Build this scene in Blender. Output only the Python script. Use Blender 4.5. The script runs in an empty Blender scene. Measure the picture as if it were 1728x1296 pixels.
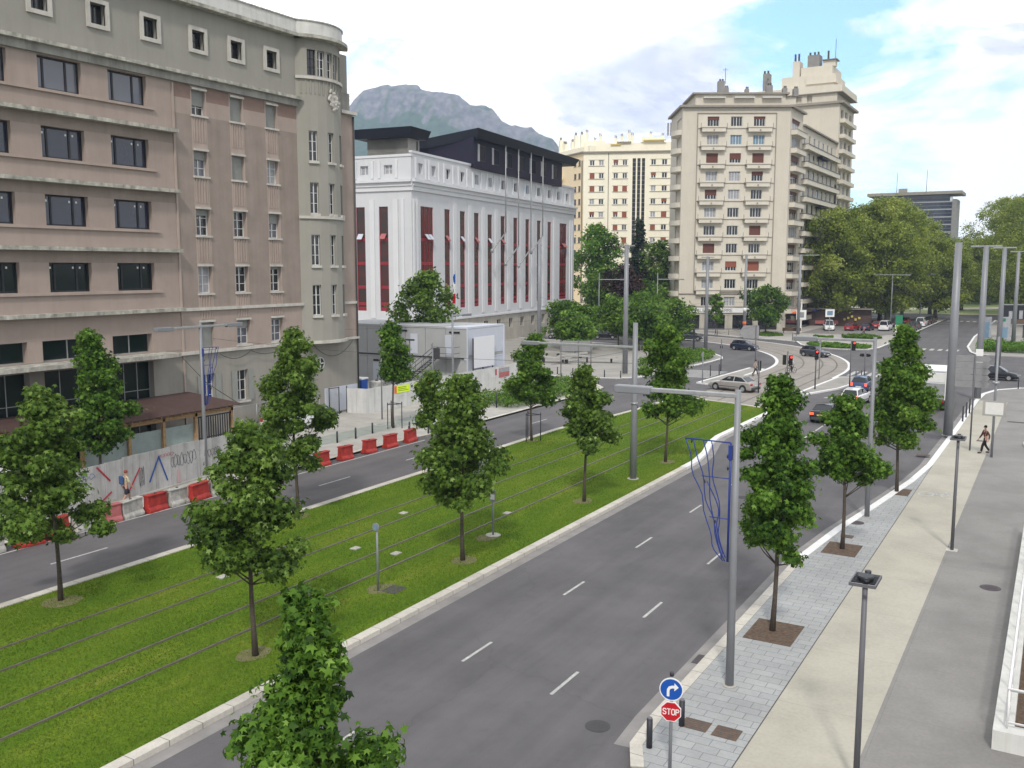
import bpy, math, random
import numpy as np
from mathutils import Vector, Matrix, Euler
SC = bpy.context.scene
COL = SC.collection
R = math.radians
PI = math.pi
# ------------------------------------------------------------------ camera
cam_d = bpy.data.cameras.new('camera'); cam = bpy.data.objects.new('camera', cam_d); COL.objects.link(cam)
cam.location = (0, 0, 11.8)
cam.rotation_euler = (R(90 - 7.067), 0, R(30.3018))
cam_d.sensor_fit = 'HORIZONTAL'; cam_d.sensor_width = 36.0; cam_d.lens = 36.0 * 1581.0 / 1728.0
cam_d.clip_start = 0.1; cam_d.clip_end = 20000
SC.camera = cam
# ------------------------------------------------------------------ world: sky with broken cloud
SUN_EL, SUN_AZ = 44.0, 156.0      # azimuth clockwise from +Y
w = bpy.data.worlds.new("World"); SC.world = w; w.use_nodes = True
nt = w.node_tree; N = nt.nodes; Lk = nt.links
bg = N['Background']; bg.inputs['Strength'].default_value = 0.1
sky = N.new('ShaderNodeTexSky'); sky.sky_type = 'NISHITA'; sky.sun_disc = False
sky.sun_elevation = R(SUN_EL); sky.sun_rotation = R(SUN_AZ); sky.altitude = 200; sky.air_density = 1.0; sky.dust_density = 1.2; sky.ozone_density = 1.5
tc = N.new('ShaderNodeTexCoord'); sep = N.new('ShaderNodeSeparateXYZ'); Lk.new(tc.outputs['Generated'], sep.inputs[0])
def mth(op, a, b=None, c=None, clamp=False):
    n = N.new('ShaderNodeMath'); n.operation = op; n.use_clamp = clamp
    for i, v in enumerate((a, b, c)):
        if v is None: continue
        if isinstance(v, (int, float)): n.inputs[i].default_value = v
        else: Lk.new(v, n.inputs[i])
    return n.outputs[0]
dn = mth('ADD', mth('MAXIMUM', sep.outputs['Z'], 0.0), 0.22)
comb = N.new('ShaderNodeCombineXYZ'); Lk.new(mth('DIVIDE', sep.outputs['X'], dn), comb.inputs[0]); Lk.new(mth('DIVIDE', sep.outputs['Y'], dn), comb.inputs[1])
def noise(scale, det, off, rough=0.55, dist=0.0):
    mp = N.new('ShaderNodeMapping'); mp.inputs['Location'].default_value = off; Lk.new(comb.outputs[0], mp.inputs[0])
    t = N.new('ShaderNodeTexNoise'); t.inputs['Scale'].default_value = scale; t.inputs['Detail'].default_value = det
    t.inputs['Roughness'].default_value = rough; t.inputs['Distortion'].default_value = dist; Lk.new(mp.outputs[0], t.inputs['Vector']); return t.outputs['Fac']
def ramp(f, stops):
    r = N.new('ShaderNodeValToRGB'); Lk.new(f, r.inputs[0]); e = r.color_ramp.elements
    e[0].position, e[0].color = stops[0][0], (*stops[0][1], 1); e[1].position, e[1].color = stops[-1][0], (*stops[-1][1], 1)
    for p, c in stops[1:-1]:
        q = e.new(p); q.color = (*c, 1)
    return r.outputs[0]
cover = noise(1.15, 11, (3.4, 1.3, 0), 0.62, 0.5)
# the sky opens in a patch up the street, clouds are thick to the left of it
vd = N.new('ShaderNodeVectorMath'); vd.operation = 'DOT_PRODUCT'; Lk.new(tc.outputs['Generated'], vd.inputs[0]); vd.inputs[1].default_value = (-0.165, 0.966, 0.2)
gap = mth('MULTIPLY', mth('SUBTRACT', vd.outputs['Value'], 0.984, clamp=True), 19.0)
mask = ramp(mth('SUBTRACT', cover, gap), [(0.25, (0, 0, 0)), (0.36, (1, 1, 1))])
vd3 = N.new('ShaderNodeVectorMath'); vd3.operation = 'DOT_PRODUCT'; Lk.new(tc.outputs['Generated'], vd3.inputs[0]); vd3.inputs[1].default_value = (-0.355, 0.911, 0.205)
grey = mth('MULTIPLY', mth('SUBTRACT', vd3.outputs['Value'], 0.987, clamp=True), 13.0)
shade = ramp(mth('SUBTRACT', noise(2.3, 11, (7.2, 4.1, 0), 0.64, 0.4), grey), [(0.27, (6.3, 6.6, 8.2)), (0.36, (8.6, 8.8, 9.9)), (0.42, (12.4, 12.4, 12.5))])
skb = N.new('ShaderNodeMix'); skb.data_type = 'RGBA'; skb.blend_type = 'MULTIPLY'; skb.inputs[0].default_value = 1.0
Lk.new(sky.outputs[0], skb.inputs[6]); skb.inputs[7].default_value = (1.45, 1.85, 1.8, 1)
mx = N.new('ShaderNodeMix'); mx.data_type = 'RGBA'; Lk.new(mask, mx.inputs[0]); Lk.new(skb.outputs[2], mx.inputs[6]); Lk.new(shade, mx.inputs[7])
# clouds ahead are bright and sunlit, those overhead and behind are thicker and darker
vd2 = N.new('ShaderNodeVectorMath'); vd2.operation = 'DOT_PRODUCT'; Lk.new(tc.outputs['Generated'], vd2.inputs[0]); vd2.inputs[1].default_value = (-0.50, 0.85, 0.15)
gain = mth('MULTIPLY_ADD', mth('POWER', mth('MAXIMUM', vd2.outputs['Value'], 0.0), 3.0), 0.85, 0.80)
vm = N.new('ShaderNodeVectorMath'); vm.operation = 'SCALE'; Lk.new(mx.outputs[2], vm.inputs[0]); Lk.new(gain, vm.inputs['Scale'])
Lk.new(vm.outputs[0], bg.inputs['Color'])
# ------------------------------------------------------------------ sun (veiled by cloud)
sd = bpy.data.lights.new('sun', 'SUN'); sd.energy = 2.3; sd.angle = R(6); sd.color = (1.0, 0.95, 0.86)
sun = bpy.data.objects.new('sun', sd); COL.objects.link(sun)
az, el = R(SUN_AZ), R(SUN_EL)
sdir = Vector((math.sin(az) * math.cos(el), math.cos(az) * math.cos(el), math.sin(el)))
sun.rotation_euler = sdir.to_track_quat('Z', 'Y').to_euler(); sun.location = (0, 0, 80)
vs = SC.view_settings; vs.view_transform = 'Standard'; vs.look = 'None'; vs.exposure = 0.16; vs.gamma = 1.0
SC.cycles.max_bounces = 6; SC.cycles.transparent_max_bounces = 8; SC.cycles.volume_bounces = 0
# ------------------------------------------------------------------ helpers
def tag(o, label=None, cat=None, group=None, kind=None):
    if label: o['label'] = label
    if cat: o['category'] = cat
    if group: o['group'] = group
    if kind: o['kind'] = kind
    return o
def empty(name, label, cat, loc=(0, 0, 0), rz=0.0, group=None):
    o = bpy.data.objects.new(name, None); COL.objects.link(o); o.empty_display_size = 0.3
    o.location = loc; o.rotation_euler = (0, 0, rz)
    return tag(o, label, cat, group)
def lin(r, g, b):
    f = lambda c: (c / 255 / 12.92) if c <= 10.3 else ((c / 255 + 0.055) / 1.055) ** 2.4
    return (f(r), f(g), f(b))
class MB:
    def __init__(s): s.v = []; s.f = []; s.m = []; s.sm = []
    def add(s, vs_, fs, mi=0, sm=False):
        k = len(s.v); s.v += [tuple(p) for p in vs_]
        for f in fs: s.f.append(tuple(i + k for i in f)); s.m.append(mi); s.sm.append(sm)
        return s
    def quad(s, a, b, c, d, mi=0): return s.add([a, b, c, d], [(0, 1, 2, 3)], mi)
    def box(s, x0, x1, y0, y1, z0, z1, mi=0):
        return s.add([(x0, y0, z0), (x1, y0, z0), (x1, y1, z0), (x0, y1, z0), (x0, y0, z1), (x1, y0, z1), (x1, y1, z1), (x0, y1, z1)],
                     [(0, 3, 2, 1), (4, 5, 6, 7), (0, 1, 5, 4), (1, 2, 6, 5), (2, 3, 7, 6), (3, 0, 4, 7)], mi)
    def obox(s, c, size, rz=0, mi=0, M=None):
        hx, hy, hz = size[0] / 2, size[1] / 2, size[2] / 2
        M = M or (Matrix.Translation(c) @ Matrix.Rotation(rz, 4, 'Z'))
        vs_ = [M @ Vector((a * hx, b * hy, d * hz)) for d in (-1, 1) for a, b in ((-1, -1), (1, -1), (1, 1), (-1, 1))]
        return s.add(vs_, [(0, 3, 2, 1), (4, 5, 6, 7), (0, 1, 5, 4), (1, 2, 6, 5), (2, 3, 7, 6), (3, 0, 4, 7)], mi)
    def prism(s, pts, z0, z1, mi=0, top=None):
        n = len(pts)
        a = sum(pts[i][0] * pts[(i + 1) % n][1] - pts[(i + 1) % n][0] * pts[i][1] for i in range(n))
        if a < 0: pts = pts[::-1]
        s.add([(p[0], p[1], z0) for p in pts] + [(p[0], p[1], z1) for p in pts], [(i, (i + 1) % n, n + (i + 1) % n, n + i) for i in range(n)], mi)
        s.add([(p[0], p[1], z1) for p in pts], [tuple(range(n))], mi if top is None else top)
        return s.add([(p[0], p[1], z0) for p in pts], [tuple(range(n - 1, -1, -1))], mi)
    def tube(s, pts, r, n=8, mi=0, cap=True, sm=True):
        pts = [Vector(p) for p in pts]; rs = r if isinstance(r, (list, tuple)) else [r] * len(pts)
        vs_ = []; 
        for i, p in enumerate(pts):
            d = (pts[min(i + 1, len(pts) - 1)] - pts[max(i - 1, 0)]).normalized()
            u = d.orthogonal().normalized() if i == 0 else (u - d * u.dot(d)).normalized()
            v = d.cross(u)
            vs_ += [p + (u * math.cos(2 * PI * k / n) + v * math.sin(2 * PI * k / n)) * rs[i] for k in range(n)]
        fs = [(i * n + k, i * n + (k + 1) % n, (i + 1) * n + (k + 1) % n, (i + 1) * n + k) for i in range(len(pts) - 1) for k in range(n)]
        s.add(vs_, fs, mi, sm)
        if cap:
            k = len(s.v) - n; k0 = len(s.v) - n * len(pts)
            s.f.append(tuple(range(k, k + n))); s.m.append(mi); s.sm.append(False)
            s.f.append(tuple(range(k0 + n - 1, k0 - 1, -1))); s.m.append(mi); s.sm.append(False)
        return s
    def cyl(s, c, r, h, n=16, mi=0, r2=None): return s.tube([c, (c[0], c[1], c[2] + h)], [r, r if r2 is None else r2], n, mi)
    def ball(s, c, rx, ry, rz, n=10, mi=0):
        m = n // 2 + 1
        vs_ = [(c[0] + rx * math.sin(PI * i / m) * math.cos(2 * PI * k / n), c[1] + ry * math.sin(PI * i / m) * math.sin(2 * PI * k / n), c[2] + rz * math.cos(PI * i / m)) for i in range(1, m) for k in range(n)]
        fs = [(i * n + (k + 1) % n, i * n + k, (i + 1) * n + k, (i + 1) * n + (k + 1) % n) for i in range(m - 2) for k in range(n)]
        b = len(vs_); vs_ += [(c[0], c[1], c[2] + rz), (c[0], c[1], c[2] - rz)]
        fs += [(k, (k + 1) % n, b) for k in range(n)] + [((m - 2) * n + (k + 1) % n, (m - 2) * n + k, b + 1) for k in range(n)]
        return s.add(vs_, fs, mi, True)
    def xf(s, M):
        s.v = [tuple(M @ Vector(p)) for p in s.v]; return s
    def mesh(s, name, mats):
        me = bpy.data.meshes.new(name); me.from_pydata(s.v, [], s.f)
        for m in (mats if isinstance(mats, (list, tuple)) else [mats]): me.materials.append(m)
        me.polygons.foreach_set('material_index', s.m); me.polygons.foreach_set('use_smooth', s.sm); me.update(); return me
    def build(s, name, mats, parent=None, loc=None, rz=0.0, bevel=0):
        o = bpy.data.objects.new(name, s.mesh(name, mats)); COL.objects.link(o)
        if parent: o.parent = parent
        if loc is not None: o.location = loc
        o.rotation_euler = (0, 0, rz)
        if bevel:
            b = o.modifiers.new('bevel', 'BEVEL'); b.width = bevel; b.segments = 2; b.limit_method = 'ANGLE'; b.angle_limit = R(35)
        return o
def wsplit(mb, name, mats, root, per=1):    # one object per box (or per 'per' boxes that make one piece)
    nb = len(mb.v) // 8
    for g0 in range(0, nb, per):
        q = MB(); k = min(per, nb - g0); q.v = mb.v[g0 * 8:(g0 + k) * 8]; q.f = [tuple(i - g0 * 8 for i in f) for f in mb.f[g0 * 6:(g0 + k) * 6]]; q.m = mb.m[g0 * 6:(g0 + k) * 6]; q.sm = [False] * len(q.f)
        used = sorted(set(q.m)); ml = [mats[u] for u in used] if isinstance(mats, (list, tuple)) else mats; q.m = [used.index(x) for x in q.m]
        wpart(q, name, ml, root)
def wpart(mb, name, mats, root, **k):      # mesh written in world coordinates, child of an unrotated root
    return mb.build(name, mats, root, loc=-Vector(root.location), **k)
def inst(me, name, parent, loc, rz=0.0):
    o = bpy.data.objects.new(name, me); COL.objects.link(o); o.parent = parent; o.location = loc; o.rotation_euler = (0, 0, rz); return o
def copy_tree(o, parent=None):
    c = o.copy(); COL.objects.link(c)
    if parent: c.parent = parent
    for ch in KIDS(o): copy_tree(ch, c)
    return c
def KIDS(o): return [x for x in o.children]
# ------------------------------------------------------------------ materials
def newmat(name):
    m = bpy.data.materials.new(name); m.use_nodes = True; return m, m.node_tree.nodes, m.node_tree.links, m.node_tree.nodes['Principled BSDF']
def M_(name, c, rough=0.75, var=0.12, scale=2.0, metal=0.0, bump=0.0, bscale=30.0, streak=0.0, spec=0.4, coat=0.0, c2=None):
    m, n, l, p = newmat(name)
    p.inputs['Roughness'].default_value = rough; p.inputs['Metallic'].default_value = metal
    p.inputs['Specular IOR Level'].default_value = spec; p.inputs['Coat Weight'].default_value = coat
    if var or streak or c2:
        g = n.new('ShaderNodeNewGeometry')
        t = n.new('ShaderNodeTexNoise'); t.inputs['Scale'].default_value = scale; t.inputs['Detail'].default_value = 6; t.inputs['Roughness'].default_value = 0.62
        l.new(g.outputs['Position'], t.inputs['Vector'])
        r = n.new('ShaderNodeValToRGB'); l.new(t.outputs['Fac'], r.inputs[0]); e = r.color_ramp.elements
        e[0].position = 0.3; e[1].position = 0.7
        d = c2 if c2 else tuple(x * (1 - var) for x in c)
        e[0].color = (*d, 1); e[1].color = (*[min(1, x * (1 + (0 if c2 else var * 0.6))) for x in c], 1)
        out = r.outputs[0]
        if streak:
            mp = n.new('ShaderNodeMapping'); mp.inputs['Scale'].default_value = (1.6, 1.6, 0.12); l.new(g.outputs['Position'], mp.inputs[0])
            t2 = n.new('ShaderNodeTexNoise'); t2.inputs['Scale'].default_value = 1.0; t2.inputs['Detail'].default_value = 8; t2.inputs['Roughness'].default_value = 0.7; l.new(mp.outputs[0], t2.inputs['Vector'])
            r2 = n.new('ShaderNodeValToRGB'); l.new(t2.outputs['Fac'], r2.inputs[0]); e2 = r2.color_ramp.elements
            e2[0].position = 0.38; e2[1].position = 0.55; k = 1 - streak; e2[0].color = (k, k, k * 0.98, 1); e2[1].color = (1, 1, 1, 1)
            mm = n.new('ShaderNodeMix'); mm.data_type = 'RGBA'; mm.blend_type = 'MULTIPLY'; mm.inputs[0].default_value = 1; l.new(out, mm.inputs[6]); l.new(r2.outputs[0], mm.inputs[7]); out = mm.outputs[2]
        l.new(out, p.inputs['Base Color'])
    else: p.inputs['Base Color'].default_value = (*c, 1)
    if bump:
        g = n.new('ShaderNodeNewGeometry'); t = n.new('ShaderNodeTexNoise'); t.inputs['Scale'].default_value = bscale; t.inputs['Detail'].default_value = 4; l.new(g.outputs['Position'], t.inputs['Vector'])
        b = n.new('ShaderNodeBump'); b.inputs['Strength'].default_value = bump; b.inputs['Distance'].default_value = 0.02; l.new(t.outputs['Fac'], b.inputs['Height']); l.new(b.outputs[0], p.inputs['Normal'])
    return m
def glass_(name, c, rough=0.04, spec=0.6, wob=0.15):
    m, n, l, p = newmat(name); p.inputs['Base Color'].default_value = (*c, 1); p.inputs['Roughness'].default_value = rough; p.inputs['Specular IOR Level'].default_value = spec
    g = n.new('ShaderNodeNewGeometry'); t = n.new('ShaderNodeTexNoise'); t.inputs['Scale'].default_value = 0.9; t.inputs['Detail'].default_value = 1; l.new(g.outputs['Position'], t.inputs['Vector'])
    b = n.new('ShaderNodeBump'); b.inputs['Strength'].default_value = wob; b.inputs['Distance'].default_value = 0.05; l.new(t.outputs['Fac'], b.inputs['Height']); l.new(b.outputs[0], p.inputs['Normal'])
    return m
def emit_(name, c, s):
    m, n, l, p = newmat(name); p.inputs['Base Color'].default_value = (*[x * .5 for x in c], 1); p.inputs['Emission Color'].default_value = (*c, 1); p.inputs['Emission Strength'].default_value = s; return m
def brick_(name, c1, c2, mortar, bw, bh, ms, scale=1.0, rot=0.0, var=0.25, rough=0.85, off=0.5, shift=(0, 0, 0)):
    m, n, l, p = newmat(name); g = n.new('ShaderNodeNewGeometry'); mp = n.new('ShaderNodeMapping'); mp.inputs['Rotation'].default_value = (0, 0, rot); mp.inputs['Location'].default_value = shift; l.new(g.outputs['Position'], mp.inputs[0])
    b = n.new('ShaderNodeTexBrick'); b.inputs['Color1'].default_value = (*c1, 1); b.inputs['Color2'].default_value = (*c2, 1); b.inputs['Mortar'].default_value = (*mortar, 1)
    b.inputs['Scale'].default_value = scale; b.inputs['Mortar Size'].default_value = ms; b.inputs['Brick Width'].default_value = bw; b.inputs['Row Height'].default_value = bh; b.inputs['Mortar Smooth'].default_value = 0.2; b.offset = off
    l.new(mp.outputs[0], b.inputs['Vector'])
    def nz(s, lo, hi, k, det=8):
        t = n.new('ShaderNodeTexNoise'); t.inputs['Scale'].default_value = s; t.inputs['Detail'].default_value = det; t.inputs['Roughness'].default_value = 0.65; l.new(g.outputs['Position'], t.inputs['Vector'])
        r = n.new('ShaderNodeValToRGB'); l.new(t.outputs['Fac'], r.inputs[0]); e = r.color_ramp.elements; e[0].position = lo; e[1].position = hi; e[0].color = (k, k, k, 1); e[1].color = (1.06, 1.06, 1.06, 1); return r.outputs[0]
    out = b.outputs['Color']
    for o2 in (nz(0.35, 0.35, 0.62, 1 - var), nz(9.0, 0.3, 0.6, 1 - var * 0.5)):
        mm = n.new('ShaderNodeMix'); mm.data_type = 'RGBA'; mm.blend_type = 'MULTIPLY'; mm.inputs[0].default_value = 1; l.new(out, mm.inputs[6]); l.new(o2, mm.inputs[7]); out = mm.outputs[2]
    l.new(out, p.inputs['Base Color']); p.inputs['Roughness'].default_value = rough; return m
def asphalt_(name, c, patch=0.18):
    m, n, l, p = newmat(name); g = n.new('ShaderNodeNewGeometry')
    def nz(s, lo, hi, k0, k1, sc=(1, 1, 1), det=8, dist=0):
        mp = n.new('ShaderNodeMapping'); mp.inputs['Scale'].default_value = sc; l.new(g.outputs['Position'], mp.inputs[0])
        t = n.new('ShaderNodeTexNoise'); t.inputs['Scale'].default_value = s; t.inputs['Detail'].default_value = det; t.inputs['Roughness'].default_value = 0.65; t.inputs['Distortion'].default_value = dist; l.new(mp.outputs[0], t.inputs['Vector'])
        r = n.new('ShaderNodeValToRGB'); l.new(t.outputs['Fac'], r.inputs[0]); e = r.color_ramp.elements; e[0].position = lo; e[1].position = hi; e[0].color = (k0,) * 3 + (1,); e[1].color = (k1,) * 3 + (1,); return r.outputs[0], t
    rgb = n.new('ShaderNodeRGB'); rgb.outputs[0].default_value = (*c, 1); out = rgb.outputs[0]
    lay = [nz(0.25, 0.3, 0.7, 1 - patch, 1 + patch)[0], nz(0.7, 0.35, 0.65, 1 - patch, 1.07, (1, 0.05, 1))[0], nz(2.2, 0.28, 0.42, .86, 1.0)[0], nz(0.5, 0.30, 0.46, .90, 1.0, (1, .6, 1), 8, 1.5)[0], nz(45, 0.35, 0.65, 0.82, 1.15)[0]]
    # cracks / sealed joints
    v = n.new('ShaderNodeTexVoronoi'); v.feature = 'DISTANCE_TO_EDGE'; v.inputs['Scale'].default_value = 0.11; v.inputs['Randomness'].default_value = 1
    t = n.new('ShaderNodeTexNoise'); t.inputs['Scale'].default_value = 0.8; t.inputs['Detail'].default_value = 6; l.new(g.outputs['Position'], t.inputs['Vector'])
    va = n.new('ShaderNodeVectorMath'); va.operation = 'MULTIPLY_ADD'; l.new(t.outputs['Color'], va.inputs[0]); va.inputs[1].default_value = (1.6, 1.6, 0); l.new(g.outputs['Position'], va.inputs[2]); l.new(va.outputs[0], v.inputs['Vector'])
    r = n.new('ShaderNodeValToRGB'); l.new(v.outputs['Distance'], r.inputs[0]); e = r.color_ramp.elements; e[0].position = 0.0; e[1].position = 0.0035; e[0].color = (0.88, 0.88, 0.88, 1); e[1].color = (1, 1, 1, 1)
    lay.append(r.outputs[0])
    for o2 in lay:
        mm = n.new('ShaderNodeMix'); mm.data_type = 'RGBA'; mm.blend_type = 'MULTIPLY'; mm.inputs[0].default_value = 1; l.new(out, mm.inputs[6]); l.new(o2, mm.inputs[7]); out = mm.outputs[2]
    l.new(out, p.inputs['Base Color']); p.inputs['Roughness'].default_value = 0.82; p.inputs['Specular IOR Level'].default_value = 0.3
    _, tt = nz(60, .3, .7, 0, 1); b = n.new('ShaderNodeBump'); b.inputs['Strength'].default_value = 0.25; b.inputs['Distance'].default_value = 0.01; l.new(tt.outputs['Fac'], b.inputs['Height']); l.new(b.outputs[0], p.inputs['Normal'])
    return m
def leaf_(name, cols, trans=0.33, rough=0.55):
    m, n, l, p = newmat(name); a = n.new('ShaderNodeAttribute'); a.attribute_name = 'lv'
    r = n.new('ShaderNodeValToRGB'); l.new(a.outputs['Fac'], r.inputs[0]); e = r.color_ramp.elements
    e[0].position = 0; e[1].position = 1; e[0].color = (*cols[0], 1); e[1].color = (*cols[-1], 1)
    for i, c in enumerate(cols[1:-1]):
        q = e.new((i + 1) / (len(cols) - 1)); q.color = (*c, 1)
    l.new(r.outputs[0], p.inputs['Base Color']); p.inputs['Roughness'].default_value = rough; p.inputs['Specular IOR Level'].default_value = 0.16
    tr = n.new('ShaderNodeBsdfTranslucent'); hs = n.new('ShaderNodeHueSaturation'); hs.inputs['Value'].default_value = 1.3; hs.inputs['Hue'].default_value = 0.49; l.new(r.outputs[0], hs.inputs['Color']); l.new(hs.outputs[0], tr.inputs['Color'])
    ms = n.new('ShaderNodeMixShader'); ms.inputs[0].default_value = trans; l.new(p.outputs[0], ms.inputs[1]); l.new(tr.outputs[0], ms.inputs[2]); l.new(ms.outputs[0], n['Material Output'].inputs['Surface'])
    return m
T = {}
T['asphalt'] = asphalt_('asphalt', (0.126, 0.121, 0.127), .17)
T['asphalt_pale'] = asphalt_('asphalt_pale', (0.235, 0.225, 0.215), 0.1)
T['asphalt_dark'] = asphalt_('asphalt_dark', (0.075, 0.073, 0.08), 0.12)
T['asphalt_walk'] = brick_('asphalt_walk', (0.24, 0.232, 0.222), (0.226, 0.218, 0.21), (0.175, 0.168, 0.16), 3.4, 3.6, 0.006, off=0.0, var=0.16)
T['paver'] = brick_('paver', (0.355, 0.365, 0.368), (0.315, 0.325, 0.33), (0.19, 0.195, 0.20), 0.62, 0.36, 0.012, rot=R(0), var=0.14)
T['cycle'] = brick_('cycle', (0.415, 0.395, 0.335), (0.40, 0.38, 0.32), (0.28, 0.265, 0.225), 6.0, 4.1, 0.008, off=0.0, var=0.13, shift=(1.5, 0, 0))
T['kerb'] = brick_('kerb', (0.58, 0.55, 0.49), (0.52, 0.49, 0.44), (0.17, 0.16, 0.15), 4.0, 1.05, 0.012, off=0.0, var=0.2, shift=(0.7, 0, 0))
T['kerb_white'] = M_('kerb_white', (0.76, 0.76, 0.76), 0.7, 0.12, 1.5)
T['gutter'] = M_('gutter', (0.26, 0.25, 0.245), 0.85, 0.2, 1.2)
T['plaza'] = brick_('plaza', (0.33, 0.315, 0.29), (0.305, 0.29, 0.27), (0.25, 0.24, 0.22), 3, 2, 0.01, var=0.15)
T['concrete'] = M_('concrete', (0.42, 0.405, 0.375), 0.85, 0.2, 0.8, bump=0.2)
T['apron'] = M_('apron', (0.30, 0.275, 0.25), 0.85, 0.2, 0.6)
T['paint'] = M_('paint', (0.48, 0.48, 0.47), 0.7, 0.35, 6.0)
T['soil'] = M_('soil', (0.12, 0.082, 0.058), 0.95, 0.5, 9.0, bump=0.6)
T['rust'] = M_('rust', (0.13, 0.085, 0.06), 0.8, 0.3, 7.0)
T['iron'] = M_('iron', (0.075, 0.062, 0.068), 0.6, 0.3, 6.0, metal=0.2)
T['steel'] = M_('steel', (0.17, 0.155, 0.14), 0.5, 0.3, 2, metal=0.3)
T['railbed'] = M_('railbed', (0.10, 0.088, 0.052), 0.9, 0.5, 1.5)
T['pole'] = M_('pole', (0.235, 0.245, 0.265), 0.45, 0.08, 1.2, metal=0.15)
T['pole_dark'] = M_('pole_dark', (0.125, 0.125, 0.14), 0.5, 0.1, 3)
T['bollard'] = M_('bollard', (0.028, 0.03, 0.04), 0.5, 0.2, 5)
T['blue_steel'] = M_('blue_steel', (0.02, 0.045, 0.24), 0.4, 0.15, 3)
T['bark'] = M_('bark', (0.082, 0.066, 0.052), 0.9, 0.4, 14, bump=0.5)
T['bark_pale'] = M_('bark_pale', (0.15, 0.14, 0.12), 0.9, 0.4, 6)
T['wood'] = M_('wood', (0.42, 0.27, 0.14), 0.75, 0.3, 5)
T['glass'] = glass_('window_glass', (0.016, 0.018, 0.023), 0.04, 0.8, .3)
T['glass_sky_painted'] = glass_('glass_sky_painted', (0.11, 0.12, 0.15), 0.03, 1.0, .35)  # lighter base colour paints the sky's reflection into these panes
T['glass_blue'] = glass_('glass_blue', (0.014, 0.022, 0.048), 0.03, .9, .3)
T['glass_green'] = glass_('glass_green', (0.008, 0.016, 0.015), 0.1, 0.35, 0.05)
T['glass_red'] = glass_('glass_red', (0.09, 0.012, 0.016), 0.12, 0.4)
T['curtain'] = M_('curtain', (0.34, 0.35, 0.38), 0.4, 0.25, 3, spec=0.5)
T['curtain_blue'] = M_('curtain_blue', (0.16, 0.26, 0.36), 0.4, 0.15, 3, spec=0.5)
T['car_glass'] = glass_('car_glass', (0.015, 0.02, 0.026), 0.03, 0.7, 0.0)
T['white_frame'] = M_('white_frame', (0.66, 0.67, 0.67), 0.5, 0.08, 3)
T['dark_frame'] = M_('dark_frame', (0.018, 0.02, 0.026), 0.45, 0.1, 3)
T['red_frame'] = M_('red_frame', (0.26, 0.018, 0.03), 0.5, 0.15, 3)
T['shutter_brown'] = M_('shutter_brown', (0.15, 0.055, 0.042), 0.6, 0.1, 3)
T['shutter_red'] = M_('shutter_red', (0.30, 0.095, 0.055), 0.6, 0.1, 3)
T['shutter_grey'] = M_('shutter_grey', (0.27, 0.28, 0.265), 0.6, 0.08, 3)
T['pink'] = M_('pink_render', (0.372, 0.302, 0.268), 0.9, 0.1, 0.5, streak=0.06)
T['pink_pale'] = M_('pink_pale', (0.405, 0.33, 0.292), 0.9, 0.1, 0.8, streak=0.10)
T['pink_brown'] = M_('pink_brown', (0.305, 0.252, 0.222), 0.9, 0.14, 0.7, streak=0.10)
T['greige'] = M_('greige_render', (0.315, 0.303, 0.272), 0.9, 0.06, 0.5, streak=0.05)
T['grey_wall'] = M_('grey_wall', (0.31, 0.295, 0.265), 0.9, 0.1, 0.5, streak=0.08)
T['sill_white'] = M_('sill_white', (0.55, 0.53, 0.49), 0.8, 0.14, 1.5, streak=0.15)
T['ledge'] = M_('ledge', (0.46, 0.45, 0.40), 0.9, 0.5, 2.2, streak=0.3)
T['cornice'] = M_('cornice', (0.33, 0.325, 0.30), 0.9, 0.25, 1.0, streak=0.25)
T['parapet'] = M_('parapet', (0.62, 0.62, 0.60), 0.85, 0.12, 1.0, streak=0.12)
T['white_wall'] = M_('white_wall', (0.60, 0.61, 0.64), 0.85, 0.04, 0.5, streak=0.03)
T['white_pier'] = M_('white_pier', (0.66, 0.67, 0.70), 0.85, 0.04, 0.5, streak=0.02)
T['beige_base'] = M_('beige_base', (0.46, 0.43, 0.38), 0.9, 0.12, 0.7, streak=0.15)
T['navy'] = M_('navy_clad', (0.010, 0.007, 0.026), 0.6, 0.1, 1, spec=.2)
T['navy_roof'] = M_('navy_roof', (0.010, 0.012, 0.022), 0.6, 0.1, 1, spec=.2)
T['glass_slot'] = M_('glass_slot', (0.10, 0.022, 0.024), 0.2, .5, .4, spec=.4, c2=(.022, .03, .026))
T['cream'] = M_('cream_render', (0.61, 0.565, 0.485), 0.9, 0.05, 0.4, streak=0.04)
T['cream_pale'] = M_('cream_pale', (0.66, 0.615, 0.53), 0.9, 0.05, 0.4, streak=0.04)
T['cream_shade'] = M_('cream_trim', (0.30, 0.275, 0.24), 0.9, 0.1, 0.6, streak=0.1)
T['cream_sunlit'] = M_('cream_sunlit', (0.90, 0.85, 0.70), 0.9, 0.04, 0.4, streak=0.03)  # pale block's cream brightened: strong sunlight is painted into the wall colour
T['cream_ochre'] = M_('cream_ochre', (0.86, 0.70, 0.47), 0.9, 0.04, 0.4)
T['roof_grey'] = M_('roof_grey', (0.20, 0.20, 0.21), 0.85, 0.2, 0.6)
T['chimney'] = M_('chimney', (0.26, 0.255, 0.25), 0.85, 0.2, 1)
T['stone_panel'] = M_('stone_panel', (0.36, 0.35, 0.33), 0.8, 0.15, 0.8)
T['cabin'] = M_('cabin_grey', (0.40, 0.41, 0.42), 0.55, 0.06, 0.8)
T['cabin_end'] = M_('cabin_end', (0.55, 0.58, 0.66), 0.55, 0.05, 0.8)
T['dark_metal'] = M_('dark_metal', (0.06, 0.06, 0.065), 0.5, 0.2, 3)
T['galv'] = M_('galv', (0.36, 0.37, 0.38), 0.45, 0.2, 4, metal=0.4)
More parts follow.
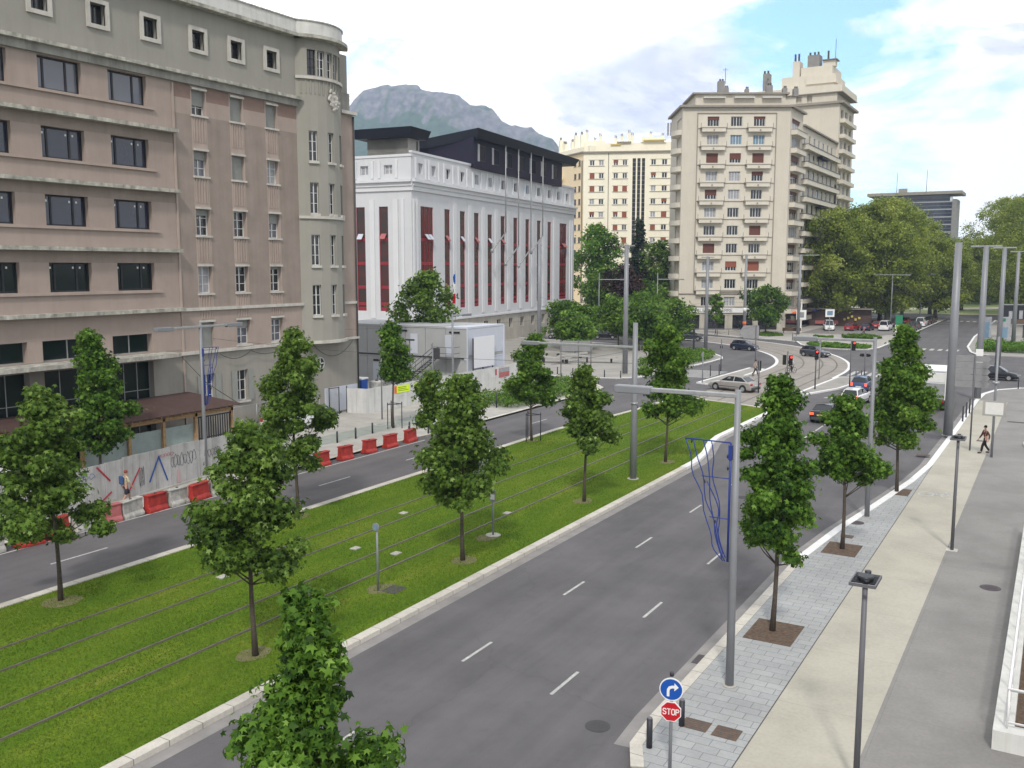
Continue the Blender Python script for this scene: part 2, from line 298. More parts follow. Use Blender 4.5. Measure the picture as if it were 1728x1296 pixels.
T['hoard'] = M_('hoarding_white', (0.46, 0.46, 0.46), 0.6, 0.22, 0.9, streak=0.25)
T['hoard_white'] = M_('hoard_white', (0.62, 0.62, 0.62), 0.6, 0.12, 0.9, streak=0.14)
T['board'] = M_('board_white', (0.78, 0.78, 0.82), 0.6, 0.02, 1)
T['red_plastic'] = M_('red_plastic', (0.42, 0.035, 0.026), 0.6, 0.4, 3.5, streak=.25)
T['red_faded'] = M_('red_faded', (0.42, 0.13, 0.13), 0.6, 0.25, 2.5)
T['white_plastic'] = M_('white_plastic', (0.46, 0.45, 0.42), 0.6, 0.4, 3.0, streak=.3)
T['tyre'] = M_('tyre', (0.02, 0.02, 0.02), 0.8, 0.1, 3)
T['hub'] = M_('hub', (0.45, 0.46, 0.48), 0.35, 0.1, 3, metal=0.6)
T['headlamp'] = M_('headlamp', (0.7, 0.72, 0.75), 0.15, 0.05, 3, spec=0.8)
T['tail'] = M_('tail', (0.42, 0.02, 0.02), 0.25, 0.05, 3)
T['brake'] = emit_('brake_lit', (1.0, 0.12, 0.04), 1.4)
T['indic'] = emit_('indicator_lit', (1.0, 0.42, 0.08), 1.5)
T['lamp_red'] = emit_('signal_red', (1.0, 0.05, 0.03), 3.0)
T['black'] = M_('black_plastic', (0.015, 0.015, 0.017), 0.5, 0.1, 3)
T['plate'] = M_('plate', (0.7, 0.7, 0.68), 0.5, 0.05, 3)
T['plate_y'] = M_('plate_yellow', (0.6, 0.5, 0.12), 0.5, 0.05, 3)
T['sign_blue'] = M_('sign_blue', (0.010, 0.085, 0.40), 0.35, 0.04, 3)
T['sign_red'] = M_('sign_red', (0.50, 0.012, 0.022), 0.35, 0.04, 3)
T['sign_white'] = M_('sign_white', (0.78, 0.78, 0.78), 0.4, 0.03, 3)
T['sign_back'] = M_('sign_back', (0.27, 0.27, 0.28), 0.5, 0.12, 2)
T['fluo'] = M_('fluo_yellow', (0.68, 0.92, 0.02), 0.5, 0.04, 3)
T['orange'] = M_('orange', (0.75, 0.16, 0.04), 0.5, 0.1, 3)
T['green_sign'] = M_('green_sign', (0.02, 0.20, 0.10), 0.5, 0.08, 3)
T['spray_red'] = M_('spray_red', (0.42, 0.03, 0.06), 0.7, 0.3, 6)
T['spray_blue'] = M_('spray_blue', (0.02, 0.07, 0.30), 0.7, 0.2, 6)
T['spray_black'] = M_('spray_black', (0.09, 0.09, 0.1), 0.7, 0.3, 6)
T['spray_purple'] = M_('spray_purple', (0.32, 0.06, 0.28), 0.7, 0.3, 6)
T['brown_sheet'] = M_('brown_sheet', (0.085, 0.05, 0.045), 0.6, 0.2, 1.2)
T['poly'] = M_('poly_sheet', (0.33, 0.40, 0.39), 0.4, 0.15, 2)
T['skin'] = M_('skin', (0.48, 0.28, 0.20), 0.6, 0.05, 8)
T['shoe'] = M_('shoe', (0.03, 0.025, 0.025), 0.6, 0.1, 5)
T['leaf_a'] = leaf_('leaf_sweetgum', [(0.022, 0.058, 0.010), (0.065, 0.145, 0.018), (0.13, 0.255, 0.030), (0.26, 0.42, 0.09)])
T['leaf_b'] = leaf_('leaf_tulip', [(0.034, 0.070, 0.012), (0.085, 0.158, 0.022), (0.150, 0.250, 0.038), (0.31, 0.43, 0.15)])
T['leaf_far'] = leaf_('leaf_plane', [(0.10, 0.14, 0.025), (0.19, 0.25, 0.04), (0.28, 0.345, 0.06), (0.40, 0.45, 0.12)])
T['leaf_mid'] = leaf_('leaf_mid', [(0.034, 0.080, 0.012), (0.080, 0.165, 0.020), (0.14, 0.26, 0.032), (0.26, 0.40, 0.08)])
T['leaf_bright'] = leaf_('leaf_bright', [(0.05, 0.11, 0.015), (0.09, 0.20, 0.022), (0.14, 0.28, 0.03), (0.20, 0.36, 0.05)])
T['leaf_copper'] = leaf_('leaf_copper', [(0.018, 0.010, 0.012), (0.032, 0.016, 0.018), (0.05, 0.026, 0.026), (0.07, 0.04, 0.035)], 0.12)
T['leaf_conifer'] = leaf_('leaf_conifer', [(0.014, 0.028, 0.016), (0.025, 0.045, 0.024), (0.04, 0.06, 0.03), (0.055, 0.08, 0.04)], 0.1)
T['grass_blade'] = leaf_('grass_blade', [(0.075, 0.135, 0.013), (0.105, 0.18, 0.017), (0.14, 0.215, 0.024), (0.20, 0.235, 0.05)], 0.3, 0.6)
def grass_mat():
    m, n, l, p = newmat('lawn'); g = n.new('ShaderNodeNewGeometry')
    def nz(s, sc, stops):
        mp = n.new('ShaderNodeMapping'); mp.inputs['Scale'].default_value = sc; l.new(g.outputs['Position'], mp.inputs[0])
        t = n.new('ShaderNodeTexNoise'); t.inputs['Scale'].default_value = s; t.inputs['Detail'].default_value = 9; t.inputs['Roughness'].default_value = 0.7; l.new(mp.outputs[0], t.inputs['Vector'])
        r = n.new('ShaderNodeValToRGB'); l.new(t.outputs['Fac'], r.inputs[0]); e = r.color_ramp.elements
        e[0].position, e[0].color = stops[0][0], (*stops[0][1], 1); e[1].position, e[1].color = stops[-1][0], (*stops[-1][1], 1)
        for pp, c in stops[1:-1]:
            q = e.new(pp); q.color = (*c, 1)
        return r.outputs[0], t
    a, _ = nz(0.6, (1, 0.25, 1), [(0.33, (0.075, 0.145, 0.012)), (0.5, (0.105, 0.180, 0.014)), (0.62, (0.145, 0.205, 0.020)), (0.75, (0.21, 0.225, 0.045))])
    b, t = nz(14, (1, 1, 1), [(0.3, (0.62, 0.62, 0.62)), (0.7, (1.25, 1.25, 1.2))])
    mm = n.new('ShaderNodeMix'); mm.data_type = 'RGBA'; mm.blend_type = 'MULTIPLY'; mm.inputs[0].default_value = 1; l.new(a, mm.inputs[6]); l.new(b, mm.inputs[7]); l.new(mm.outputs[2], p.inputs['Base Color'])
    p.inputs['Roughness'].default_value = 0.95; p.inputs['Specular IOR Level'].default_value = 0.1
    bp = n.new('ShaderNodeBump'); bp.inputs['Strength'].default_value = 0.8; bp.inputs['Distance'].default_value = 0.05; l.new(t.outputs['Fac'], bp.inputs['Height']); l.new(bp.outputs[0], p.inputs['Normal'])
    return m
T['lawn'] = grass_mat()
# ------------------------------------------------------------------ ground, roads, pavements
def struct(mb, name, mats): return tag(mb.build(name, mats), kind='structure')
def offs(pts, d):
    out = []; n = len(pts)
    for i in range(n):
        a = Vector(pts[max(i - 1, 0)]); b = Vector(pts[min(i + 1, n - 1)]); t = (b - a).normalized(); nn = Vector((-t.y, t.x)); out.append((pts[i][0] + nn.x * d, pts[i][1] + nn.y * d))
    return out
def strip(mb, pts, d0, d1, z0, z1, mi=0):
    A, B = offs(pts, d0), offs(pts, d1)
    for i in range(len(pts) - 1):
        a, b, c, d = A[i], A[i + 1], B[i + 1], B[i]
        p = [a, b, c, d]
        ar = sum(p[k][0] * p[(k + 1) % 4][1] - p[(k + 1) % 4][0] * p[k][1] for k in range(4))
        if ar < 0: p = p[::-1]
        mb.add([(q[0], q[1], z1) for q in p], [(0, 1, 2, 3)], mi)
        if z0 is not None:
            for q, r_ in ((a, b), (c, d)): mb.quad((q[0], q[1], z0), (r_[0], r_[1], z0), (r_[0], r_[1], z1), (q[0], q[1], z1), mi)
    if z0 is not None:
        for q, r_ in ((A[0], B[0]), (A[-1], B[-1])): mb.quad((q[0], q[1], z0), (r_[0], r_[1], z0), (r_[0], r_[1], z1), (q[0], q[1], z1), mi)
    return mb
def sheet(mb, pts, z, mi=0):
    a = sum(pts[i][0] * pts[(i + 1) % len(pts)][1] - pts[(i + 1) % len(pts)][0] * pts[i][1] for i in range(len(pts)))
    if a < 0: pts = pts[::-1]
    return mb.add([(p[0], p[1], z) for p in pts], [tuple(range(len(pts)))], mi)
def arc(cx, cy, r, a0, a1, n=10): return [(cx + r * math.cos(R(a0 + (a1 - a0) * i / n)), cy + r * math.sin(R(a0 + (a1 - a0) * i / n))) for i in range(n + 1)]
KZ = 0.12
g = MB(); sheet(g, [(-7000, -3000), (7000, -3000), (7000, 9000), (-7000, 9000)], -0.05); struct(g, 'ground', M_('far_ground', (0.13, 0.14, 0.10), 0.95, 0.3, 0.01))
g = MB(); sheet(g, [(-130, -25), (70, -25), (70, 262), (-130, 262)], 0.0); struct(g, 'road', T['asphalt'])
# median lawn with kerb
MR = [(-18.5, -12), (-18.5, 54), (-18.9, 57), (-19.7, 60.5), (-20.0, 63), (-19.9, 77.6)]
ML = [(-31.3, -12), (-31.3, 60), (-30.5, 66), (-30.0, 72), (-29.8, 81)]
med = MR + ML[::-1]
g = MB(); g.prism(med, -0.03, KZ); struct(g, 'lawn', T['lawn'])
MR1 = [(-18.5, -12), (-18.5, 52)]; g = MB(); strip(g, [(-18.5, 52)] + MR[1:], -0.06, 0.34, -0.02, KZ + 0.035); struct(g, 'kerb', T['kerb_white'])
g = MB(); strip(g, MR1, -0.06, 0.30, -0.02, KZ + 0.035); strip(g, ML, 0.06, -0.32, -0.02, KZ + 0.035); strip(g, [(-19.9, 77.6), (-24.5, 79.6), (-29.8, 81.0)], -0.02, 0.3, -0.02, KZ + 0.035); struct(g, 'kerb', T['kerb'])
g = MB(); strip(g, MR, -0.5, -0.065, None, 0.004); strip(g, ML, 0.50, 0.065, None, 0.004); struct(g, 'gutter', T['gutter'])
# right-hand pavement
KR = [(-5.5, 18.45), (-7.2, 18.7), (-8.1, 19.4), (-8.55, 20.4), (-8.65, 22), (-8.65, 38), (-8.2, 43), (-7.5, 48.3), (-6.7, 55), (-6.35, 60), (-6.2, 74), (-6.1, 92), (-5.9, 97), (-5.0, 101.0), (-3.0, 103.8), (1, 104.6), (60, 105)]
g = MB(); g.prism(KR + [(60, 18.45)], -0.03, KZ); struct(g, 'pavement', T['asphalt_walk'])
g = MB(); strip(g, KR[2:6], 0.0, -0.32, -0.02, KZ + 0.02); struct(g, 'kerb', T['kerb']); g = MB(); strip(g, KR[5:], 0.0, -0.34, -0.02, KZ + 0.025); struct(g, 'kerb', T['kerb_white'])
g = MB(); strip(g, KR[3:15], 0.42, 0.005, None, 0.004); struct(g, 'gutter', T['gutter'])
inner = offs(KR, -0.325)
g = MB(); sheet(g, inner[1:10] + [(-6.02, 60), (-6.02, 18.75)], KZ + 0.004); struct(g, 'pavement', T['paver'])
g = MB(); sheet(g, [(-6.0, 18.75), (-3.5, 18.75), (-3.5, 92), (-5.7, 92), (-6.0, 60)], KZ + 0.005); struct(g, 'cycle_path', T['cycle'])
g = MB(); strip(g, [(-6.01, 18.8), (-6.01, 62)], -0.014, 0.014, None, KZ + 0.009); struct(g, 'paving_joint', T['iron'])
g = MB(); g.prism([(-8.65, -14), (-8.65, 12.6), (-7.2, 13.4), (30, 13.4), (30, -14)], -0.03, KZ); struct(g, 'pavement', T['asphalt_walk'])
# left-hand pavement
KL = [(-38.3, -14), (-38.3, 49), (-37.9, 54), (-37.9, 81), (-38.4, 83.6), (-40.0, 85.6), (-43, 86.3), (-75, 86.6)]
g = MB(); g.prism(KL + [(-130, 86.6), (-130, -14)], -0.03, KZ); struct(g, 'pavement', T['concrete'])
g = MB(); strip(g, KL, 0.0, 0.30, -0.02, KZ + 0.02); struct(g, 'kerb', T['kerb'])
g = MB(); strip(g, [(-42.8, 40), (-42.8, 58), (-43.4, 80)], -1.1, 1.1, None, KZ + 0.004, 0); struct(g, 'cycle_path', M_('cycle_green', (0.30, 0.33, 0.30), 0.9, 0.15, 1.5))
# plaza beyond the side street
P1 = [(-130, 90.2), (-48, 90.0), (-43, 90.3), (-40.2, 91.2), (-38.6, 93.6), (-38.0, 97), (-37.8, 104), (-37.4, 114), (-37.5, 118.5), (-38.6, 121.6), (-41.5, 126), (-46, 129), (-60, 133.5), (-130, 148)]
g = MB(); g.prism(P1, -0.03, KZ); struct(g, 'plaza', T['plaza'])
g = MB(); strip(g, P1, 0.0, 0.3, -0.02, KZ + 0.02); struct(g, 'kerb', T['kerb_white'])
P2 = [(-130, 183), (-75, 170), (-56, 162.7), (-47.5, 157.2), (-40.6, 154.8), (-36.2, 152), (-34.2, 146.4), (-31.5, 141.8), (-27, 141.0), (-23.6, 142.2), (-22.7, 146), (-22.6, 165), (-22.6, 236), (-130, 240)]
g = MB(); g.prism(P2, -0.03, KZ); struct(g, 'plaza', M_('plaza_pale', (0.40, 0.38, 0.35), 0.9, 0.12, 0.4))
g = MB(); strip(g, P2, 0.0, 0.3, -0.02, KZ + 0.02); struct(g, 'kerb', T['kerb_white'])
g = MB(); sheet(g, [(-40.5, 172), (-26.5, 172), (-25.2, 178), (-25.2, 234), (-40.5, 234)], KZ + 0.004); struct(g, 'car_park', T['asphalt_pale'])
P3 = [(60, 141), (-8, 141), (-9.7, 142), (-10.6, 145), (-11.8, 155), (-12.6, 178), (-12.6, 236), (60, 236)]
g = MB(); g.prism(P3, -0.03, KZ); struct(g, 'pavement', T['plaza'])
g = MB(); strip(g, P3[1:-1], 0.0, -0.3, -0.02, KZ + 0.02); struct(g, 'kerb', T['kerb_white'])
# park beyond the far cross street
g = MB(); sheet(g, [(-200, 262.5), (160, 262.5), (160, 700), (-200, 700)], 0.02); struct(g, 'park_ground', M_('park_ground', (0.30, 0.34, 0.14), 0.95, 0.3, 0.05, c2=(0.13, 0.20, 0.05)))
g = MB(); strip(g, [(-60, 300), (-34, 292), (-10, 318), (20, 360)], -5, 5, None, 0.03); strip(g, [(-200, 267), (160, 267)], -1.5, 1.5, None, 0.035); struct(g, 'park_path', M_('gravel', (0.60, 0.55, 0.44), 0.95, 0.08, 0.3))
# tram track through lawn and junction
def trackline(x):
    r_ = 50 + (x + 25)
    return [(x, -12 + 4.0 * i) for i in range(31)] + arc(-75, 108, r_, 0, 68, 34)[1:]
g = MB(); ap = trackline(-25.0); ap = [p for p in ap if p[1] > 81.5]; ap[0] = (-25.0, 79.5)
strip(g, ap, -4.1, 4.1, None, 0.006); struct(g, 'tram_road', T['apron'])
g = MB()
for d0, d1 in ((-4.45, -4.1), (4.1, 4.5)): strip(g, [p for p in ap if p[1] > 103], d0, d1, None, 0.011)
struct(g, 'apron_border', T['kerb_white'])
for x in (-27.65, -26.05, -23.8, -22.15):
    tl = trackline(x); g = MB()
    lawn_part = [p for p in tl if p[1] < 79]; rest = [p for p in tl if p[1] > 75]
    strip(g, lawn_part, -0.085, 0.085, None, KZ + 0.008); strip(g, lawn_part, -0.028, 0.028, KZ, KZ + 0.03, 1)
    strip(g, rest, -0.07, 0.07, None, 0.012, 0); strip(g, rest, -0.03, 0.03, None, 0.016, 1)
    tag(g.build('tram_rail', [T['railbed'], T['steel']]), kind='structure')
# lane markings
g = MB()
for x, ys in ((-14.95, [(9.6, 11.4), (16.0, 17.7), (22.6, 24.3), (29.3, 31.0), (36.0, 37.8), (42.7, 44.4), (49.4, 51), (56, 57.7), (62.6, 64.4)]), (-11.6, [(8.7, 10.4), (15.3, 17), (22.0, 23.7), (28.7, 30.4), (35.4, 37.0), (42, 43.7), (48.8, 50.4), (55.4, 57), (62, 63.8), (68.8, 70.4)])):
    for a, b in ys: g.add([(x - .05, a, .005), (x + .05, a, .005), (x + .05, b, .005), (x - .05, b, .005)], [(0, 1, 2, 3)])
for k in range(9):
    y = 6.3 + k * 7.9; g.add([(-34.4, y, .005), (-34.29, y, .005), (-34.29, y + 2.6, .005), (-34.4, y + 2.6, .005)], [(0, 1, 2, 3)])
strip(g, [(-37.35, -10), (-37.35, 52)], -0.06, 0.06, None, .005)
for x, y0, y1 in ((-14.9, 66, 86), (-11.6, 72, 88)): g.add([(x - .06, y0, .005), (x + .06, y0, .005), (x + .06, y1, .005), (x - .06, y1, .005)], [(0, 1, 2, 3)])
g.add([(-18.2, 87.6, .005), (-8, 90.4, .005), (-8, 90.9, .005), (-18.2, 88.1, .005)], [(0, 1, 2, 3)])
for k in range(6):
    x = -20.0 + k * 0.95; g.add([(x, 107.4, .005), (x + .5, 107.4, .005), (x + .5, 112.4, .005), (x, 112.4, .005)], [(0, 1, 2, 3)])
for k in range(9):
    x = -21.6 + k * 1.1; g.add([(x, 146.6, .005), (x + .55, 146.6, .005), (x + .55, 149.6, .005), (x, 149.6, .005)], [(0, 1, 2, 3)])
for k in range(7):
    y = 97.5 + k * 1.05; g.add([(-36.9, y, .005), (-32.4, y, .005), (-32.4, y + .5, .005), (-36.9, y + .5, .005)], [(0, 1, 2, 3)])
for k in range(7):
    x = -21.8 + k * 1.3; g.add([(x, 229, .005), (x + .65, 229, .005), (x + .65, 232, .005), (x, 232, .005)], [(0, 1, 2, 3)])
strip(g, [(-20.8, 100.5), (-16.5, 104.6)], -0.25, 0.25, None, .0065)
strip(g, [(-20.5, 126.2), (-17.5, 125.0)], -0.15, 0.15, None, .0065)
struct(g, 'road_markings', T['paint'])
# bicycle symbol on the cycle path and one on the far pavement
g = MB()
for cx, cy, s_, z in ((-4.9, 52.0, 1.0, KZ + .012), (-43.0, 55.0, 1.0, KZ + .012)):
    for wx in (-0.55, 0.55):
        for k in range(14):
            a0, a1 = 2 * PI * k / 14, 2 * PI * (k + 1) / 14
            g.add([(cx + wx * s_ + r_ * math.cos(a), cy + 1.5 * r_ * math.sin(a), z) for r_, a in ((.3, a0), (.4, a0), (.4, a1), (.3, a1))], [(0, 1, 2, 3)])
    for a, b in (((-.55, 0), (-.2, .55)), ((-.2, .55), (.35, .5)), ((.35, .5), (.55, 0)), ((-.55, 0), (0, 0)), ((0, 0), (.35, .5)), ((0, 0), (-.2, .75)), ((.35, .5), (.3, .85))):
        strip(g, [(cx + a[0], cy + a[1]), (cx + b[0], cy + b[1])], -.05, .05, None, z + .001)
struct(g, 'cycle_symbol', T['paint'])
# traffic islands
for pts in ([(-31.9, 92.2), (-30.0, 91.2), (-29.3, 94), (-29.3, 108.5), (-31.3, 109)], [(-21.0, 89.0), (-20.2, 88.0), (-18.2, 94.5), (-17.2, 102.5), (-18.6, 105.5), (-20.4, 104.5)]):
    g = MB(); g.prism(pts, -0.02, KZ, 0); struct(g, 'traffic_island', T['plaza'])
    g = MB(); strip(g, pts + [pts[0]], -0.02, 0.28, -0.02, KZ + 0.02); struct(g, 'kerb', T['kerb_white'])
# tree pits, covers and gratings in the pavement
for x0, x1, y0, y1 in ((-8.1, -6.6, 28.4, 30.3), (-7.95, -6.6, 38.9, 40.7), (-7.1, -6.2, 51.0, 52.6), (-8.1, -6.6, 7.2, 9.2)):
    g = MB(); g.box(x0, x1, y0, y1, KZ, KZ + .018); struct(g, 'tree_pit', T['soil'])
def manhole(x, y, r_, z, nm='manhole_cover', m=None):
    g = MB(); g.cyl((x, y, z), r_, .006, 24, 0); g.cyl((x, y, z + .006), r_ * .86, .003, 24, 1)
    for k in range(5): g.box(x - r_ * .6, x + r_ * .6, y - r_ * .5 + k * r_ * .22, y - r_ * .5 + k * r_ * .22 + .02, z + .009, z + .012, 0)
    return struct(g, nm, [m or T['iron'], m or T['iron']])
manhole(-1.6, 37.6, .36, KZ + .003); manhole(-7.55, 44.4, .36, KZ + .005); manhole(-9.7, 21.0, .33, .003, m=T['asphalt_dark']); manhole(-13.6, 47, .33, .003, m=T['asphalt_dark'])
for x0, x1, y0, y1, z, m in ((-7.8, -7.1, 21.85, 22.4, KZ + .006, 'rust'), (-6.95, -6.3, 21.8, 22.4, KZ + .006, 'rust'), (-8.95, -8.68, 26.0, 26.7, .006, 'iron'), (-20.75, -20.1, 26.0, 26.8, KZ + .004, 'iron'), (-7.7, -7.2, 41.6, 42.1, KZ + .006, 'rust'), (-7.3, -6.5, 62.8, 63.3, KZ + .006, 'rust'), (-4.4, -3.9, 70, 70.4, KZ + .008, 'iron'), (-3.0, -1.6, 80, 80.5, KZ + .004, 'iron')):
    g = MB(); g.box(x0, x1, y0, y1, z, z + .008, 0)
    for k in range(6):
        yy = y0 + (k + .5) * (y1 - y0) / 6; g.box(x0 + .05, x1 - .05, yy - .012, yy + .012, z + .008, z + .011, 1)
    struct(g, 'service_cover', [T[m], T['dark_metal']])
for x, y in ((-20.1, 30.6), (-20.2, 41.7), (-20.0, 52.9), (-20.6, 19.6), (-29.8, 19.5), (-30.6, 32.2), (-30.7, 43.5), (-30.6, 55), (-21.0, 33.8), (-20.9, 26.2)):
    rr = random.Random(int(x * 7 + y)); g = MB()
    g.add([(x + (0.5 + .15 * rr.random()) * math.cos(a) * (1.2 if x < -25 and y < 25 else .8), y + (0.55 + .2 * rr.random()) * math.sin(a), KZ + .008) for a in [2 * PI * k / 12 for k in range(12)]], [tuple(range(12))]); struct(g, 'bare_soil', M_('bare_soil', (0.20, 0.17, 0.10), 0.95, 0.4, 8, c2=(0.12, 0.13, 0.04)) if 'bs' not in T else T['bs'])
# grass blades over the lawn (uncountable)
def inpoly(px, py, poly):
    c = np.zeros(len(px), bool); n = len(poly); j = n - 1
    for i in range(n):
        xi, yi = poly[i]; xj, yj = poly[j]
        cond = ((yi > py) != (yj > py)) & (px < (xj - xi) * (py - yi) / (yj - yi + 1e-9) + xi); c ^= cond; j = i
    return c
def blades(name, poly, n, h, wd, z, mat, seed, label, skip=(), near=None, parent=None):
    rg = np.random.default_rng(seed); P = np.array(poly); x0, y0 = P.min(0); x1, y1 = P.max(0)
    x = rg.uniform(x0, x1, n * 2); y = y0 + (y1 - y0) * (rg.random(n * 2) ** (near or 1)); k = inpoly(x, y, poly)
    for sx in skip: k &= (np.abs(x - sx) > 0.06) | (y > 80)
    x, y = x[k][:n], y[k][:n]; n = len(x)
    a = rg.uniform(0, 2 * PI, n); hh = h * rg.uniform(.5, 1.3, n); ww = wd * rg.uniform(.6, 1.4, n); lx, ly = rg.normal(0, .5, n) * hh, rg.normal(0, .5, n) * hh
    v = np.zeros((n, 3, 3)); v[:, 0] = np.c_[x - np.cos(a) * ww, y - np.sin(a) * ww, np.full(n, z)]; v[:, 1] = np.c_[x + np.cos(a) * ww, y + np.sin(a) * ww, np.full(n, z)]; v[:, 2] = np.c_[x + lx, y + ly, z + hh]
    lv = np.clip(0.45 + 0.25 * np.sin(x * 1.3 + np.sin(y * .35) * 2) * np.sin(y * .23) + rg.normal(0, .2, n), 0, 1)
    o = fastmesh(name, v.reshape(-1, 3), np.arange(n * 3).reshape(-1, 3), lv, mat, parent)
    return tag(o, label, 'grass' if 'grass' in name else 'shrubs', kind='stuff') if label else o
def fastmesh(name, v, f, lv, mat, parent=None):
    me = bpy.data.meshes.new(name); nf, k = f.shape
    me.vertices.add(len(v)); me.vertices.foreach_set('co', v.ravel().astype(np.float32))
    me.loops.add(nf * k); me.loops.foreach_set('vertex_index', f.ravel().astype(np.int32))
    me.polygons.add(nf); me.polygons.foreach_set('loop_start', (np.arange(nf) * k).astype(np.int32)); me.polygons.foreach_set('loop_total', np.full(nf, k, np.int32))
    me.update(calc_edges=True); me.materials.append(mat)
    at = me.attributes.new('lv', 'FLOAT', 'FACE'); at.data.foreach_set('value', lv.astype(np.float32))
    o = bpy.data.objects.new(name, me); COL.objects.link(o)
    if parent: o.parent = parent
    return o
lawn_in = [(-18.85, 6), (-18.85, 54), (-19.3, 57), (-20.2, 62), (-20.3, 77.2), (-29.6, 80.4), (-30.0, 72), (-30.9, 66), (-31.65, 60), (-31.65, 6)]
lawn_in = [(max(x, -30.95) if y < 61 else x, y) for x, y in lawn_in]
blades('grass', lawn_in, 210000, .055, .014, KZ, T['grass_blade'], 5, 'short mown green grass of the tramway strip between the carriageways', (-27.65, -26.05, -23.8, -22.15), 1.5)
# ------------------------------------------------------------------ trees
STAR = []
for i in range(10):
    a = PI / 2 + 2 * PI * i / 10; r_ = 1.0 if i % 2 == 0 else 0.52
    if i == 5: r_ = 0.30
    STAR.append((r_ * math.cos(a), r_ * math.sin(a)))
STAR = np.array(STAR)
def leaves(centers, normals, size, rg, kind='star', droop=0.25):
    n = len(centers)
    nrm = normals / np.linalg.norm(normals, axis=1, keepdims=True)
    ref = rg.normal(0, 1, (n, 3)); ref[:, 2] -= droop * 2
    u = np.cross(nrm, ref); u /= np.linalg.norm(u, axis=1, keepdims=True); v = np.cross(nrm, u)
    s = (size * rg.uniform(.65, 1.25, n))[:, None, None]
    if kind == 'star':
        t = STAR; bend = (-0.42 * (t[:, 0] ** 2 + t[:, 1] ** 2) * np.array([1, .2] * 5))
        ring = centers[:, None] + s * (t[None, :, 0, None] * u[:, None] + t[None, :, 1, None] * v[:, None] + bend[None, :, None] * nrm[:, None])
        V = np.concatenate([ring, centers[:, None]], 1); base = (np.arange(n) * 11)[:, None, None]
        tri = np.array([(10, i, (i + 1) % 10) for i in range(10)])[None]; F = (base + tri).reshape(-1, 3); k = 10
    else:
        t = np.array([(0, -1.0, 0), (.55, 0, -.15), (0, 1.0, -.1), (-.55, 0, -.15)])
        V = centers[:, None] + s * (t[None, :, 0, None] * u[:, None] + t[None, :, 1, None] * v[:, None] + t[None, :, 2, None] * nrm[:, None])
        F = (np.arange(n) * 4)[:, None] + np.arange(4)[None]; k = 1
    return V.reshape(-1, 3), F, k
def tree(name, label, loc, h, prof, nleaf, lsize, mat, seed, kind='star', group=None, clear=2.6, trunk=.085, bark='bark', nclump=34, csize=.42, ry=1.0, lean=(0, 0), cat='tree', stakes=False, shell=0.55, limbs=True):
    """prof: list of (height fraction, crown radius in m)"""
    if name in ('young_tree', 'pavement_tree') and seed != 11: nleaf = int(nleaf * 1.35); lsize *= .84
    rg = np.random.default_rng(seed); rr = random.Random(seed)
    root = empty(name, label, cat, loc, 0, group)
    yt = name in ('young_tree', 'pavement_tree'); ph = [p[0] * h for p in prof]; pr = [p[1] * (.90 if yt else 1) for p in prof]
    rad = lambda z: float(np.interp(z, ph, pr))
    tops = []; mb = MB()
    wob = lambda z: Vector((math.sin(z * .8 + seed) * .05 + lean[0] * z / h, math.cos(z * .7 + seed) * .05 + lean[1] * z / h, z))
    zs = [h * i / 8 for i in range(8)] + [h * .96]
    mb.tube([wob(z) for z in zs], [trunk * (1.25 if i == 0 else 1.0 - .84 * (z / h)) for i, z in enumerate(zs)], 8)
    cl = []; golden = 2.39996
    z0, z1 = ph[0] + (.32 if yt else .1), h * .97 - (.10 if yt else 0)
    for i in range(nclump):
        f = (i + .5) / nclump; z = z0 + (z1 - z0) * (f ** .95) + rr.uniform(-.1, .1) * h * .1
        r_ = rad(z) * rr.uniform(.30, 1.02) if rr.random() > .2 else rad(z) * rr.uniform(0, .4)
        a = i * golden + rr.uniform(-1.1, 1.1); c = wob(min(max(z, z0), z1)) + Vector((math.cos(a) * r_, math.sin(a) * r_ * ry, 0))
        cs = csize * rr.uniform(.7, 1.35) * (0.55 + 0.45 * min(1, rad(z) / (max(pr) * .7)))
        cl.append((c, cs, rr.gauss(0, .1 if yt else .17)))
        if r_ > .3 * max(pr) * .5 and limbs:
            zb = max(clear * .85, z - r_ * rr.uniform(.7, 1.1)); b = wob(zb)
            mid = b.lerp(c, .55) + Vector((0, 0, -.08 * r_)); mb.tube([b, mid, c], [trunk * .34 * (1 - zb / h) + .008, trunk * .2 * (1 - zb / h) + .006, .004], 5)
    mb.build('trunk', T[bark], root)
    tot = sum(c[1] ** 2 for c in cl); C, NN, LV = [], [], []
    for c, cs, hv in cl:
        k = max(8, int(nleaf * cs ** 2 / tot)); d = rg.normal(0, 1, (k, 3)); d /= np.linalg.norm(d, axis=1, keepdims=True)
        rad_ = cs * (shell + (1 - shell) * rg.random((k, 1))) * (1 + .22 * rg.normal(0, 1, (k, 1)))
        sc = np.array([1.12, 1.12, .78]); p = np.array(c)[None] + d * rad_ * sc; C.append(p)
        NN.append(d * .8 + rg.normal(0, .6, (k, 3)) + np.array([0, 0, .5])); LV.append(np.clip(.40 + hv + rg.normal(0, .22, k), 0, 1))
    C, NN, LV = np.concatenate(C), np.concatenate(NN), np.concatenate(LV)
    V, F, k = leaves(C, NN, lsize, rg, kind); fastmesh('crown', V, F, np.repeat(LV, k), mat, root)
    if stakes:
        s = MB()
        for a in range(3):
            x, y = .62 * math.cos(2.1 * a + .4), .62 * math.sin(2.1 * a + .4); s.cyl((x, y, 0), .035, 1.95, 7)
        for a in range(3):
            p = [(.62 * math.cos(2.1 * q + .4), .62 * math.sin(2.1 * q + .4), 1.8) for q in (a, (a + 1) % 3)]; s.tube(p, .025, 6)
        s.build('support_stakes', T['bollard'], root)
    return root
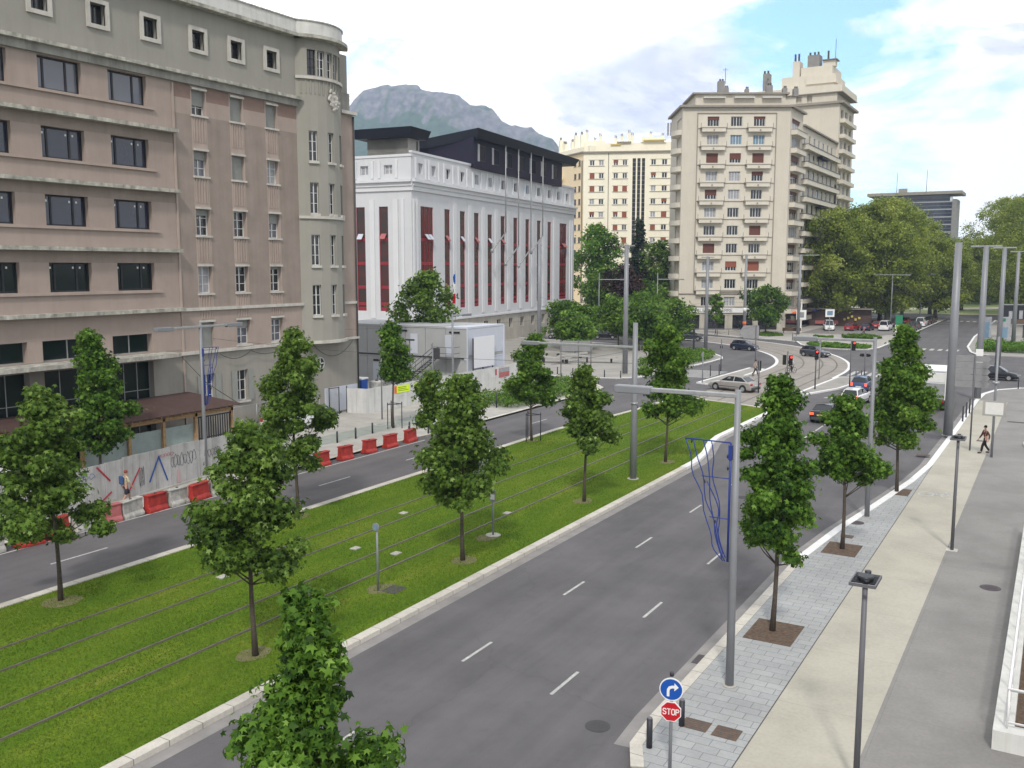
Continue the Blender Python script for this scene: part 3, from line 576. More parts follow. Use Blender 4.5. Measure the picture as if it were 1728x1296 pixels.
GUM = [(.30, .55), (.36, 1.15), (.45, 1.55), (.55, 1.45), (.68, 1.05), (.80, .72), (.9, .42), (1.0, .12)]
TUL = [(.36, .5), (.42, 1.2), (.5, 1.65), (.62, 1.6), (.75, 1.15), (.87, .65), (1.0, .15)]
TULW = [(.33, .6), (.38, 1.7), (.47, 2.2), (.6, 1.95), (.72, 1.5), (.84, .95), (.94, .5), (1.0, .15)]
GA, GB, GC = 'young trees along the right lawn edge of the tramway', 'young trees along the left lawn edge of the tramway', 'pavement trees beside the cycle path'
ns = 'young_tree'
tree(ns, 'nearest young tree, its large-leaved top rising in front of the carriageway at the bottom edge', (-7.55, 8.2, KZ), 8.12, [(.34, .9), (.42, 1.3), (.52, 1.45), (.60, 1.35), (.66, .95), (.74, .98), (.79, .5), (.90, .26), (1.0, .10)], 12500, .070, T['leaf_a'], 11, group=GC, nclump=52, csize=.32)
tree(ns, 'young tree standing in the bark-filled pit beside the lamp post with the blue festoon frame', (-7.4, 29.4, KZ), 8.6, [(.27, .6), (.31, 1.35), (.42, 1.75), (.52, 1.7), (.6, 1.15), (.7, 1.05), (.8, .72), (.9, .5), (1.0, .12)], 8200, .115, T['leaf_a'], 12, group=GC, nclump=48, csize=.42)
tree(ns, 'slim young pavement tree second from the stop sign, trunk leaning slightly in its soil pit', (-7.3, 39.8, KZ), 6.6, [(.40, .6), (.46, 1.4), (.56, 1.55), (.66, 1.5), (.78, .9), (.9, .45), (1.0, .12)], 6500, .125, T['leaf_a'], 13, group=GC, nclump=34, csize=.45)
tree(ns, 'tall pavement tree next to the widest grey mast by the kerb', (-6.9, 51.8, KZ), 9.0, [(.24, .5), (.30, 1.6), (.42, 2.2), (.55, 1.9), (.68, 1.5), (.8, .9), (.92, .5), (1.0, .12)], 8600, .135, T['leaf_mid'], 14, group=GC, nclump=52, csize=.5)
tree(ns, 'round-headed young tree nearest on the lawn, bare branches showing under its crown', (-20.5, 19.6, KZ), 7.4, [(.33, .7), (.36, 1.7), (.47, 2.0), (.6, 1.75), (.75, 1.25), (.9, .75), (1.0, .2)], 8200, .125, T['leaf_b'], 21, group=GA, nclump=44, csize=.48, shell=.35)
tree(ns, 'dense oval young tree on the lawn between the two small tramway posts', (-20.15, 30.6, KZ), 7.7, [(.26, .5), (.33, 1.6), (.45, 2.05), (.6, 1.7), (.75, 1.2), (.88, .75), (1.0, .15)], 8200, .13, T['leaf_b'], 22, group=GA, nclump=46, csize=.5)
tree(ns, 'smaller narrow young tree on the lawn right before the white-topped steel lamp mast', (-20.1, 41.7, KZ), 7.0, [(.36, .6), (.45, 1.35), (.58, 1.3), (.7, 1.05), (.85, .6), (1.0, .15)], 5600, .13, T['leaf_b'], 23, group=GA, nclump=34, csize=.42)
tree(ns, 'farthest young tree on the right lawn edge, in front of the silver saloon', (-20.1, 52.9, KZ), 8.4, [(.30, .6), (.38, 1.7), (.48, 2.1), (.6, 1.9), (.75, 1.35), (.9, .75), (1.0, .15)], 7200, .14, T['leaf_mid'], 24, group=GA, nclump=42, csize=.52)
tree(ns, 'broad young tree with dark leaning trunk in front of the graffiti hoarding', (-29.9, 19.5, KZ), 7.75, [(.27, .6), (.31, 1.9), (.42, 2.45), (.55, 2.1), (.68, 1.4), (.78, 1.05), (.9, .7), (1.0, .2)], 8800, .13, T['leaf_b'], 31, group=GB, nclump=50, csize=.52, lean=(-.25, 0))
tree(ns, 'tall lawn-edge tree before the ground floor window with open shutters', (-30.6, 32.2, KZ), 9.2, [(.24, .8), (.30, 2.1), (.42, 2.5), (.56, 2.15), (.7, 1.5), (.82, .95), (.93, .5), (1.0, .15)], 9800, .135, T['leaf_b'], 32, group=GB, nclump=50, csize=.5)
tree(ns, 'sparse pale young tree half hidden behind the dense oval one at the left lawn edge', (-30.7, 43.5, KZ), 6.1, [(.38, .5), (.5, 1.0), (.65, 1.1), (.8, .8), (1.0, .3)], 1500, .16, T['leaf_b'], 33, group=GB, nclump=22, csize=.5)
tree(ns, 'staked young tree on the lawn, three posts round its trunk by the kerb', (-30.6, 55.0, KZ), 7.4, [(.32, .6), (.38, 1.6), (.5, 1.9), (.64, 1.6), (.8, 1.2), (.92, .7), (1.0, .2)], 6200, .14, T['leaf_mid'], 34, group=GB, nclump=38, csize=.5, stakes=True)
tree('pavement_tree', 'dark narrow columnar tree held by three stakes before the grey site cabins', (-41.8, 54.3, KZ), 8.0, [(.42, .4), (.48, 1.1), (.56, 1.3), (.66, 1.15), (.78, .9), (.9, .55), (1.0, .2)], 5200, .14, T['leaf_a'], 41, nclump=34, csize=.5, stakes=True)
tree('pavement_tree', 'bushy tree growing behind the graffiti hoarding in front of the dark shop windows', (-43.6, 31.2, KZ), 8.6, [(.22, .6), (.3, 1.9), (.42, 2.1), (.55, 1.6), (.68, 1.25), (.8, .95), (.92, .6), (1.0, .2)], 8200, .135, T['leaf_a'], 42, nclump=48, csize=.52)
tree('round_tree', 'bushy round tree behind the site cabins at the corner of the pink office building', (-58.5, 82.0, KZ), 11.5, [(.35, 1.2), (.5, 2.7), (.7, 3.1), (.88, 2.2), (1.0, .6)], 5200, .24, T['leaf_b'], 43, kind='q', nclump=40, csize=.95, trunk=.18, clear=3.5)
# middle distance
MIDP = [(.28, 1.5), (.4, 3.0), (.62, 3.4), (.82, 2.6), (1.0, .7)]
mids = [(-62.5, 121.5, 7.0, .95), (-58.0, 118.5, 6.4, .9), (-56.5, 128.0, 7.4, 1.15), (-51.5, 124.0, 7.2, 1.1), (-56.5, 136.0, 7.4, 1.1), (-50.0, 134.5, 7.0, 1.05), (-60.0, 146.0, 7.6, 1.15), (-56.0, 112.5, 5.6, .7)]
ml = ['low round plaza tree nearest the white panel building', 'small plaza tree left of the curved benches, behind the site cabins', 'spreading plaza tree over the grey benches', 'bright green plaza tree directly above the curved benches', 'dark round plaza tree in the second row behind the benches', 'low plaza tree beside the tall mast on the plaza corner', 'rear plaza tree under the copper-leaved tree', 'smallest plaza tree beside the end wall of the site cabins']
for i, (x, y, h, s_) in enumerate(mids): tree('plaza_tree', ml[i], (x, y, KZ), h, [(a, b * s_) for a, b in MIDP], 3600, .26, T['leaf_mid'], 50 + i, kind='q', group='round trees on the plaza', nclump=34, csize=1.05 * s_, trunk=.12, clear=2)
tree('plane_tree', 'large bright green tree right behind the corner of the white building', (-83, 176, 0), 21, [(.2, 2), (.4, 4.6), (.65, 5.2), (.85, 3.8), (1, 1)], 6500, .36, T['leaf_bright'], 60, kind='q', nclump=46, csize=1.6, trunk=.3, clear=4, limbs=False)
tree('copper_tree', 'dark purple copper-leaved tree in front of the pale apartment block', (-70.5, 162, 0), 12.0, [(.15, 2), (.35, 4.0), (.6, 4.4), (.85, 3.0), (1, .8)], 5200, .34, T['leaf_copper'], 61, kind='q', nclump=40, csize=1.5, trunk=.25, clear=3, limbs=False)
tree('conifer', 'tall dark conifer in front of the stairwell strips of the apartment block', (-76.5, 183, 0), 22.5, [(.06, 3.0), (.25, 3.3), (.5, 2.4), (.75, 1.4), (1, .2)], 6500, .32, T['leaf_conifer'], 62, kind='q', nclump=60, csize=1.1, trunk=.25, clear=2, limbs=False)
tree('broad_tree', 'broad green tree between the conifer and the cream corner tower', (-70.5, 180, 0), 17.5, [(.1, 2), (.3, 4.2), (.6, 4.8), (.85, 3.3), (1, 1)], 6500, .34, T['leaf_b'], 63, kind='q', nclump=46, csize=1.5, trunk=.3, clear=3, limbs=False)
tree('broad_tree', 'low dark tree mass left of the tram stop shelter', (-68.0, 166, 0), 9.5, [(.05, 3), (.3, 4.5), (.6, 4.6), (.85, 3.0), (1, 1)], 5200, .32, T['leaf_mid'], 64, kind='q', nclump=40, csize=1.4, trunk=.2, clear=2, limbs=False)
tree('broad_tree', 'green tree low beside the end of the white building, behind the plaza trees', (-77.0, 168, 0), 12, [(.05, 3), (.3, 4.5), (.6, 4.6), (.85, 3.0), (1, 1)], 5200, .34, T['leaf_mid'], 65, kind='q', nclump=40, csize=1.4, trunk=.2, clear=2, limbs=False)
tree('island_tree', 'spreading tree with benches under it on the oval bed before the cream tower', (-45.0, 166.3, KZ), 8.6, [(.25, 2.2), (.4, 4.4), (.6, 4.7), (.8, 3.6), (1, .8)], 4600, .3, T['leaf_mid'], 66, kind='q', nclump=40, csize=1.15, trunk=.16, clear=2.2)
tree('street_sapling', 'thin sapling in front of the white shop fascia', (-53.0, 163.0, KZ), 7.2, [(.3, .6), (.5, 1.5), (.75, 1.3), (1, .3)], 900, .28, T['leaf_mid'], 67, kind='q', nclump=16, csize=.6, trunk=.07)
# the big plane trees up the avenue
PL = [(.14, 4.0), (.26, 8.0), (.5, 10.8), (.72, 10.0), (.88, 7.2), (1.0, 2.5)]
bigs = [(-39.5, 197, 24, .82, 'plane tree closest to the balcony wing of the cream tower'), (-33.5, 214, 26.5, .9, 'large plane tree in front of the dark glass office slab'), (-35.5, 238, 28.5, .95, 'tallest plane tree left of the avenue, rising behind the balcony wing'), (-24.5, 232, 18.5, .75, 'plane tree over the row of parked cars'), (-29, 262, 21.5, .95, 'plane tree behind the parked cars at the park edge'), (-24.0, 290, 20, .8, 'plane tree left of the park path'),
        (-38, 218, 25.5, .8, 'plane tree filling the gap beside the balcony wing, behind the kiosk'), (-30.5, 224, 24.5, .8, 'plane tree in the middle of the big tree mass left of the avenue'), (-30.5, 203, 21, .75, 'lower plane tree leaning over the kiosk and the parked cars'),
        (-8.5, 262, 30, .95, 'plane tree right of the avenue, behind the row of tall masts'), (-3.0, 236, 28, .95, 'plane tree above the billboard at the right edge'), (-14.5, 300, 32, 1.0, 'tall pale plane tree at the end of the avenue right of the dark office slab'), (2.0, 280, 27, 1.0, 'plane tree at the far right edge beyond the masts'), (-1.5, 212, 20, .7, 'lower plane tree behind the far-corner billboard'), (-20.0, 335, 22, .9, 'far park tree in the gap at the end of the avenue')]
for i, (x, y, h, s_, lb) in enumerate(bigs):
    tree('plane_tree', lb, (x, y, 0), h, [(a, b * s_) for a, b in PL], 30000, .27, T['leaf_far'], 80 + i, kind='q', group='big plane trees lining the avenue', nclump=170, csize=2.1 * s_, trunk=.42, bark='bark_pale' if i > 5 else 'bark', clear=5, shell=.25)
# the wood behind the avenue, read as one mass
rg = np.random.default_rng(7); C = []
for k in range(240):
    x = rg.uniform(-75, 90); y = rg.uniform(345, 420) - abs(x) * .1; h = rg.uniform(9, 19); n_ = 170
    d = rg.normal(0, 1, (n_, 3)); d /= np.linalg.norm(d, axis=1, keepdims=True); C.append(np.array([x, y, h * .55])[None] + d * np.array([5.5, 5.5, h * .5]) * (1 + .15 * rg.normal(0, 1, (n_, 1))))
C = np.concatenate(C); V, F, k = leaves(C, rg.normal(0, 1, C.shape) + np.array([0, 0, .8]), .95, rg, 'q')
tag(fastmesh('woodland', V, F, np.clip(rg.normal(.35, .2, len(C)), 0, 1), T['leaf_far']), 'distant green woodland closing the end of the avenue beyond the park', 'woodland', kind='stuff')
# shrub beds (ground cover, uncountable)
def shrubs(label, poly, n, h, z, seed, mat='leaf_mid', ls=.09):
    rg = np.random.default_rng(seed); P = np.array(poly); x = rg.uniform(P[:, 0].min(), P[:, 0].max(), n * 2); y = rg.uniform(P[:, 1].min(), P[:, 1].max(), n * 2); k = inpoly(x, y, poly); x, y = x[k][:n], y[k][:n]; n = len(x)
    hh = h * (.55 + .3 * np.sin(x * 2.1 + seed) * np.sin(y * 1.7) + .25 * rg.random(n)); zz = z + hh * rg.random(n) ** .5
    V, F, kk = leaves(np.c_[x, y, zz], rg.normal(0, .6, (n, 3)) + np.array([0, 0, 1]), ls, rg, 'q')
    tag(fastmesh('shrub_bed', V, F, np.clip(rg.normal(.45, .2, n), 0, 1), T[mat]), label, 'shrubs', kind='stuff')
shrubs('low green shrubs along the kerb behind the staked lawn tree', [(-38.6, 67), (-44, 66.5), (-44.5, 84), (-40.5, 84.2), (-38.7, 82)], 9000, 1.1, KZ, 1, ls=.13)
shrubs('rounded bed of green shrubs on the plaza tip beside the slim advertising column', [(-38.4, 105), (-44, 104), (-45.5, 125), (-42, 124.5), (-39.0, 120), (-38.2, 114)], 9000, 1.0, KZ, 2, ls=.14)
shrubs('long green shrub bed with pale kerb behind the dark grey hatchback', [(-33.6, 147.5), (-31, 142.6), (-27, 141.8), (-24.0, 143), (-23.8, 146.5), (-31, 148.5)], 7000, .55, KZ, 3, 'leaf_bright', .16)
shrubs('small triangular shrub bed before the white van', [(-36, 163.5), (-32.5, 162), (-31.8, 158), (-35.2, 159.0)], 3000, .55, KZ, 4, 'leaf_bright', .16)
shrubs('oval shrub bed on the paved island beside the wayfinding totem', [(-31.6, 163.5), (-27, 161), (-25.2, 165), (-28, 169), (-31, 168)], 4000, .7, KZ, 5, 'leaf_mid', .16)
shrubs('oval green bed under the spreading island tree', [(-47.6, 163.5), (-43, 160.5), (-41.2, 163.5), (-42.5, 168.0), (-46, 169.5)], 3500, .3, KZ, 6, 'leaf_mid', .16)
shrubs('bed of bright shrubs at the far right corner behind the direction boards', [(-10.0, 146), (-2.0, 145.5), (1, 152), (-9.8, 157)], 7000, 1.5, KZ, 7, 'leaf_bright', .17)
# mountain behind the town
def mountain():
    ridge = [(-2700, 150), (-2350, 235), (-2120, 370), (-2010, 455), (-1950, 500), (-1900, 555), (-1845, 563), (-1760, 557), (-1690, 540), (-1640, 538), (-1590, 500), (-1540, 490), (-1480, 440), (-1420, 415), (-1370, 390), (-1310, 330), (-1240, 300), (-1100, 220), (-900, 120), (-500, 40)]
    xs = [r_[0] for r_ in ridge]; zs = [r_[1] for r_ in ridge]; rg = np.random.default_rng(3)
    nx, ny = 260, 130; V = []; F = []; RK = []
    from mathutils import noise as mn
    for j in range(ny):
        t = j / (ny - 1)                    # 0 foot in front, 1 ridge, then back slope
        for i in range(nx):
            x = -3000 + 2600 * i / (nx - 1); zr = float(np.interp(x, xs, zs)) * 1.02
            s_ = min(t / .78, 1.0); zf = (0.50 * s_ if s_ < .58 else .29 + (s_ - .58) / .42 * .71 if s_ < 1 else 1.0)
            # cliff band near the top
            if .58 <= s_ < 1: q = (s_ - .58) / .42; zf = .29 + .71 * (q ** 1.7 * .4 + .6 * min(1, max(0, (q - .62) / .30)))
            if t > .78: zf = 1 - (t - .78) / .22 * .6
            p = Vector((x / 160, t * 9, 0)); nz = mn.fractal(p, .9, 2.1, 6); nz2 = mn.fractal(Vector((x / 45, t * 22, 3)), .8, 2.1, 5)
            nz3 = mn.fractal(Vector((x / 16, t * 60, 7)), .8, 2.1, 4); z = max(-5, zr * zf + nz3 * 4 * min(1, zr / 300) + (nz * 46 + nz2 * 17) * (math.sin(min(1, t * 1.25) * PI / 2)) * (.35 if t > .7 else 1) * min(1, zr / 300))
            y = 1500 + 1100 * t + (x + 1900) * .38 + nz * 40
            V.append((x, y, z)); RK.append(min(1, max(0, (s_ - .925 + nz * .02 + nz2 * .02) / .01)) * min(1, max(.0, (x + 2010 + nz2 * 80) / 90)) * (.7 + .3 * min(1, max(0, (.5 + nz3 * 1.5)))))
    for j in range(ny - 1):
        for i in range(nx - 1): a = j * nx + i; F.append((a, a + 1, a + nx + 1, a + nx))
    me = bpy.data.meshes.new('hill'); me.from_pydata(V, [], F); me.polygons.foreach_set('use_smooth', [True] * len(F)); me.update(); at = me.attributes.new('rock', 'FLOAT', 'POINT'); at.data.foreach_set('value', RK)
    m, n, l, p = newmat('mountain_rock_and_forest'); g = n.new('ShaderNodeNewGeometry'); sp = n.new('ShaderNodeSeparateXYZ'); l.new(g.outputs['True Normal'], sp.inputs[0])
    t = n.new('ShaderNodeTexNoise'); t.inputs['Scale'].default_value = .012; t.inputs['Detail'].default_value = 10; t.inputs['Roughness'].default_value = .7; l.new(g.outputs['Position'], t.inputs['Vector'])
    ar = n.new('ShaderNodeAttribute'); ar.attribute_name = 'rock'; ad = n.new('ShaderNodeMath'); ad.operation = 'MULTIPLY_ADD'; l.new(t.outputs['Fac'], ad.inputs[0]); ad.inputs[1].default_value = -.9; l.new(ar.outputs['Fac'], ad.inputs[2])
    r_ = n.new('ShaderNodeValToRGB'); l.new(ad.outputs[0], r_.inputs[0]); e = r_.color_ramp.elements; e[0].position = .18; e[0].color = (.040, .088, .026, 1); e[1].position = .42; e[1].color = (.21, .185, .22, 1)
    t2 = n.new('ShaderNodeTexNoise'); t2.inputs['Scale'].default_value = .06; t2.inputs['Detail'].default_value = 8; l.new(g.outputs['Position'], t2.inputs['Vector'])
    r2 = n.new('ShaderNodeValToRGB'); l.new(t2.outputs['Fac'], r2.inputs[0]); e = r2.color_ramp.elements; e[0].position = .35; e[0].color = (.6, .65, .65, 1); e[1].position = .65; e[1].color = (1.45, 1.45, 1.3, 1)
    mm = n.new('ShaderNodeMix'); mm.data_type = 'RGBA'; mm.blend_type = 'MULTIPLY'; mm.inputs[0].default_value = 1; l.new(r_.outputs[0], mm.inputs[6]); l.new(r2.outputs[0], mm.inputs[7]); l.new(mm.outputs[2], p.inputs['Base Color']); p.inputs['Roughness'].default_value = 1; p.inputs['Specular IOR Level'].default_value = 0
    t3 = n.new('ShaderNodeTexNoise'); t3.inputs['Scale'].default_value = .035; t3.inputs['Detail'].default_value = 9; t3.inputs['Roughness'].default_value = .7; l.new(g.outputs['Position'], t3.inputs['Vector']); bb = n.new('ShaderNodeBump'); bb.inputs['Strength'].default_value = .8; bb.inputs['Distance'].default_value = 14; l.new(t3.outputs['Fac'], bb.inputs['Height']); l.new(bb.outputs[0], p.inputs['Normal'])
    me.materials.append(m); o = bpy.data.objects.new('hill', me); COL.objects.link(o); tag(o, kind='structure')
mountain()
# ------------------------------------------------------------------ buildings
class Fr:                                   # facade frame: x along the wall (right seen from outside), -y outwards, z up
    def __init__(s, O, ang): s.O = Vector((O[0], O[1], 0)); s.ang = R(ang); s.M = Matrix.Translation(s.O) @ Matrix.Rotation(s.ang, 4, 'Z')
    def w(s, x, y, z): return s.M @ Vector((x, y, z))
    def box(s, mb, x0, x1, y0, y1, z0, z1, mi=0):
        b = MB(); b.box(x0, x1, y0, y1, z0, z1, mi); b.xf(s.M); return mb.add(b.v, b.f, mi)
    def wall(s, mb, x0, x1, z0, z1, holes, depth=.3, matf=None, xb=(), zb=(), rev=None):
        xs = sorted({x0, x1, *xb, *[h[0] for h in holes], *[h[1] for h in holes]}); zs = sorted({z0, z1, *zb, *[h[2] for h in holes], *[h[3] for h in holes]})
        xs = [x for x in xs if x0 - 1e-6 <= x <= x1 + 1e-6]; zs = [z for z in zs if z0 - 1e-6 <= z <= z1 + 1e-6]
        for i in range(len(xs) - 1):
            for j in range(len(zs) - 1):
                cx, cz = (xs[i] + xs[i + 1]) / 2, (zs[j] + zs[j + 1]) / 2
                if any(h[0] < cx < h[1] and h[2] < cz < h[3] for h in holes): continue
                mb.add([s.w(xs[i], 0, zs[j]), s.w(xs[i + 1], 0, zs[j]), s.w(xs[i + 1], 0, zs[j + 1]), s.w(xs[i], 0, zs[j + 1])], [(0, 1, 2, 3)], matf(cx, cz) if matf else 0)
        for h in holes:
            a, b, c, d = h[:4]; m = rev if rev is not None else (matf(a - .01, (c + d) / 2) if matf else 0)
            for p, q in (((a, c), (a, d)), ((b, d), (b, c)), ((a, d), (b, d)), ((b, c), (a, c))):
                mb.add([s.w(p[0], 0, p[1]), s.w(q[0], 0, q[1]), s.w(q[0], depth, q[1]), s.w(p[0], depth, p[1])], [(0, 1, 2, 3)], m)
        return mb
WM = {}
def winmesh(w, h, nv, nh, t, frame, kind='f', drop=0.0):
    key = (round(w, 2), round(h, 2), nv, nh, t, frame, kind)
    if key in WM: return WM[key]
    mb = MB()
    if kind == 'f':
        mb.box(-w / 2, -w / 2 + t, 0, .07, 0, h); mb.box(w / 2 - t, w / 2, 0, .07, 0, h); mb.box(-w / 2 + t, w / 2 - t, 0, .07, 0, t); mb.box(-w / 2 + t, w / 2 - t, 0, .07, h - t, h)
        for k in range(1, nv + 1):
            x = -w / 2 + w * k / (nv + 1); tt = t * (1.5 if nv == 1 or nv == 3 and k == 2 else .8); mb.box(x - tt / 2, x + tt / 2, .004, .066, t, h - t)
        for k in range(1, nh + 1):
            z = h * k / (nh + 1); mb.box(-w / 2 + t, w / 2 - t, .012, .058, z - t * .35, z + t * .35)
    elif kind == 'p': mb.box(-w / 2 + .01, w / 2 - .01, .04, .055, .01, h - .01)
    elif kind == 's':
        mb.box(-w / 2 + .02, w / 2 - .02, -.02, .02, h * (1 - nv / 100), h)
        n_ = max(3, int(h * nv / 100 / .12))
        for k in range(n_): z = h - (k + .5) * h * nv / 100 / n_; mb.box(-w / 2 + .02, w / 2 - .02, -.035, -.02, z - .03, z + .03)
    WM[key] = mb.mesh('window_' + kind, T[frame]); return WM[key]
def window(root, fr, x0, x1, z0, z1, depth=.22, nv=1, nh=0, t=.07, frame='white_frame', pane='glass', shut=0, shutm='shutter_brown', sill=None, sillw=.12):
    w, h = x1 - x0, z1 - z0; loc = fr.w((x0 + x1) / 2, depth, z0) - root.location
    f = inst(winmesh(w, h, nv, nh, t, frame), 'window', root, loc, fr.ang)
    inst(winmesh(w, h, 0, 0, 0, pane, 'p'), 'pane', f, (0, 0, 0))
    if shut: inst(winmesh(w, h, shut, 0, 0, shutm, 's'), 'shutter', f, (0, -.06, 0))
    if sill:
        key = ('sill', round(w, 2), sill, sillw)
        if key not in WM: WM[key] = MB().box(-w / 2 - .12, w / 2 + .12, -depth - sillw, -depth + .1, -.13, -.003).mesh('sill', T[sill])
        inst(WM[key], 'sill', f, (0, 0, 0))
    return f
rb = random.Random(4)
# ---- pink office building on the left
F0 = Fr((-50, 0), 90)
L = empty('office_building', 'tall pink and grey rendered office building with ledges and a rounded corner bay', 'building', (-50, 10, 0))
L_h = []; wide = []
for k in range(6):
    a = 33.2 - 4.5 * (5 - k) + (22.5 - 18)
for x0 in (15.2, 19.7, 24.2, 28.7, 33.2, 37.7):
    for z0, z1 in ((21.8, 23.6), (18.0, 19.75), (14.2, 15.95), (10.4, 12.1)): wide.append((x0 - .0, x0 + 2.72, z0, z1))
strips_ = [(x0 - .7, x0 + 2.9, 6.45, 7.65) for x0 in (15.2, 19.7, 24.2, 28.7, 33.2)] + [(37.1, 40.0, 6.45, 7.65)]
shops = [(a, b, .35, 5.9) for a, b, _, _ in strips_]
top = [(x - .52, x + .52, 26.0, 27.2) for x in (18.6, 22.3, 26.0, 29.75, 33.5, 37.2, 40.9, 44.65, 47.95, 51.3)]
colx = ((43.95, 45.1), (47.25, 48.4), (50.6, 51.7)); mid = [(a, b, z0, z1) for a, b in colx for z0, z1 in ((21.8, 23.4), (17.85, 19.5), (13.95, 15.7), (10.1, 11.9))]
low = [(a - .05, b, 6.42, 8.15) for a, b in colx]; gnd = [(44.0, 45.0, 2.4, 4.6), (47.0, 48.05, 2.4, 4.6), (51.0, 52.0, 2.4, 4.6)]
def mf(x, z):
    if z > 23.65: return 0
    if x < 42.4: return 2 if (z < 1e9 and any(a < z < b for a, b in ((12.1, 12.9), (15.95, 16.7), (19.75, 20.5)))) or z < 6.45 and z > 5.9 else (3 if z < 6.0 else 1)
    if z < 6.15: return 3
    if z < 9.05: return 1
    if any(a - .08 < x < b + .08 for a, b in colx): return 4
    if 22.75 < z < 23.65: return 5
    return 2 if z < 21.75 else 1
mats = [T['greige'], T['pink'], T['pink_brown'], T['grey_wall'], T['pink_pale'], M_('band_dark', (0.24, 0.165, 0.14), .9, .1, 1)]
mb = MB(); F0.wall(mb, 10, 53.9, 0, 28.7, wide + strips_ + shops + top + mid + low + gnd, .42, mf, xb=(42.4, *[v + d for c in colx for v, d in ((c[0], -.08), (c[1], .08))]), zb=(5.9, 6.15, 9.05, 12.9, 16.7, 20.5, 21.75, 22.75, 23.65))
# back, south side, roof, bay edges
mb.box(-78, -50.5, 10.0, 60.2, 0, 28.6, 0)
wpart(mb, 'wall', mats, L)
for a, b, z0, z1 in wide: 
    f = window(L, F0, a, b, z0, z1, .30, 0, 0, .10, 'dark_frame', 'glass_sky_painted' if z0 > 20 else ('glass_blue' if z0 > 12 else 'glass_green'))
    key = ('mull',)
    if key not in WM: WM[key] = MB().box(-.06, .06, -.01, .075, .08, 1.68).mesh('mullion', T['dark_frame'])
    for x in (-.86, .55): inst(WM[key], 'mullion', f, (x, 0, 0))
    if z0 < 20:
        if 'stk' not in WM:
            WM['stk'] = MB().box(-.05, .05, .02, .035, 1.35, 1.47).mesh('sticker', T['sign_white'])
        for x in (-1.1, .35, .8): inst(WM['stk'], 'sticker', f, (x, 0, 0))
for a, b, z0, z1 in strips_: window(L, F0, a, b, z0, z1, .40, 1, 0, .05, 'galv', 'glass_green')
for a, b, z0, z1 in shops: window(L, F0, a, b, z0, z1, .40, 2, 2, .06, 'galv', 'glass_green')
tb = MB()
for a, b, z0, z1 in top:
    for q in ((a - .24, a, z0 - .24, z1 + .24), (b, b + .24, z0 - .24, z1 + .24), (a, b, z1, z1 + .24), (a, b, z0 - .24, z0)): F0.box(tb, q[0], q[1], -.12, .1, q[2], q[3])
    window(L, F0, a, b, z0, z1, .34, 1 if a < 43 else 0, 0 if a < 43 else 1, .06, 'dark_frame', 'glass')
wsplit(tb, 'window_surround', T['sill_white'], L, 4)
st = {(43.95, 21.8): 62, (47.25, 21.8): 100, (50.6, 21.8): 100, (43.95, 17.85): 35, (47.25, 17.85): 100, (43.95, 13.95): 24, (50.6, 13.95): 40, (50.6, 10.1): 12}
lt = MB(); fl = MB()
for a, b, z0, z1 in mid + low:
    s_ = st.get((a, z0), {43.9: 100, 47.2: 32, 50.55: 10}.get(round(a, 2), 0) if z0 < 7 else 0)
    window(L, F0, a, b, z0, z1, .3, 1, 2, .06, 'white_frame', rb.choice(('glass', 'glass', 'glass_sky_painted', 'curtain')), s_, 'shutter_grey', 'sill_white')
    F0.box(lt, a - .05, b + .05, -.14, .0, z1 + .0, z1 + .13)
    if z0 > 9.5:
        for k in range(5): xx = a + (b - a) * (k + .5) / 5; F0.box(fl, xx - .035, xx + .035, -.05, 0, z0 - 1.75, z0 - .14, 0)
wsplit(lt, 'window_lintel', T['sill_white'], L); wsplit(fl, 'fluting', T['pink_pale'], L, 5)
for i, (a, b, z0, z1) in enumerate(gnd):
    f = window(L, F0, a, b, z0, z1, .28, 1, 2, .07, 'white_frame', 'glass', 0, sill='sill_white')
    for sx in (-1, 1): f2 = inst(WM.setdefault('leafsh', MB().box(0, .5, -.03, .0, 0, 2.2).mesh('shutter', T['shutter_grey'])), 'shutter', f, (sx * (.52) - (.5 if sx < 0 else 0), -.32, 0))
t2 = MB()
for z in (20.5, 16.7, 12.9, 9.1): F0.box(t2, 10, 42.35, -.55, 0.02, z - .11, z + .11)
F0.box(t2, 10, 40.9, -1.6, .02, 6.15, 6.4)
wsplit(t2, 'ledge', T['ledge'], L)
t3 = MB()
for z in (21.70, 17.9, 14.1, 10.3): F0.box(t3, 10, 40.9, -.14, .02, z - .08, z + .07, 1)
F0.box(t3, 42.42, 53.9, -.18, .02, 8.95, 9.15); F0.box(t3, 41.2, 53.85, -.2, .02, 6.05, 6.25)
wsplit(t3, 'string_course', [T['sill_white'], T['pink_pale']], L)
t4 = MB(); F0.box(t4, 10, 53.7, -.22, .02, 23.68, 24.15, 0); F0.box(t4, 10, 53.95, -.5, .02, 24.15, 24.36, 1); F0.box(t4, 10, 53.9, -.62, .5, 28.62, 28.85, 1); F0.box(t4, 10, 53.9, -.25, .3, 28.85, 29.85, 2); F0.box(t4, 10, 53.9, -.32, .36, 29.85, 29.93, 1)
F0.box(t4, 42.33, 42.47, -.08, .05, .2, 23.6, 3); wpart(t4, 'cornice', [T['cornice'], T['ledge'], T['parapet'], T['pink_pale']], L)
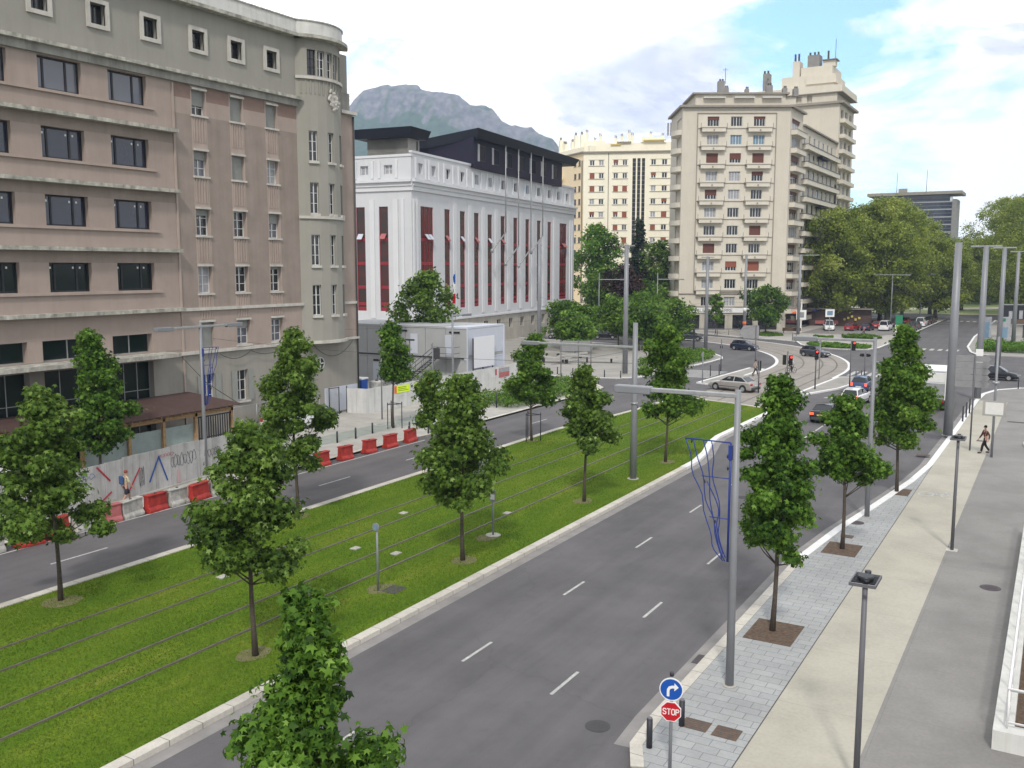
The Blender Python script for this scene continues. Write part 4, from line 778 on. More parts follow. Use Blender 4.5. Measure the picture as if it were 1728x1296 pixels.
# rounded corner bay
cyb, ch, sg = 56.25, 5.0, 1.15; Rb = ((ch / 2) ** 2 + sg ** 2) / (2 * sg); cxb = -50 + sg - Rb
def bp(a, r=0.0): return (cxb + (Rb + r) * math.cos(a), cyb + (Rb + r) * math.sin(a))
am = math.asin(ch / 2 / Rb); NB = 7; An = [-am + 2 * am * k / NB for k in range(NB + 1)]
bw = MB(); bands = MB(); bsill = MB(); rows = ((26.05, 27.9), (19.8, 22.0), (15.9, 18.2), (12.0, 14.3), (8.2, 10.5))
for k in range(NB):
    p, q = bp(An[k]), bp(An[k + 1]); ang = math.degrees(math.atan2(q[1] - p[1], q[0] - p[0])); fr = Fr(p, ang); wd = math.hypot(q[0] - p[0], q[1] - p[1])
    hs = [(.07, wd - .07, z0, z1) for z0, z1 in rows] if k in (1, 3, 5) else ([(.07, wd - .07, 26.05, 27.9)] if k in (2, 4) else [])
    fr.wall(bw, 0, wd, 6.0, 28.7, hs, .3)
    for h in hs: window(L, fr, *h, depth=.22, nv=1, nh=2, t=.05, frame='white_frame' if k != 1 or h[2] < 25 else 'dark_frame', pane='glass')
    if k in (1, 3, 5):
        for z0, z1 in rows[1:]: fr.box(bsill, 0, wd, -.16, .02, z0 - .2, z0 - .02)
def ringp(mb, z0, z1, r0, r1, a0=-am, a1=am, n=14, mi=0):
    A = [a0 + (a1 - a0) * i / n for i in range(n + 1)]; poly = [bp(a, r1) for a in A] + [bp(a, r0) for a in A[::-1]]
    for i in range(n):
        a, b, c, d = bp(A[i], r1), bp(A[i + 1], r1), bp(A[i + 1], r0), bp(A[i], r0)
        mb.add([(*a, z0), (*b, z0), (*c, z0), (*d, z0), (*a, z1), (*b, z1), (*c, z1), (*d, z1)], [(0, 3, 2, 1), (4, 5, 6, 7), (0, 1, 5, 4), (2, 3, 7, 6)], mi)
wpart(bw, 'bay_wall', T['greige'], L); wsplit(bsill, 'bay_sill', T['sill_white'], L)
for za, zb_, ro in ((25.75, 25.95, .16), (6.0, 6.22, .2), (15.5, 15.7, .14)): bands = MB(); ringp(bands, za, zb_, -.1, ro); wpart(bands, 'bay_band', T['sill_white'], L)
bc = MB(); ringp(bc, 28.62, 28.85, -3.5, .62); ringp(bc, 28.85, 29.85, -.3, .2, mi=1); ringp(bc, 29.85, 29.93, -.36, .28); wpart(bc, 'bay_cornice', [T['ledge'], T['parapet']], L)
# grooves and a carved crest below the bay's top windows
cr = MB()
for k in range(15): a = -am * .86 + 2 * am * .86 * k / 14; fr = Fr(bp(a, 0), math.degrees(a) + 90); fr.box(cr, -.04, .04, -.05, .1, 24.7, 25.7)
fr = Fr(bp(.12, 0), math.degrees(.12) + 90)
rr = random.Random(2)
pts = [(.0, -.8), (.32, -.62), (.42, -.15), (.36, .3), (0, .42), (-.36, .3), (-.42, -.15), (-.32, -.62)]
b = MB(); b.add([(x, -.10, 24.55 + z) for x, z in pts] + [(x * 1.15, .1, 24.55 + z * 1.1) for x, z in pts], [tuple(range(8))[::-1]] + [(i, (i + 1) % 8, 8 + (i + 1) % 8, 8 + i) for i in range(8)])
for k in range(26):
    a = rr.uniform(0, 2 * PI); d = rr.uniform(.42, .72); b.ball((d * math.cos(a) * .95, -.06, 24.5 + d * math.sin(a) * 1.1), .11, .1, .12, 6)
for k in range(8): b.ball((rr.uniform(-.25, .25), -.12, 24.5 + rr.uniform(-.5, .25)), .1, .06, .11, 6)
b.xf(fr.M); cr.add(b.v, b.f, 1); wpart(cr, 'crest', [T['greige'], T['sill_white']], L)
# lower wall under the bay with the round window, end strip
F1 = Fr((-50, 53.9), 90); eb = MB(); F1.wall(eb, 0, 6.3, 0, 6.1, [], .3); wpart(eb, 'wall', T['grey_wall'], L)
eb = MB(); F1.wall(eb, 4.7, 6.3, 6.1, 24.1, [], .3, lambda x, z: 0); eb.box(-51, -50.002, 60.15, 60.2, 0, 24.1, 0); F1.box(eb, 4.6, 6.5, -.35, .02, 23.9, 24.15, 1); F1.box(eb, 4.6, 6.35, -.15, .02, 8.9, 9.1, 1); F1.box(eb, 0, 6.4, -.2, .02, 6.03, 6.2, 1); F1.box(eb, 4.5, 6.2, .2, 1.4, 24.15, 25.6, 2)
wpart(eb, 'end_wall', [T['pink'], T['sill_white'], T['cornice']], L)
rw = MB(); ce = F1.w(1.75, 0, 4.35)
def disc(mb, fr, x, z, r0, r1, y0, y1, n=20, mi=0):
    for k in range(n):
        a, b_ = 2 * PI * k / n, 2 * PI * (k + 1) / n
        pts_ = [fr.w(x + r_ * math.cos(t_), y, z + r_ * math.sin(t_)) for y in (y0, y1) for t_, r_ in ((a, r0), (a, r1), (b_, r1), (b_, r0))]
        mb.add(pts_, [(0, 1, 2, 3), (7, 6, 5, 4), (1, 5, 6, 2), (0, 3, 7, 4)], mi)
disc(rw, F1, 1.75, 4.35, .44, .49, -.05, 0); F1.box(rw, 1.71, 1.79, -.04, -.01, 3.87, 4.83); F1.box(rw, 1.27, 2.23, -.04, -.01, 4.31, 4.39); o = wpart(rw, 'round_window', T['white_frame'], L)
q = MB(); disc(q, F1, 1.75, 4.35, 0.0, .48, -.012, -.008); p_ = q.build('pane', T['glass'], o)
wp = MB(); F1.box(wp, 2.2, 6.2, -.03, 0, .3, 2.3); wpart(wp, 'white_panel', T['cabin_end'], L)
dp = MB(); dp.tube([F1.w(6.28, -.1, .1), F1.w(6.28, -.1, 23.8)], .07, 8); wpart(dp, 'drainpipe', T['dark_metal'], L)
cb = MB()
for x0, x1, sag in ((45.3, 48.2, .45), (48.2, 51.5, .35), (51.5, 54.6, .4), (54.6, 59.4, 1.1)): cb.tube([F0.w(x0 + (x1 - x0) * k / 10, -.25, 5.95 - 4 * sag * (k / 10) * (1 - k / 10)) for k in range(11)], .025, 5)
cb.tube([F0.w(42.0, -.3, 6.0), F0.w(43.2, -1.2, 4.2), F0.w(44.0, -3.2, 2.9)], .025, 5); wpart(cb, 'hanging_cable', T['dark_metal'], L)
# ---- white office building with red windows
AW = 96.7; FW = Fr((-74.5, 101.3), AW); FS = Fr((-74.5 - 30 * math.cos(R(6.7)), 101.3 - 30 * math.sin(R(6.7))), 6.7)
W = empty('office_building', 'white office building with red framed window slots and a dark navy roof storey', 'building', (-74.5, 101.3, 0))
slots = [(2.4, 6.0), (9.3, 11.0), (14.1, 15.8), (18.8, 20.5), (23.6, 25.3), (28.5, 30.2), (33.6, 35.3), (38.7, 40.4), (43.9, 45.6), (48.9, 50.7), (55.0, 58.8)]
sl2 = [(-.0 + 21.4 - 7.2, 22.8 - 7.2), (21.4 - 3.6, 22.8 - 3.6), (21.4, 22.8), (25.0, 26.4)]
att = [1.9 + 0, 5.6, 9.9, 14.4, 19.1, 23.9, 28.8, 33.9, 38.9, 44.0, 49.0, 53.6, 58.3]; at2 = [4.0, 8.2, 12.6, 17.2, 22.2, 25.9]
wb = MB()
FW.wall(wb, 0, 62.8, 4.6, 27.0, [(a, b, 6.0, 20.0) for a, b in slots] + [(x, x + 1.3, 24.2, 25.6) for x in att], .35)
FS.wall(wb, 0, 30, 4.6, 26.4, [(a, b, 6.0, 19.9) for a, b in sl2] + [(x, x + 1.25, 24.1, 25.3) for x in at2], .35)
FW.box(wb, .6, 62.2, .6, 29.0, 4.6, 26.6); wpart(wb, 'wall', T['white_wall'], W)
pb = MB()
for a, b in slots[1:-1]: FW.box(pb, b + .9, b + 1.9, -.12, .02, 5.0, 21.0)
for a, b in sl2:
    FS.box(pb, b + .8, b + 1.5, -.12, .02, 5.0, 20.8)
for x in (0.3, 1.1, 60.2, 61.4): FW.box(pb, x, x + .4, -.18, .02, 5.0, 20.8)
for x in (27.6, 28.5): FS.box(pb, x, x + .4, -.18, .02, 5.0, 20.8)
for x in att: 
    for q0, q1 in ((x - .9, x - .55), (x + 1.85, x + 2.2)): FW.box(pb, q0, q1, -.14, .02, 23.6, 26.2)
for x in at2:
    for q0, q1 in ((x - .9, x - .55), (x + 1.75, x + 2.1)): FS.box(pb, q0, q1, -.14, .02, 23.6, 25.9)
wsplit(pb, 'pilaster', T['white_pier'], W)
cb = MB()
for fr, l1 in ((FW, 63.0), (FS, 30.3)):
    fr.box(cb, -.3 if fr is FW else 0, l1, -.75, .02, 23.0, 23.35); fr.box(cb, 0, l1, -.4, .02, 22.5, 23.0); fr.box(cb, 0, l1, -.22, .02, 21.9, 22.5); fr.box(cb, 0, l1 - 0.2, -.12, .3, 26.3 if fr is FS else 26.75, 26.62 if fr is FS else 27.05)
    fr.box(cb, 0, l1, -.25, .02, 4.35, 4.62)
wsplit(cb, 'cornice', T['white_pier'], W)
bb = MB(); FW.wall(bb, -.3, 63.0, 0, 4.35, [(3 + 4.8 * k, 4.5 + 4.8 * k, 2.0, 3.6) for k in range(12)], .5); FS.wall(bb, -.1, 30.3, 0, 4.35, [], .3); FW.box(bb, .6, 62.4, .6, 29, 0, 4.3); wpart(bb, 'base', T['beige_base'], W)
for k in range(12): window(W, FW, 3 + 4.8 * k, 4.5 + 4.8 * k, 2.0, 3.6, .4, 1, 0, .08, 'white_frame', 'glass')
for fr, lst, n0 in ((FW, slots, 0), (FS, sl2, 1)):
    for i, (a, b) in enumerate(lst):
        z1 = 20.0 if fr is FW else 19.9; f = window(W, fr, a, b, 6.0, z1, .12, 2 if b - a > 2 else 0, 0, .09, 'red_frame', 'glass_red' if (i in (0, 10) and fr is FW) else 'glass_slot')
        key = ('spandrel', round(b - a, 1))
        if key not in WM:
            q = MB(); w2 = (b - a) / 2 - .05
            WM[key] = q.box(-w2, w2, -.01, .03, 0, .42).mesh('spandrel', T['red_frame'])
        for zc in (.1, .75, 3.0, 6.2, 9.4): inst(WM[key], 'spandrel', f, (0, 0, zc))
        if i not in (6, 7, 9):
            q = MB(); nn = 2 if b - a > 2 else 1
            for k in range(nn):
                q = MB(); q.add([(-.45 + k, -.02, 10.35), (.35 + k, -.02, 10.35), (.35 + k, -.55, 9.65), (-.45 + k, -.55, 9.65), (-.45 + k, .01, 10.28), (.35 + k, .01, 10.28), (.35 + k, -.52, 9.6), (-.45 + k, -.52, 9.6)], [(0, 1, 2, 3), (7, 6, 5, 4), (0, 4, 5, 1), (3, 2, 6, 7)])
                q.build('open_vent', T['red_faded'] if rb.random() < .4 else T['cabin_end'], f)
for i, x in enumerate(att): window(W, FW, x, x + 1.3, 24.2, 25.6, .3, 1 if i != 9 else 0, 0, .08, 'white_frame', 'curtain' if i in (0, 1, 4, 5) else ('curtain_blue' if i == 8 else 'glass'))
for i, x in enumerate(at2): window(W, FS, x, x + 1.25, 24.1, 25.3, .3, 1, 1 if i % 2 else 0, .08, 'white_frame', 'curtain')
# penthouse: stone box and navy overhanging storey
sb = MB(); FW.box(sb, .3, 3.3, .55, 6.8, 26.6, 28.75); FS.box(sb, 23.2, 29.4, .3, 3.2, 26.4, 28.7); wpart(sb, 'stone_penthouse', T['stone_panel'], W)
wd_ = window(W, FW, 2.4, 2.9, 27.3, 28.5, .5, 0, 0, .05, 'dark_frame', 'glass')
nb = MB()
A0 = [(17.3, -.7), (54.2, -.7), (54.2, 16), (27.5, 16), (25, 11)]
pl = [FW.w(x, y, 0) for x, y in A0]; nb.prism([(p.x, p.y) for p in pl], 26.5, 30.9); wpart(nb, 'navy_storey', T['navy'], W)
for k, x in enumerate((18.9, 23.9, 28.9, 33.9, 38.9, 43.9, 49.2)):
    fr = Fr(FW.w(0, -.7, 0)[:2], AW); window(W, fr, x, x + 2.5, 27.6, 29.9, -.04, 2, 0, .07, 'dark_frame', 'glass')
    q = MB(); fr.box(q, x - .25, x + .35, -.10, -.02, 27.5, 30.0); wpart(q, 'white_reveal', T['curtain'], W)
rf = MB()
roof = [(16.0, -2.1), (60.0, -2.0), (60.0, 18), (26, 18), (23.2, 10.5)]
def slab(mb, fr, pts, z0, z1, inset):
    lo = [fr.w(x, y, 0) for x, y in pts]; cx = sum(p.x for p in lo) / len(lo); cy = sum(p.y for p in lo) / len(lo)
    li = [(p.x + (cx - p.x) * inset, p.y + (cy - p.y) * inset) for p in lo]; n = len(pts)
    v = [(a, b_, z0) for a, b_ in li] + [(p.x, p.y, z1) for p in lo]
    area = sum(lo[i].x * lo[(i + 1) % n].y - lo[(i + 1) % n].x * lo[i].y for i in range(n))
    F = [(i, (i + 1) % n, n + (i + 1) % n, n + i) for i in range(n)] + [tuple(range(n, 2 * n)), tuple(range(n - 1, -1, -1))]
    if area < 0: F = [f[::-1] for f in F]
    mb.add(v, F)
slab(rf, FW, roof, 30.6, 31.9, .05); wpart(rf, 'roof', T['navy_roof'], W)
rf = MB(); slab(rf, FS, [(21.6, -1.3), (30.8, -1.3), (30.8, 4.2), (21.6, 4.2)], 28.7, 29.9, .10); wpart(rf, 'roof', T['navy_roof'], W)
for i, (x, z0) in enumerate(((27.1, 17.3), (32.2, 15.3), (37.5, 15.0), (42.8, 17.3))):
    fp = MB(); fp.tube([FW.w(x, -1.5, z0), FW.w(x, -1.5, 31.0)], .10, 8); fp.tube([FW.w(x, -1.5, z0), FW.w(x - 4.4, -1.2, z0 - 2.8)], .12, 8); fp.ball(tuple(FW.w(x - 4.5, -1.2, z0 - 2.9)), .28, .28, .35, 8); wpart(fp, 'facade_flagpole', T['galv'], W)
# ---- cream corner tower (11 balcony storeys)
TA = empty('apartment_tower', 'cream corner apartment tower with small balconies and a shop at its foot', 'building', (-62.2, 168.6, 0))
FT = Fr((-62.2, 168.6), 29.67); WT = 19.8
rows = [39.4 - 3.3 * k for k in range(11)]
tx = [(4.6, 6.75), (8.9, 11.0), (13.1, 15.2)]
holes = [(a + (-.13 * k * .35), b + (-.13 * k * .35), z - 1.75, z) for k, z in enumerate(rows) for a, b in tx]
holes = [(a, b, z0, z1) for a, b, z0, z1 in holes]
def tm(x, z): return 1 if 2.8 < x < 17.2 and z > 7.2 and z < 40 else 0
wb = MB(); FT.wall(wb, 0, WT, 4.6, 41.0, holes, .3, tm, xb=(2.8, 17.2), zb=(40, 7.2))
FT.box(wb, .2, WT - .2, .6, 14, 4.6, 41.0)
FT.wall(wb, 0, WT, 0, 3.4, [(.8, 4.0, .2, 3.0), (5.5, 8.8, .2, 3.0), (10.2, 14.0, .2, 3.0), (15, 18.6, .2, 3.0)], .5, lambda x, z: 2); FT.box(wb, .2, WT - .2, .8, 14, 0, 4.6, 2)
wpart(wb, 'wall', [T['cream'], T['cream_pale'], T['beige_base']], TA)
for a, b in ((.8, 4.0), (5.5, 8.8), (10.2, 14.0), (15, 18.6)): window(TA, FT, a, b, .2, 3.0, .45, 2, 1, .09, 'dark_frame', 'glass')
sc = ['b35', 'n', 'b25', 'c', 'cb', 'nb', 'b100', 'b60', 'b100', 'c', 'c', 'b40', 'b55', 'c', 'br', 'c', 'n', 'n', 'n', 'n', 'b100', 'b100', 'n', 'n', 'c', 'r60', 'r100', 'c', 'n', 'n', 'n', 'c', 'n']
for i, h in enumerate(holes):
    s_ = sc[i]; pane = 'curtain' if s_ in ('c',) else ('curtain_blue' if s_ in ('cb', 'nb') else 'glass'); sh = int(s_[1:]) if s_[1:].isdigit() else 0
    window(TA, FT, *h, depth=.25, nv=3, nh=0, t=.08, frame='white_frame', pane=pane, shut=sh, shutm='shutter_red' if s_[0] == 'r' else 'shutter_brown')
bal = MB(); tr = MB()
for k, z in enumerate(rows):
    zb = z - 2.2; dx = -.045 * k
    for a, b in tx[0:1] + tx[2:3]: FT.box(tr, 2.9, 17.1, -.1, .02, zb + .0, zb + .13) if a > 10 else None
    if k < 10:
        for a, b in (tx[0], tx[2]):
            q = MB(); x0, x1 = a + dx - 1.1, b + dx + 1.1
            FT.box(q, x0 - .3, x1 + .3, -.95, 0, zb + .02, zb + .17, 1); FT.box(q, x0, x1, -.9, 0, zb - .62, zb + .02, 0); FT.box(q, (x0 + x1) / 2 - .13, (x0 + x1) / 2 + .13, -.98, -.9, zb - .5, zb - .2, 1)
            for xx in (x0 - .2, x1 + .2): FT.box(q, xx - .03, xx + .03, -.9, -.84, zb + .17, zb + .95, 2)
            q2 = MB(); wpart(q, 'balcony', [T['cream_pale'], T['cream_shade'], T['dark_metal']], TA)
for z0, z1, d in ((39.9, 40.05, .15), (7.2, 7.4, .15), (6.9, 7.05, .2), (4.45, 4.6, .3)): FT.box(tr, 2.8 if z0 > 7.1 else 0, 17.2 if z0 > 7.1 else WT, -d, .02, z0, z1)
for x in (2.7, 17.15): FT.box(tr, x, x + .15, -.15, .02, 7.2, 40.0)
wsplit(tr, 'trim', T['cream_shade'], TA)
co = MB(); FT.box(co, -.6, WT + .5, -.7, 14, 41.0, 41.35); FT.box(co, 2.6, WT - .6, 1.6, 12, 41.35, 43.6, 1); FT.box(co, 2.0, WT, 1.0, 12.6, 43.6, 43.9)
for a, b in ((4, 8), (9.6, 13.4), (14.8, 18.4)): FT.box(co, a, b, .7, 1.6, 42.9, 43.05, 2)
wpart(co, 'roof', [T['cream_shade'], T['cream'], T['sign_white']], TA)
ch_ = MB()
for x, w_, h_, y in ((7.2, 1.2, 2.6, 4), (8.4, .8, 1.4, 4), (12.3, .7, 1.2, 4), (16.2, 1.2, 1.8, 4), (16.4, .3, 2.7, 4.2), (19.6, .8, 1.5, 5), (21.6, .9, 1.4, 5)):
    ch_ = MB(); FT.box(ch_, x, x + w_, y, y + 1, 43.85, 43.9 + h_)
    FT.box(ch_, x + w_ * .2, x + w_ * .45, y + .2, y + .5, 43.9 + h_, 44.3 + h_, 1)
    FT.box(ch_, x + w_ * .6, x + w_ * .85, y + .2, y + .5, 43.9 + h_, 44.3 + h_, 1); wpart(ch_, 'chimney', [T['chimney'], T['dark_metal']], TA)
ch_ = MB(); ch_.tube([FT.w(8.6, 4.5, 46), FT.w(8.6, 4.5, 49)], .05, 5, 1); ch_.tube([FT.w(8.1, 4.5, 48.6), FT.w(9.1, 4.5, 48.6)], .04, 5, 1); wpart(ch_, 'aerial', [T['chimney'], T['dark_metal']], TA)
sg_ = MB(); FT.box(sg_, 1.0, 18.8, -.22, -.0, 3.42, 4.4); o = wpart(sg_, 'shop_fascia', T['sign_white'], TA)
# left flank with rounded balconies, right flank, wing along the avenue, tall rear block
FL = Fr((-62.2 - 13 * math.cos(R(-60.3)) , 168.6 - 13 * math.sin(R(-60.3))), -60.3)
lw = MB(); FL.wall(lw, 0, 13, 0, 41.0, [(7.0, 12.0, z - 2.2, z) for z in rows], .3); wpart(lw, 'wall', T['cream'], TA)
for z in rows:
    f = window(TA, FL, 7.0, 12.0, z - 2.2, z, .25, 3, 0, .08, 'white_frame', 'glass')
    q = MB(); pts = [(9.6 + 2.9 * math.cos(R(a)), -1.5 * math.sin(R(a))) for a in range(0, 181, 18)]; P_ = [FL.w(x, y, 0) for x, y in pts]; q.prism([(p.x, p.y) for p in P_], z - 3.2, z - 2.3); wpart(q, 'balcony', T['cream_pale'], TA)
FX = Fr((-45.0, 178.4), 90)
xw = MB(); FX.wall(xw, 0, 9.6, 0, 41.0, [(1.2, 7.6, z - 2.1, z - .1) for z in rows], .4); xw.box(-58, -45.5, 178.8, 188, 0, 41.0); wpart(xw, 'wall', T['cream'], TA)
cp = MB(); cp.box(-60, -44.4, 178.6, 188.6, 41.0, 41.35); wpart(cp, 'roof', T['cream_shade'], TA)
for z in rows:
    window(TA, FX, 1.2, 7.6, z - 2.1, z - .1, .35, 3, 0, .1, 'white_frame', 'glass' if rb.random() < .6 else 'curtain', rb.choice((0, 0, 30, 50)))
    q = MB(); FX.box(q, .9, 8.6, -1.1, 0, z - 3.15, z - 2.3, 0); FX.box(q, .9, 8.6, -1.15, 0, z - 2.3, z - 2.15, 1); wpart(q, 'balcony', [T['cream_pale'], T['cream_shade']], TA)
FY = Fr((-45.0, 188.0), 90); yw = MB(); zr = [37.6 - 3.3 * k for k in range(11)]
yh = [(x, x + 1.5, z - 1.9, z) for z in zr for x in [1.0 + 4.1 * q for q in range(7)]]
FY.wall(yw, 0, 30.7, 0, 38.9, yh, .3); yw.box(-58, -45.5, 188, 218.6, 0, 38.9); wpart(yw, 'wall', T['cream'], TA)
yb = MB()
for h in yh: FY.box(yb, h[0], h[1], .1, .2, h[2], h[3])
tag(wpart(yb, 'wing_windows', T['glass'], TA), kind='stuff')
rl = MB(); FY.box(rl, -.2, 30.9, -.5, 6, 38.9, 39.2); wpart(rl, 'roof', T['cream_shade'], TA)
for i, z in enumerate(zr):
    q = MB(); FY.box(q, 0, 30.4, -1.2, 0, z - 3.1, z - 2.2, 0); FY.box(q, 0, 30.4, -1.26, 0, z - 2.2, z - 2.05, 1)
    if i in (1, 4): FY.box(q, 12, 19, -1.3, -.2, z - .35, z - .1, 2)
    wpart(q, 'long_balcony', [T['cream_pale'], T['dark_metal'], T['navy']], TA)
aw = MB()
for x, c in ((-10 + 12, 0), (9, 1), (16, 2), (23, 0)): FX.box(aw, x, x + 5.5, -2.4, -.1, 3.2, 3.5, c)
FX.box(aw, 1.5, 30, -.1, .0, .3, 3.1, 3); wpart(aw, 'awning', [T['orange'], T['brown_sheet'], T['sign_blue'], T['glass']], TA)
# tall block
FB = Fr((-62.5, 218.7), 0); FR = Fr((-44.6, 218.7), 90); tw = MB(); th = [(1.5 + 0, 4.4, z - 2.1, z) for z in [46.6 - 3.3 * k for k in range(13)]] + [(6.2, 9.0, z - 2.1, z) for z in [46.6 - 3.3 * k for k in range(13)]] + [(11, 13.8, z - 2.1, z) for z in [46.6 - 3.3 * k for k in range(13)]]
FB.wall(tw, 0, 17.9, 30, 47.6, [], .3); FR.wall(tw, 0, 16, 0, 47.6, th, .3); tw.box(-62.5, -45.1, 219.0, 234.7, 0, 47.5); FB.wall(tw, 1.2, 17.3, 48.1, 50.0, [(8.4, 9.6, 48.3, 49.8), (10.8, 11.9, 48.3, 49.8), (2, 6, 48.4, 49.8)], .3); tw.box(-60.8, -45.4, 219.3, 234, 47.6, 50.0); wpart(tw, 'wall', T['cream'], TA)
for h in th: 
    window(TA, FR, *h, depth=.25, nv=2, nh=0, t=.08, frame='white_frame', pane='glass' if rb.random() < .7 else 'curtain')
q = MB()
for i, z in enumerate([46.6 - 3.3 * k for k in range(13)]): FR.box(q, 1.0, 14.4, -1.1, 0, z - 3.0, z - 2.15, 0)
wpart(q, 'balcony', T['cream_pale'], TA)
co = MB(); co.box(-63.0, -43.6, 218.0, 235.2, 47.6, 48.1, 0); co.box(-62.9, -44.0, 218.1, 235.2, 50.0, 50.15, 0); co.box(-62.9, -44.1, 218.2, 235.1, 50.15, 51.6, 1); co.box(-58, -46.5, 221, 233, 51.7, 54.6, 1); co.box(-52.5, -46.0, 220.6, 230, 52.6, 54.2, 1); co.box(-54, -47.2, 222, 232, 54.6, 56.6, 1); co.box(-52.9, -50.3, 223, 226, 56.6, 59.4, 2); co.box(-56.2, -54.6, 223, 226, 54.6, 58.4, 1); co.box(-61.8, -60.4, 219, 221, 48, 55.6, 2); co.box(-63.6, -61.9, 214, 217, 41, 47.0, 1); co.box(-49.5, -46.8, 223, 225, 56.6, 57.9, 1); co.box(-49.6, -46.4, 222.5, 226, 57.95, 58.1, 2)
for x in (-61.6, -60.8, -55.9, -55.1, -52.6, -51.6, -50.8, -48.6): co.box(x - .18, x + .18, 219.5 if x < -60 else 224, 219.9 if x < -60 else 224.4, 55.5 if x < -60 else 57.4, 56.3 if x < -60 else 60.2, 3)
co.tube([(-47, 224, 57), (-47, 224, 62.5)], .06, 5, 3); wpart(co, 'roof_block', [T['cream_shade'], T['cream_pale'], T['chimney'], T['dark_metal']], TA)
# ---- long pale apartment block behind
BL = empty('apartment_block', 'long pale yellow apartment block with red and brown shutters and three dark stairwell strips', 'building', (-103.4, 211.8, 0))
F2 = Fr((-103.4, 211.8), 22.5); z2 = [38.0 - 3.13 * k for k in range(12)]
cols = [(1.5, 2.7), (3.75, 4.95), (7.3, 8.45), (9.5, 10.65), (16.4, 17.6), (19.0, 20.3), (22.6, 23.9), (26, 27.2), (29, 30.2)]
hs = [(a, b, z - 1.35, z) for z in z2 for a, b in cols]; stw = [(11.95, 12.75), (13.1, 13.85), (14.2, 14.95)]
bw = MB(); F2.wall(bw, 0, 36, 0, 39.7, hs + [(a, b, 6, 38.3) for a, b in stw], .25); F2.box(bw, .2, 36, .6, 14, 0, 39.6); wpart(bw, 'wall', T['cream_sunlit'], BL)
cnt = 0
for i, h in enumerate(hs):
    r_ = rb.random(); sh = 100 if r_ < .28 else (45 if r_ < .36 else 0)
    if cnt < 96: window(BL, F2, *h, depth=.15, nv=1, nh=0, t=.12, frame='white_frame', pane='glass' if rb.random() < .75 else 'curtain', shut=sh, shutm='shutter_red'); cnt += 1
    else: pass
q = MB()
for h in hs[96:]: F2.box(q, h[0], h[1], .05, .15, h[2], h[3])
if hs[96:]: tag(wpart(q, 'lower_windows', T['glass'], BL), kind='stuff')
q = MB()
for a, b in stw:
    F2.box(q, a, b, .1, .2, 6, 38.3, 0)
    for k in range(30): F2.box(q, a, b, .04, .1, 6 + k * 1.08, 6.12 + k * 1.08, 1)
wpart(q, 'stairwell_glazing', [T['dark_frame'], T['chimney']], BL)
q = MB()
for z in z2:
    for a, b in ((1.2, 5.2), (7.0, 10.9), (16.1, 24.2), (25.7, 30.5)): F2.box(q, a, b, -.12, 0, z - 1.5, z - 1.38); F2.box(q, a, b, -.06, 0, z + .02, z + .08)
F2.box(q, -.2, 36, -.5, 3, 39.7, 40.05); F2.box(q, 6.0, 6.2, -.05, 0, 3, 39.7); wpart(q, 'trim', T['cream_shade'], BL)
F3 = Fr((-103.4 - 7.5 * math.cos(R(-35)), 211.8 - 7.5 * math.sin(R(-35))), -35); q = MB(); h3 = [(x, x + 1.2, z - 1.4, z) for z in [38.2 - 3.13 * k for k in range(10)] for x in (2.6, 4.8)]
F3.wall(q, 0, 7.5, 0, 39.8, h3, .25); F3.box(q, -14, 7.3, .4, 8, 0, 39.7); wpart(q, 'wall', T['cream_ochre'], BL)
q = MB(); F3.box(q, -14, 7.7, -.5, 3, 39.8, 40.1, 0)
for h in h3: F3.box(q, h[0] - .1, h[1] + .1, -.1, 0, h[2] - .12, h[2], 0); F3.box(q, *h[:2], .08, .14, *h[2:], 1)
for x in (6.6, 7.0): F3.box(q, x, x + .14, -.14, 0, 3, 38)
for k in range(10): F3.box(q, -8, -3.4, -.9, 0, 34.2 - 3.13 * k, 35 - 3.13 * k, 2)
wpart(q, 'side_windows', [T['cream_shade'], T['glass'], T['cream_sunlit']], BL)
q = MB(); F2.box(q, 0, 36, 2.5, 12, 40.05, 42.4, 0); F2.box(q, 14, 19.5, 2.2, 9, 42.4, 43.6, 0); F2.box(q, -.1, 5, 2.6, 9, 41, 42.9, 0); F2.box(q, 8, 11.5, 2.0, 2.5, 42.3, 42.6, 1); F2.box(q, 14.5, 20, 1.6, 2.2, 42.7, 42.95, 2); F2.box(q, 6.5, 9, 2.0, 2.6, 41.9, 42.1, 2); F3.box(q, -12, 7, 2, 7, 40.1, 41.8, 0)
for x, hh in ((.2, 4.5), (2.2, 2.6), (3.5, 3.6), (7.3, 3.0), (8.8, 3.4), (10.6, 4.2), (11.4, 3.6), (15.9, 3.8), (18.8, 3.4), (21.5, 4.4)):
    F2.box(q, x, x + .75, 3, 4, 40, 40.6 + hh, 0); F2.box(q, x + .1, x + .3, 3.2, 3.6, 40.6 + hh, 41.3 + hh, 3); F2.box(q, x + .45, x + .65, 3.2, 3.6, 40.6 + hh, 41.2 + hh, 3)
for x, hh in ((-11.5, 3.4), (-9.4, 2.2), (-8.5, 2.0), (-5, 2.2), (-3.2, 3.6), (0, 3.4)): F3.box(q, x, x + .8, 3, 4, 41, 41.8 + hh, 0); F3.box(q, x + .2, x + .6, 3.2, 3.6, 41.8 + hh, 42.5 + hh, 3)
for x in (20.2, 20.9): F2.box(q, x, x + .4, 3, 3.4, 44, 47.0, 3)
wpart(q, 'roof_structures', [T['cream_sunlit'], T['cream_shade'], M_('awning_yellow', (.75, .6, .2), .7, .05), T['chimney']], BL)
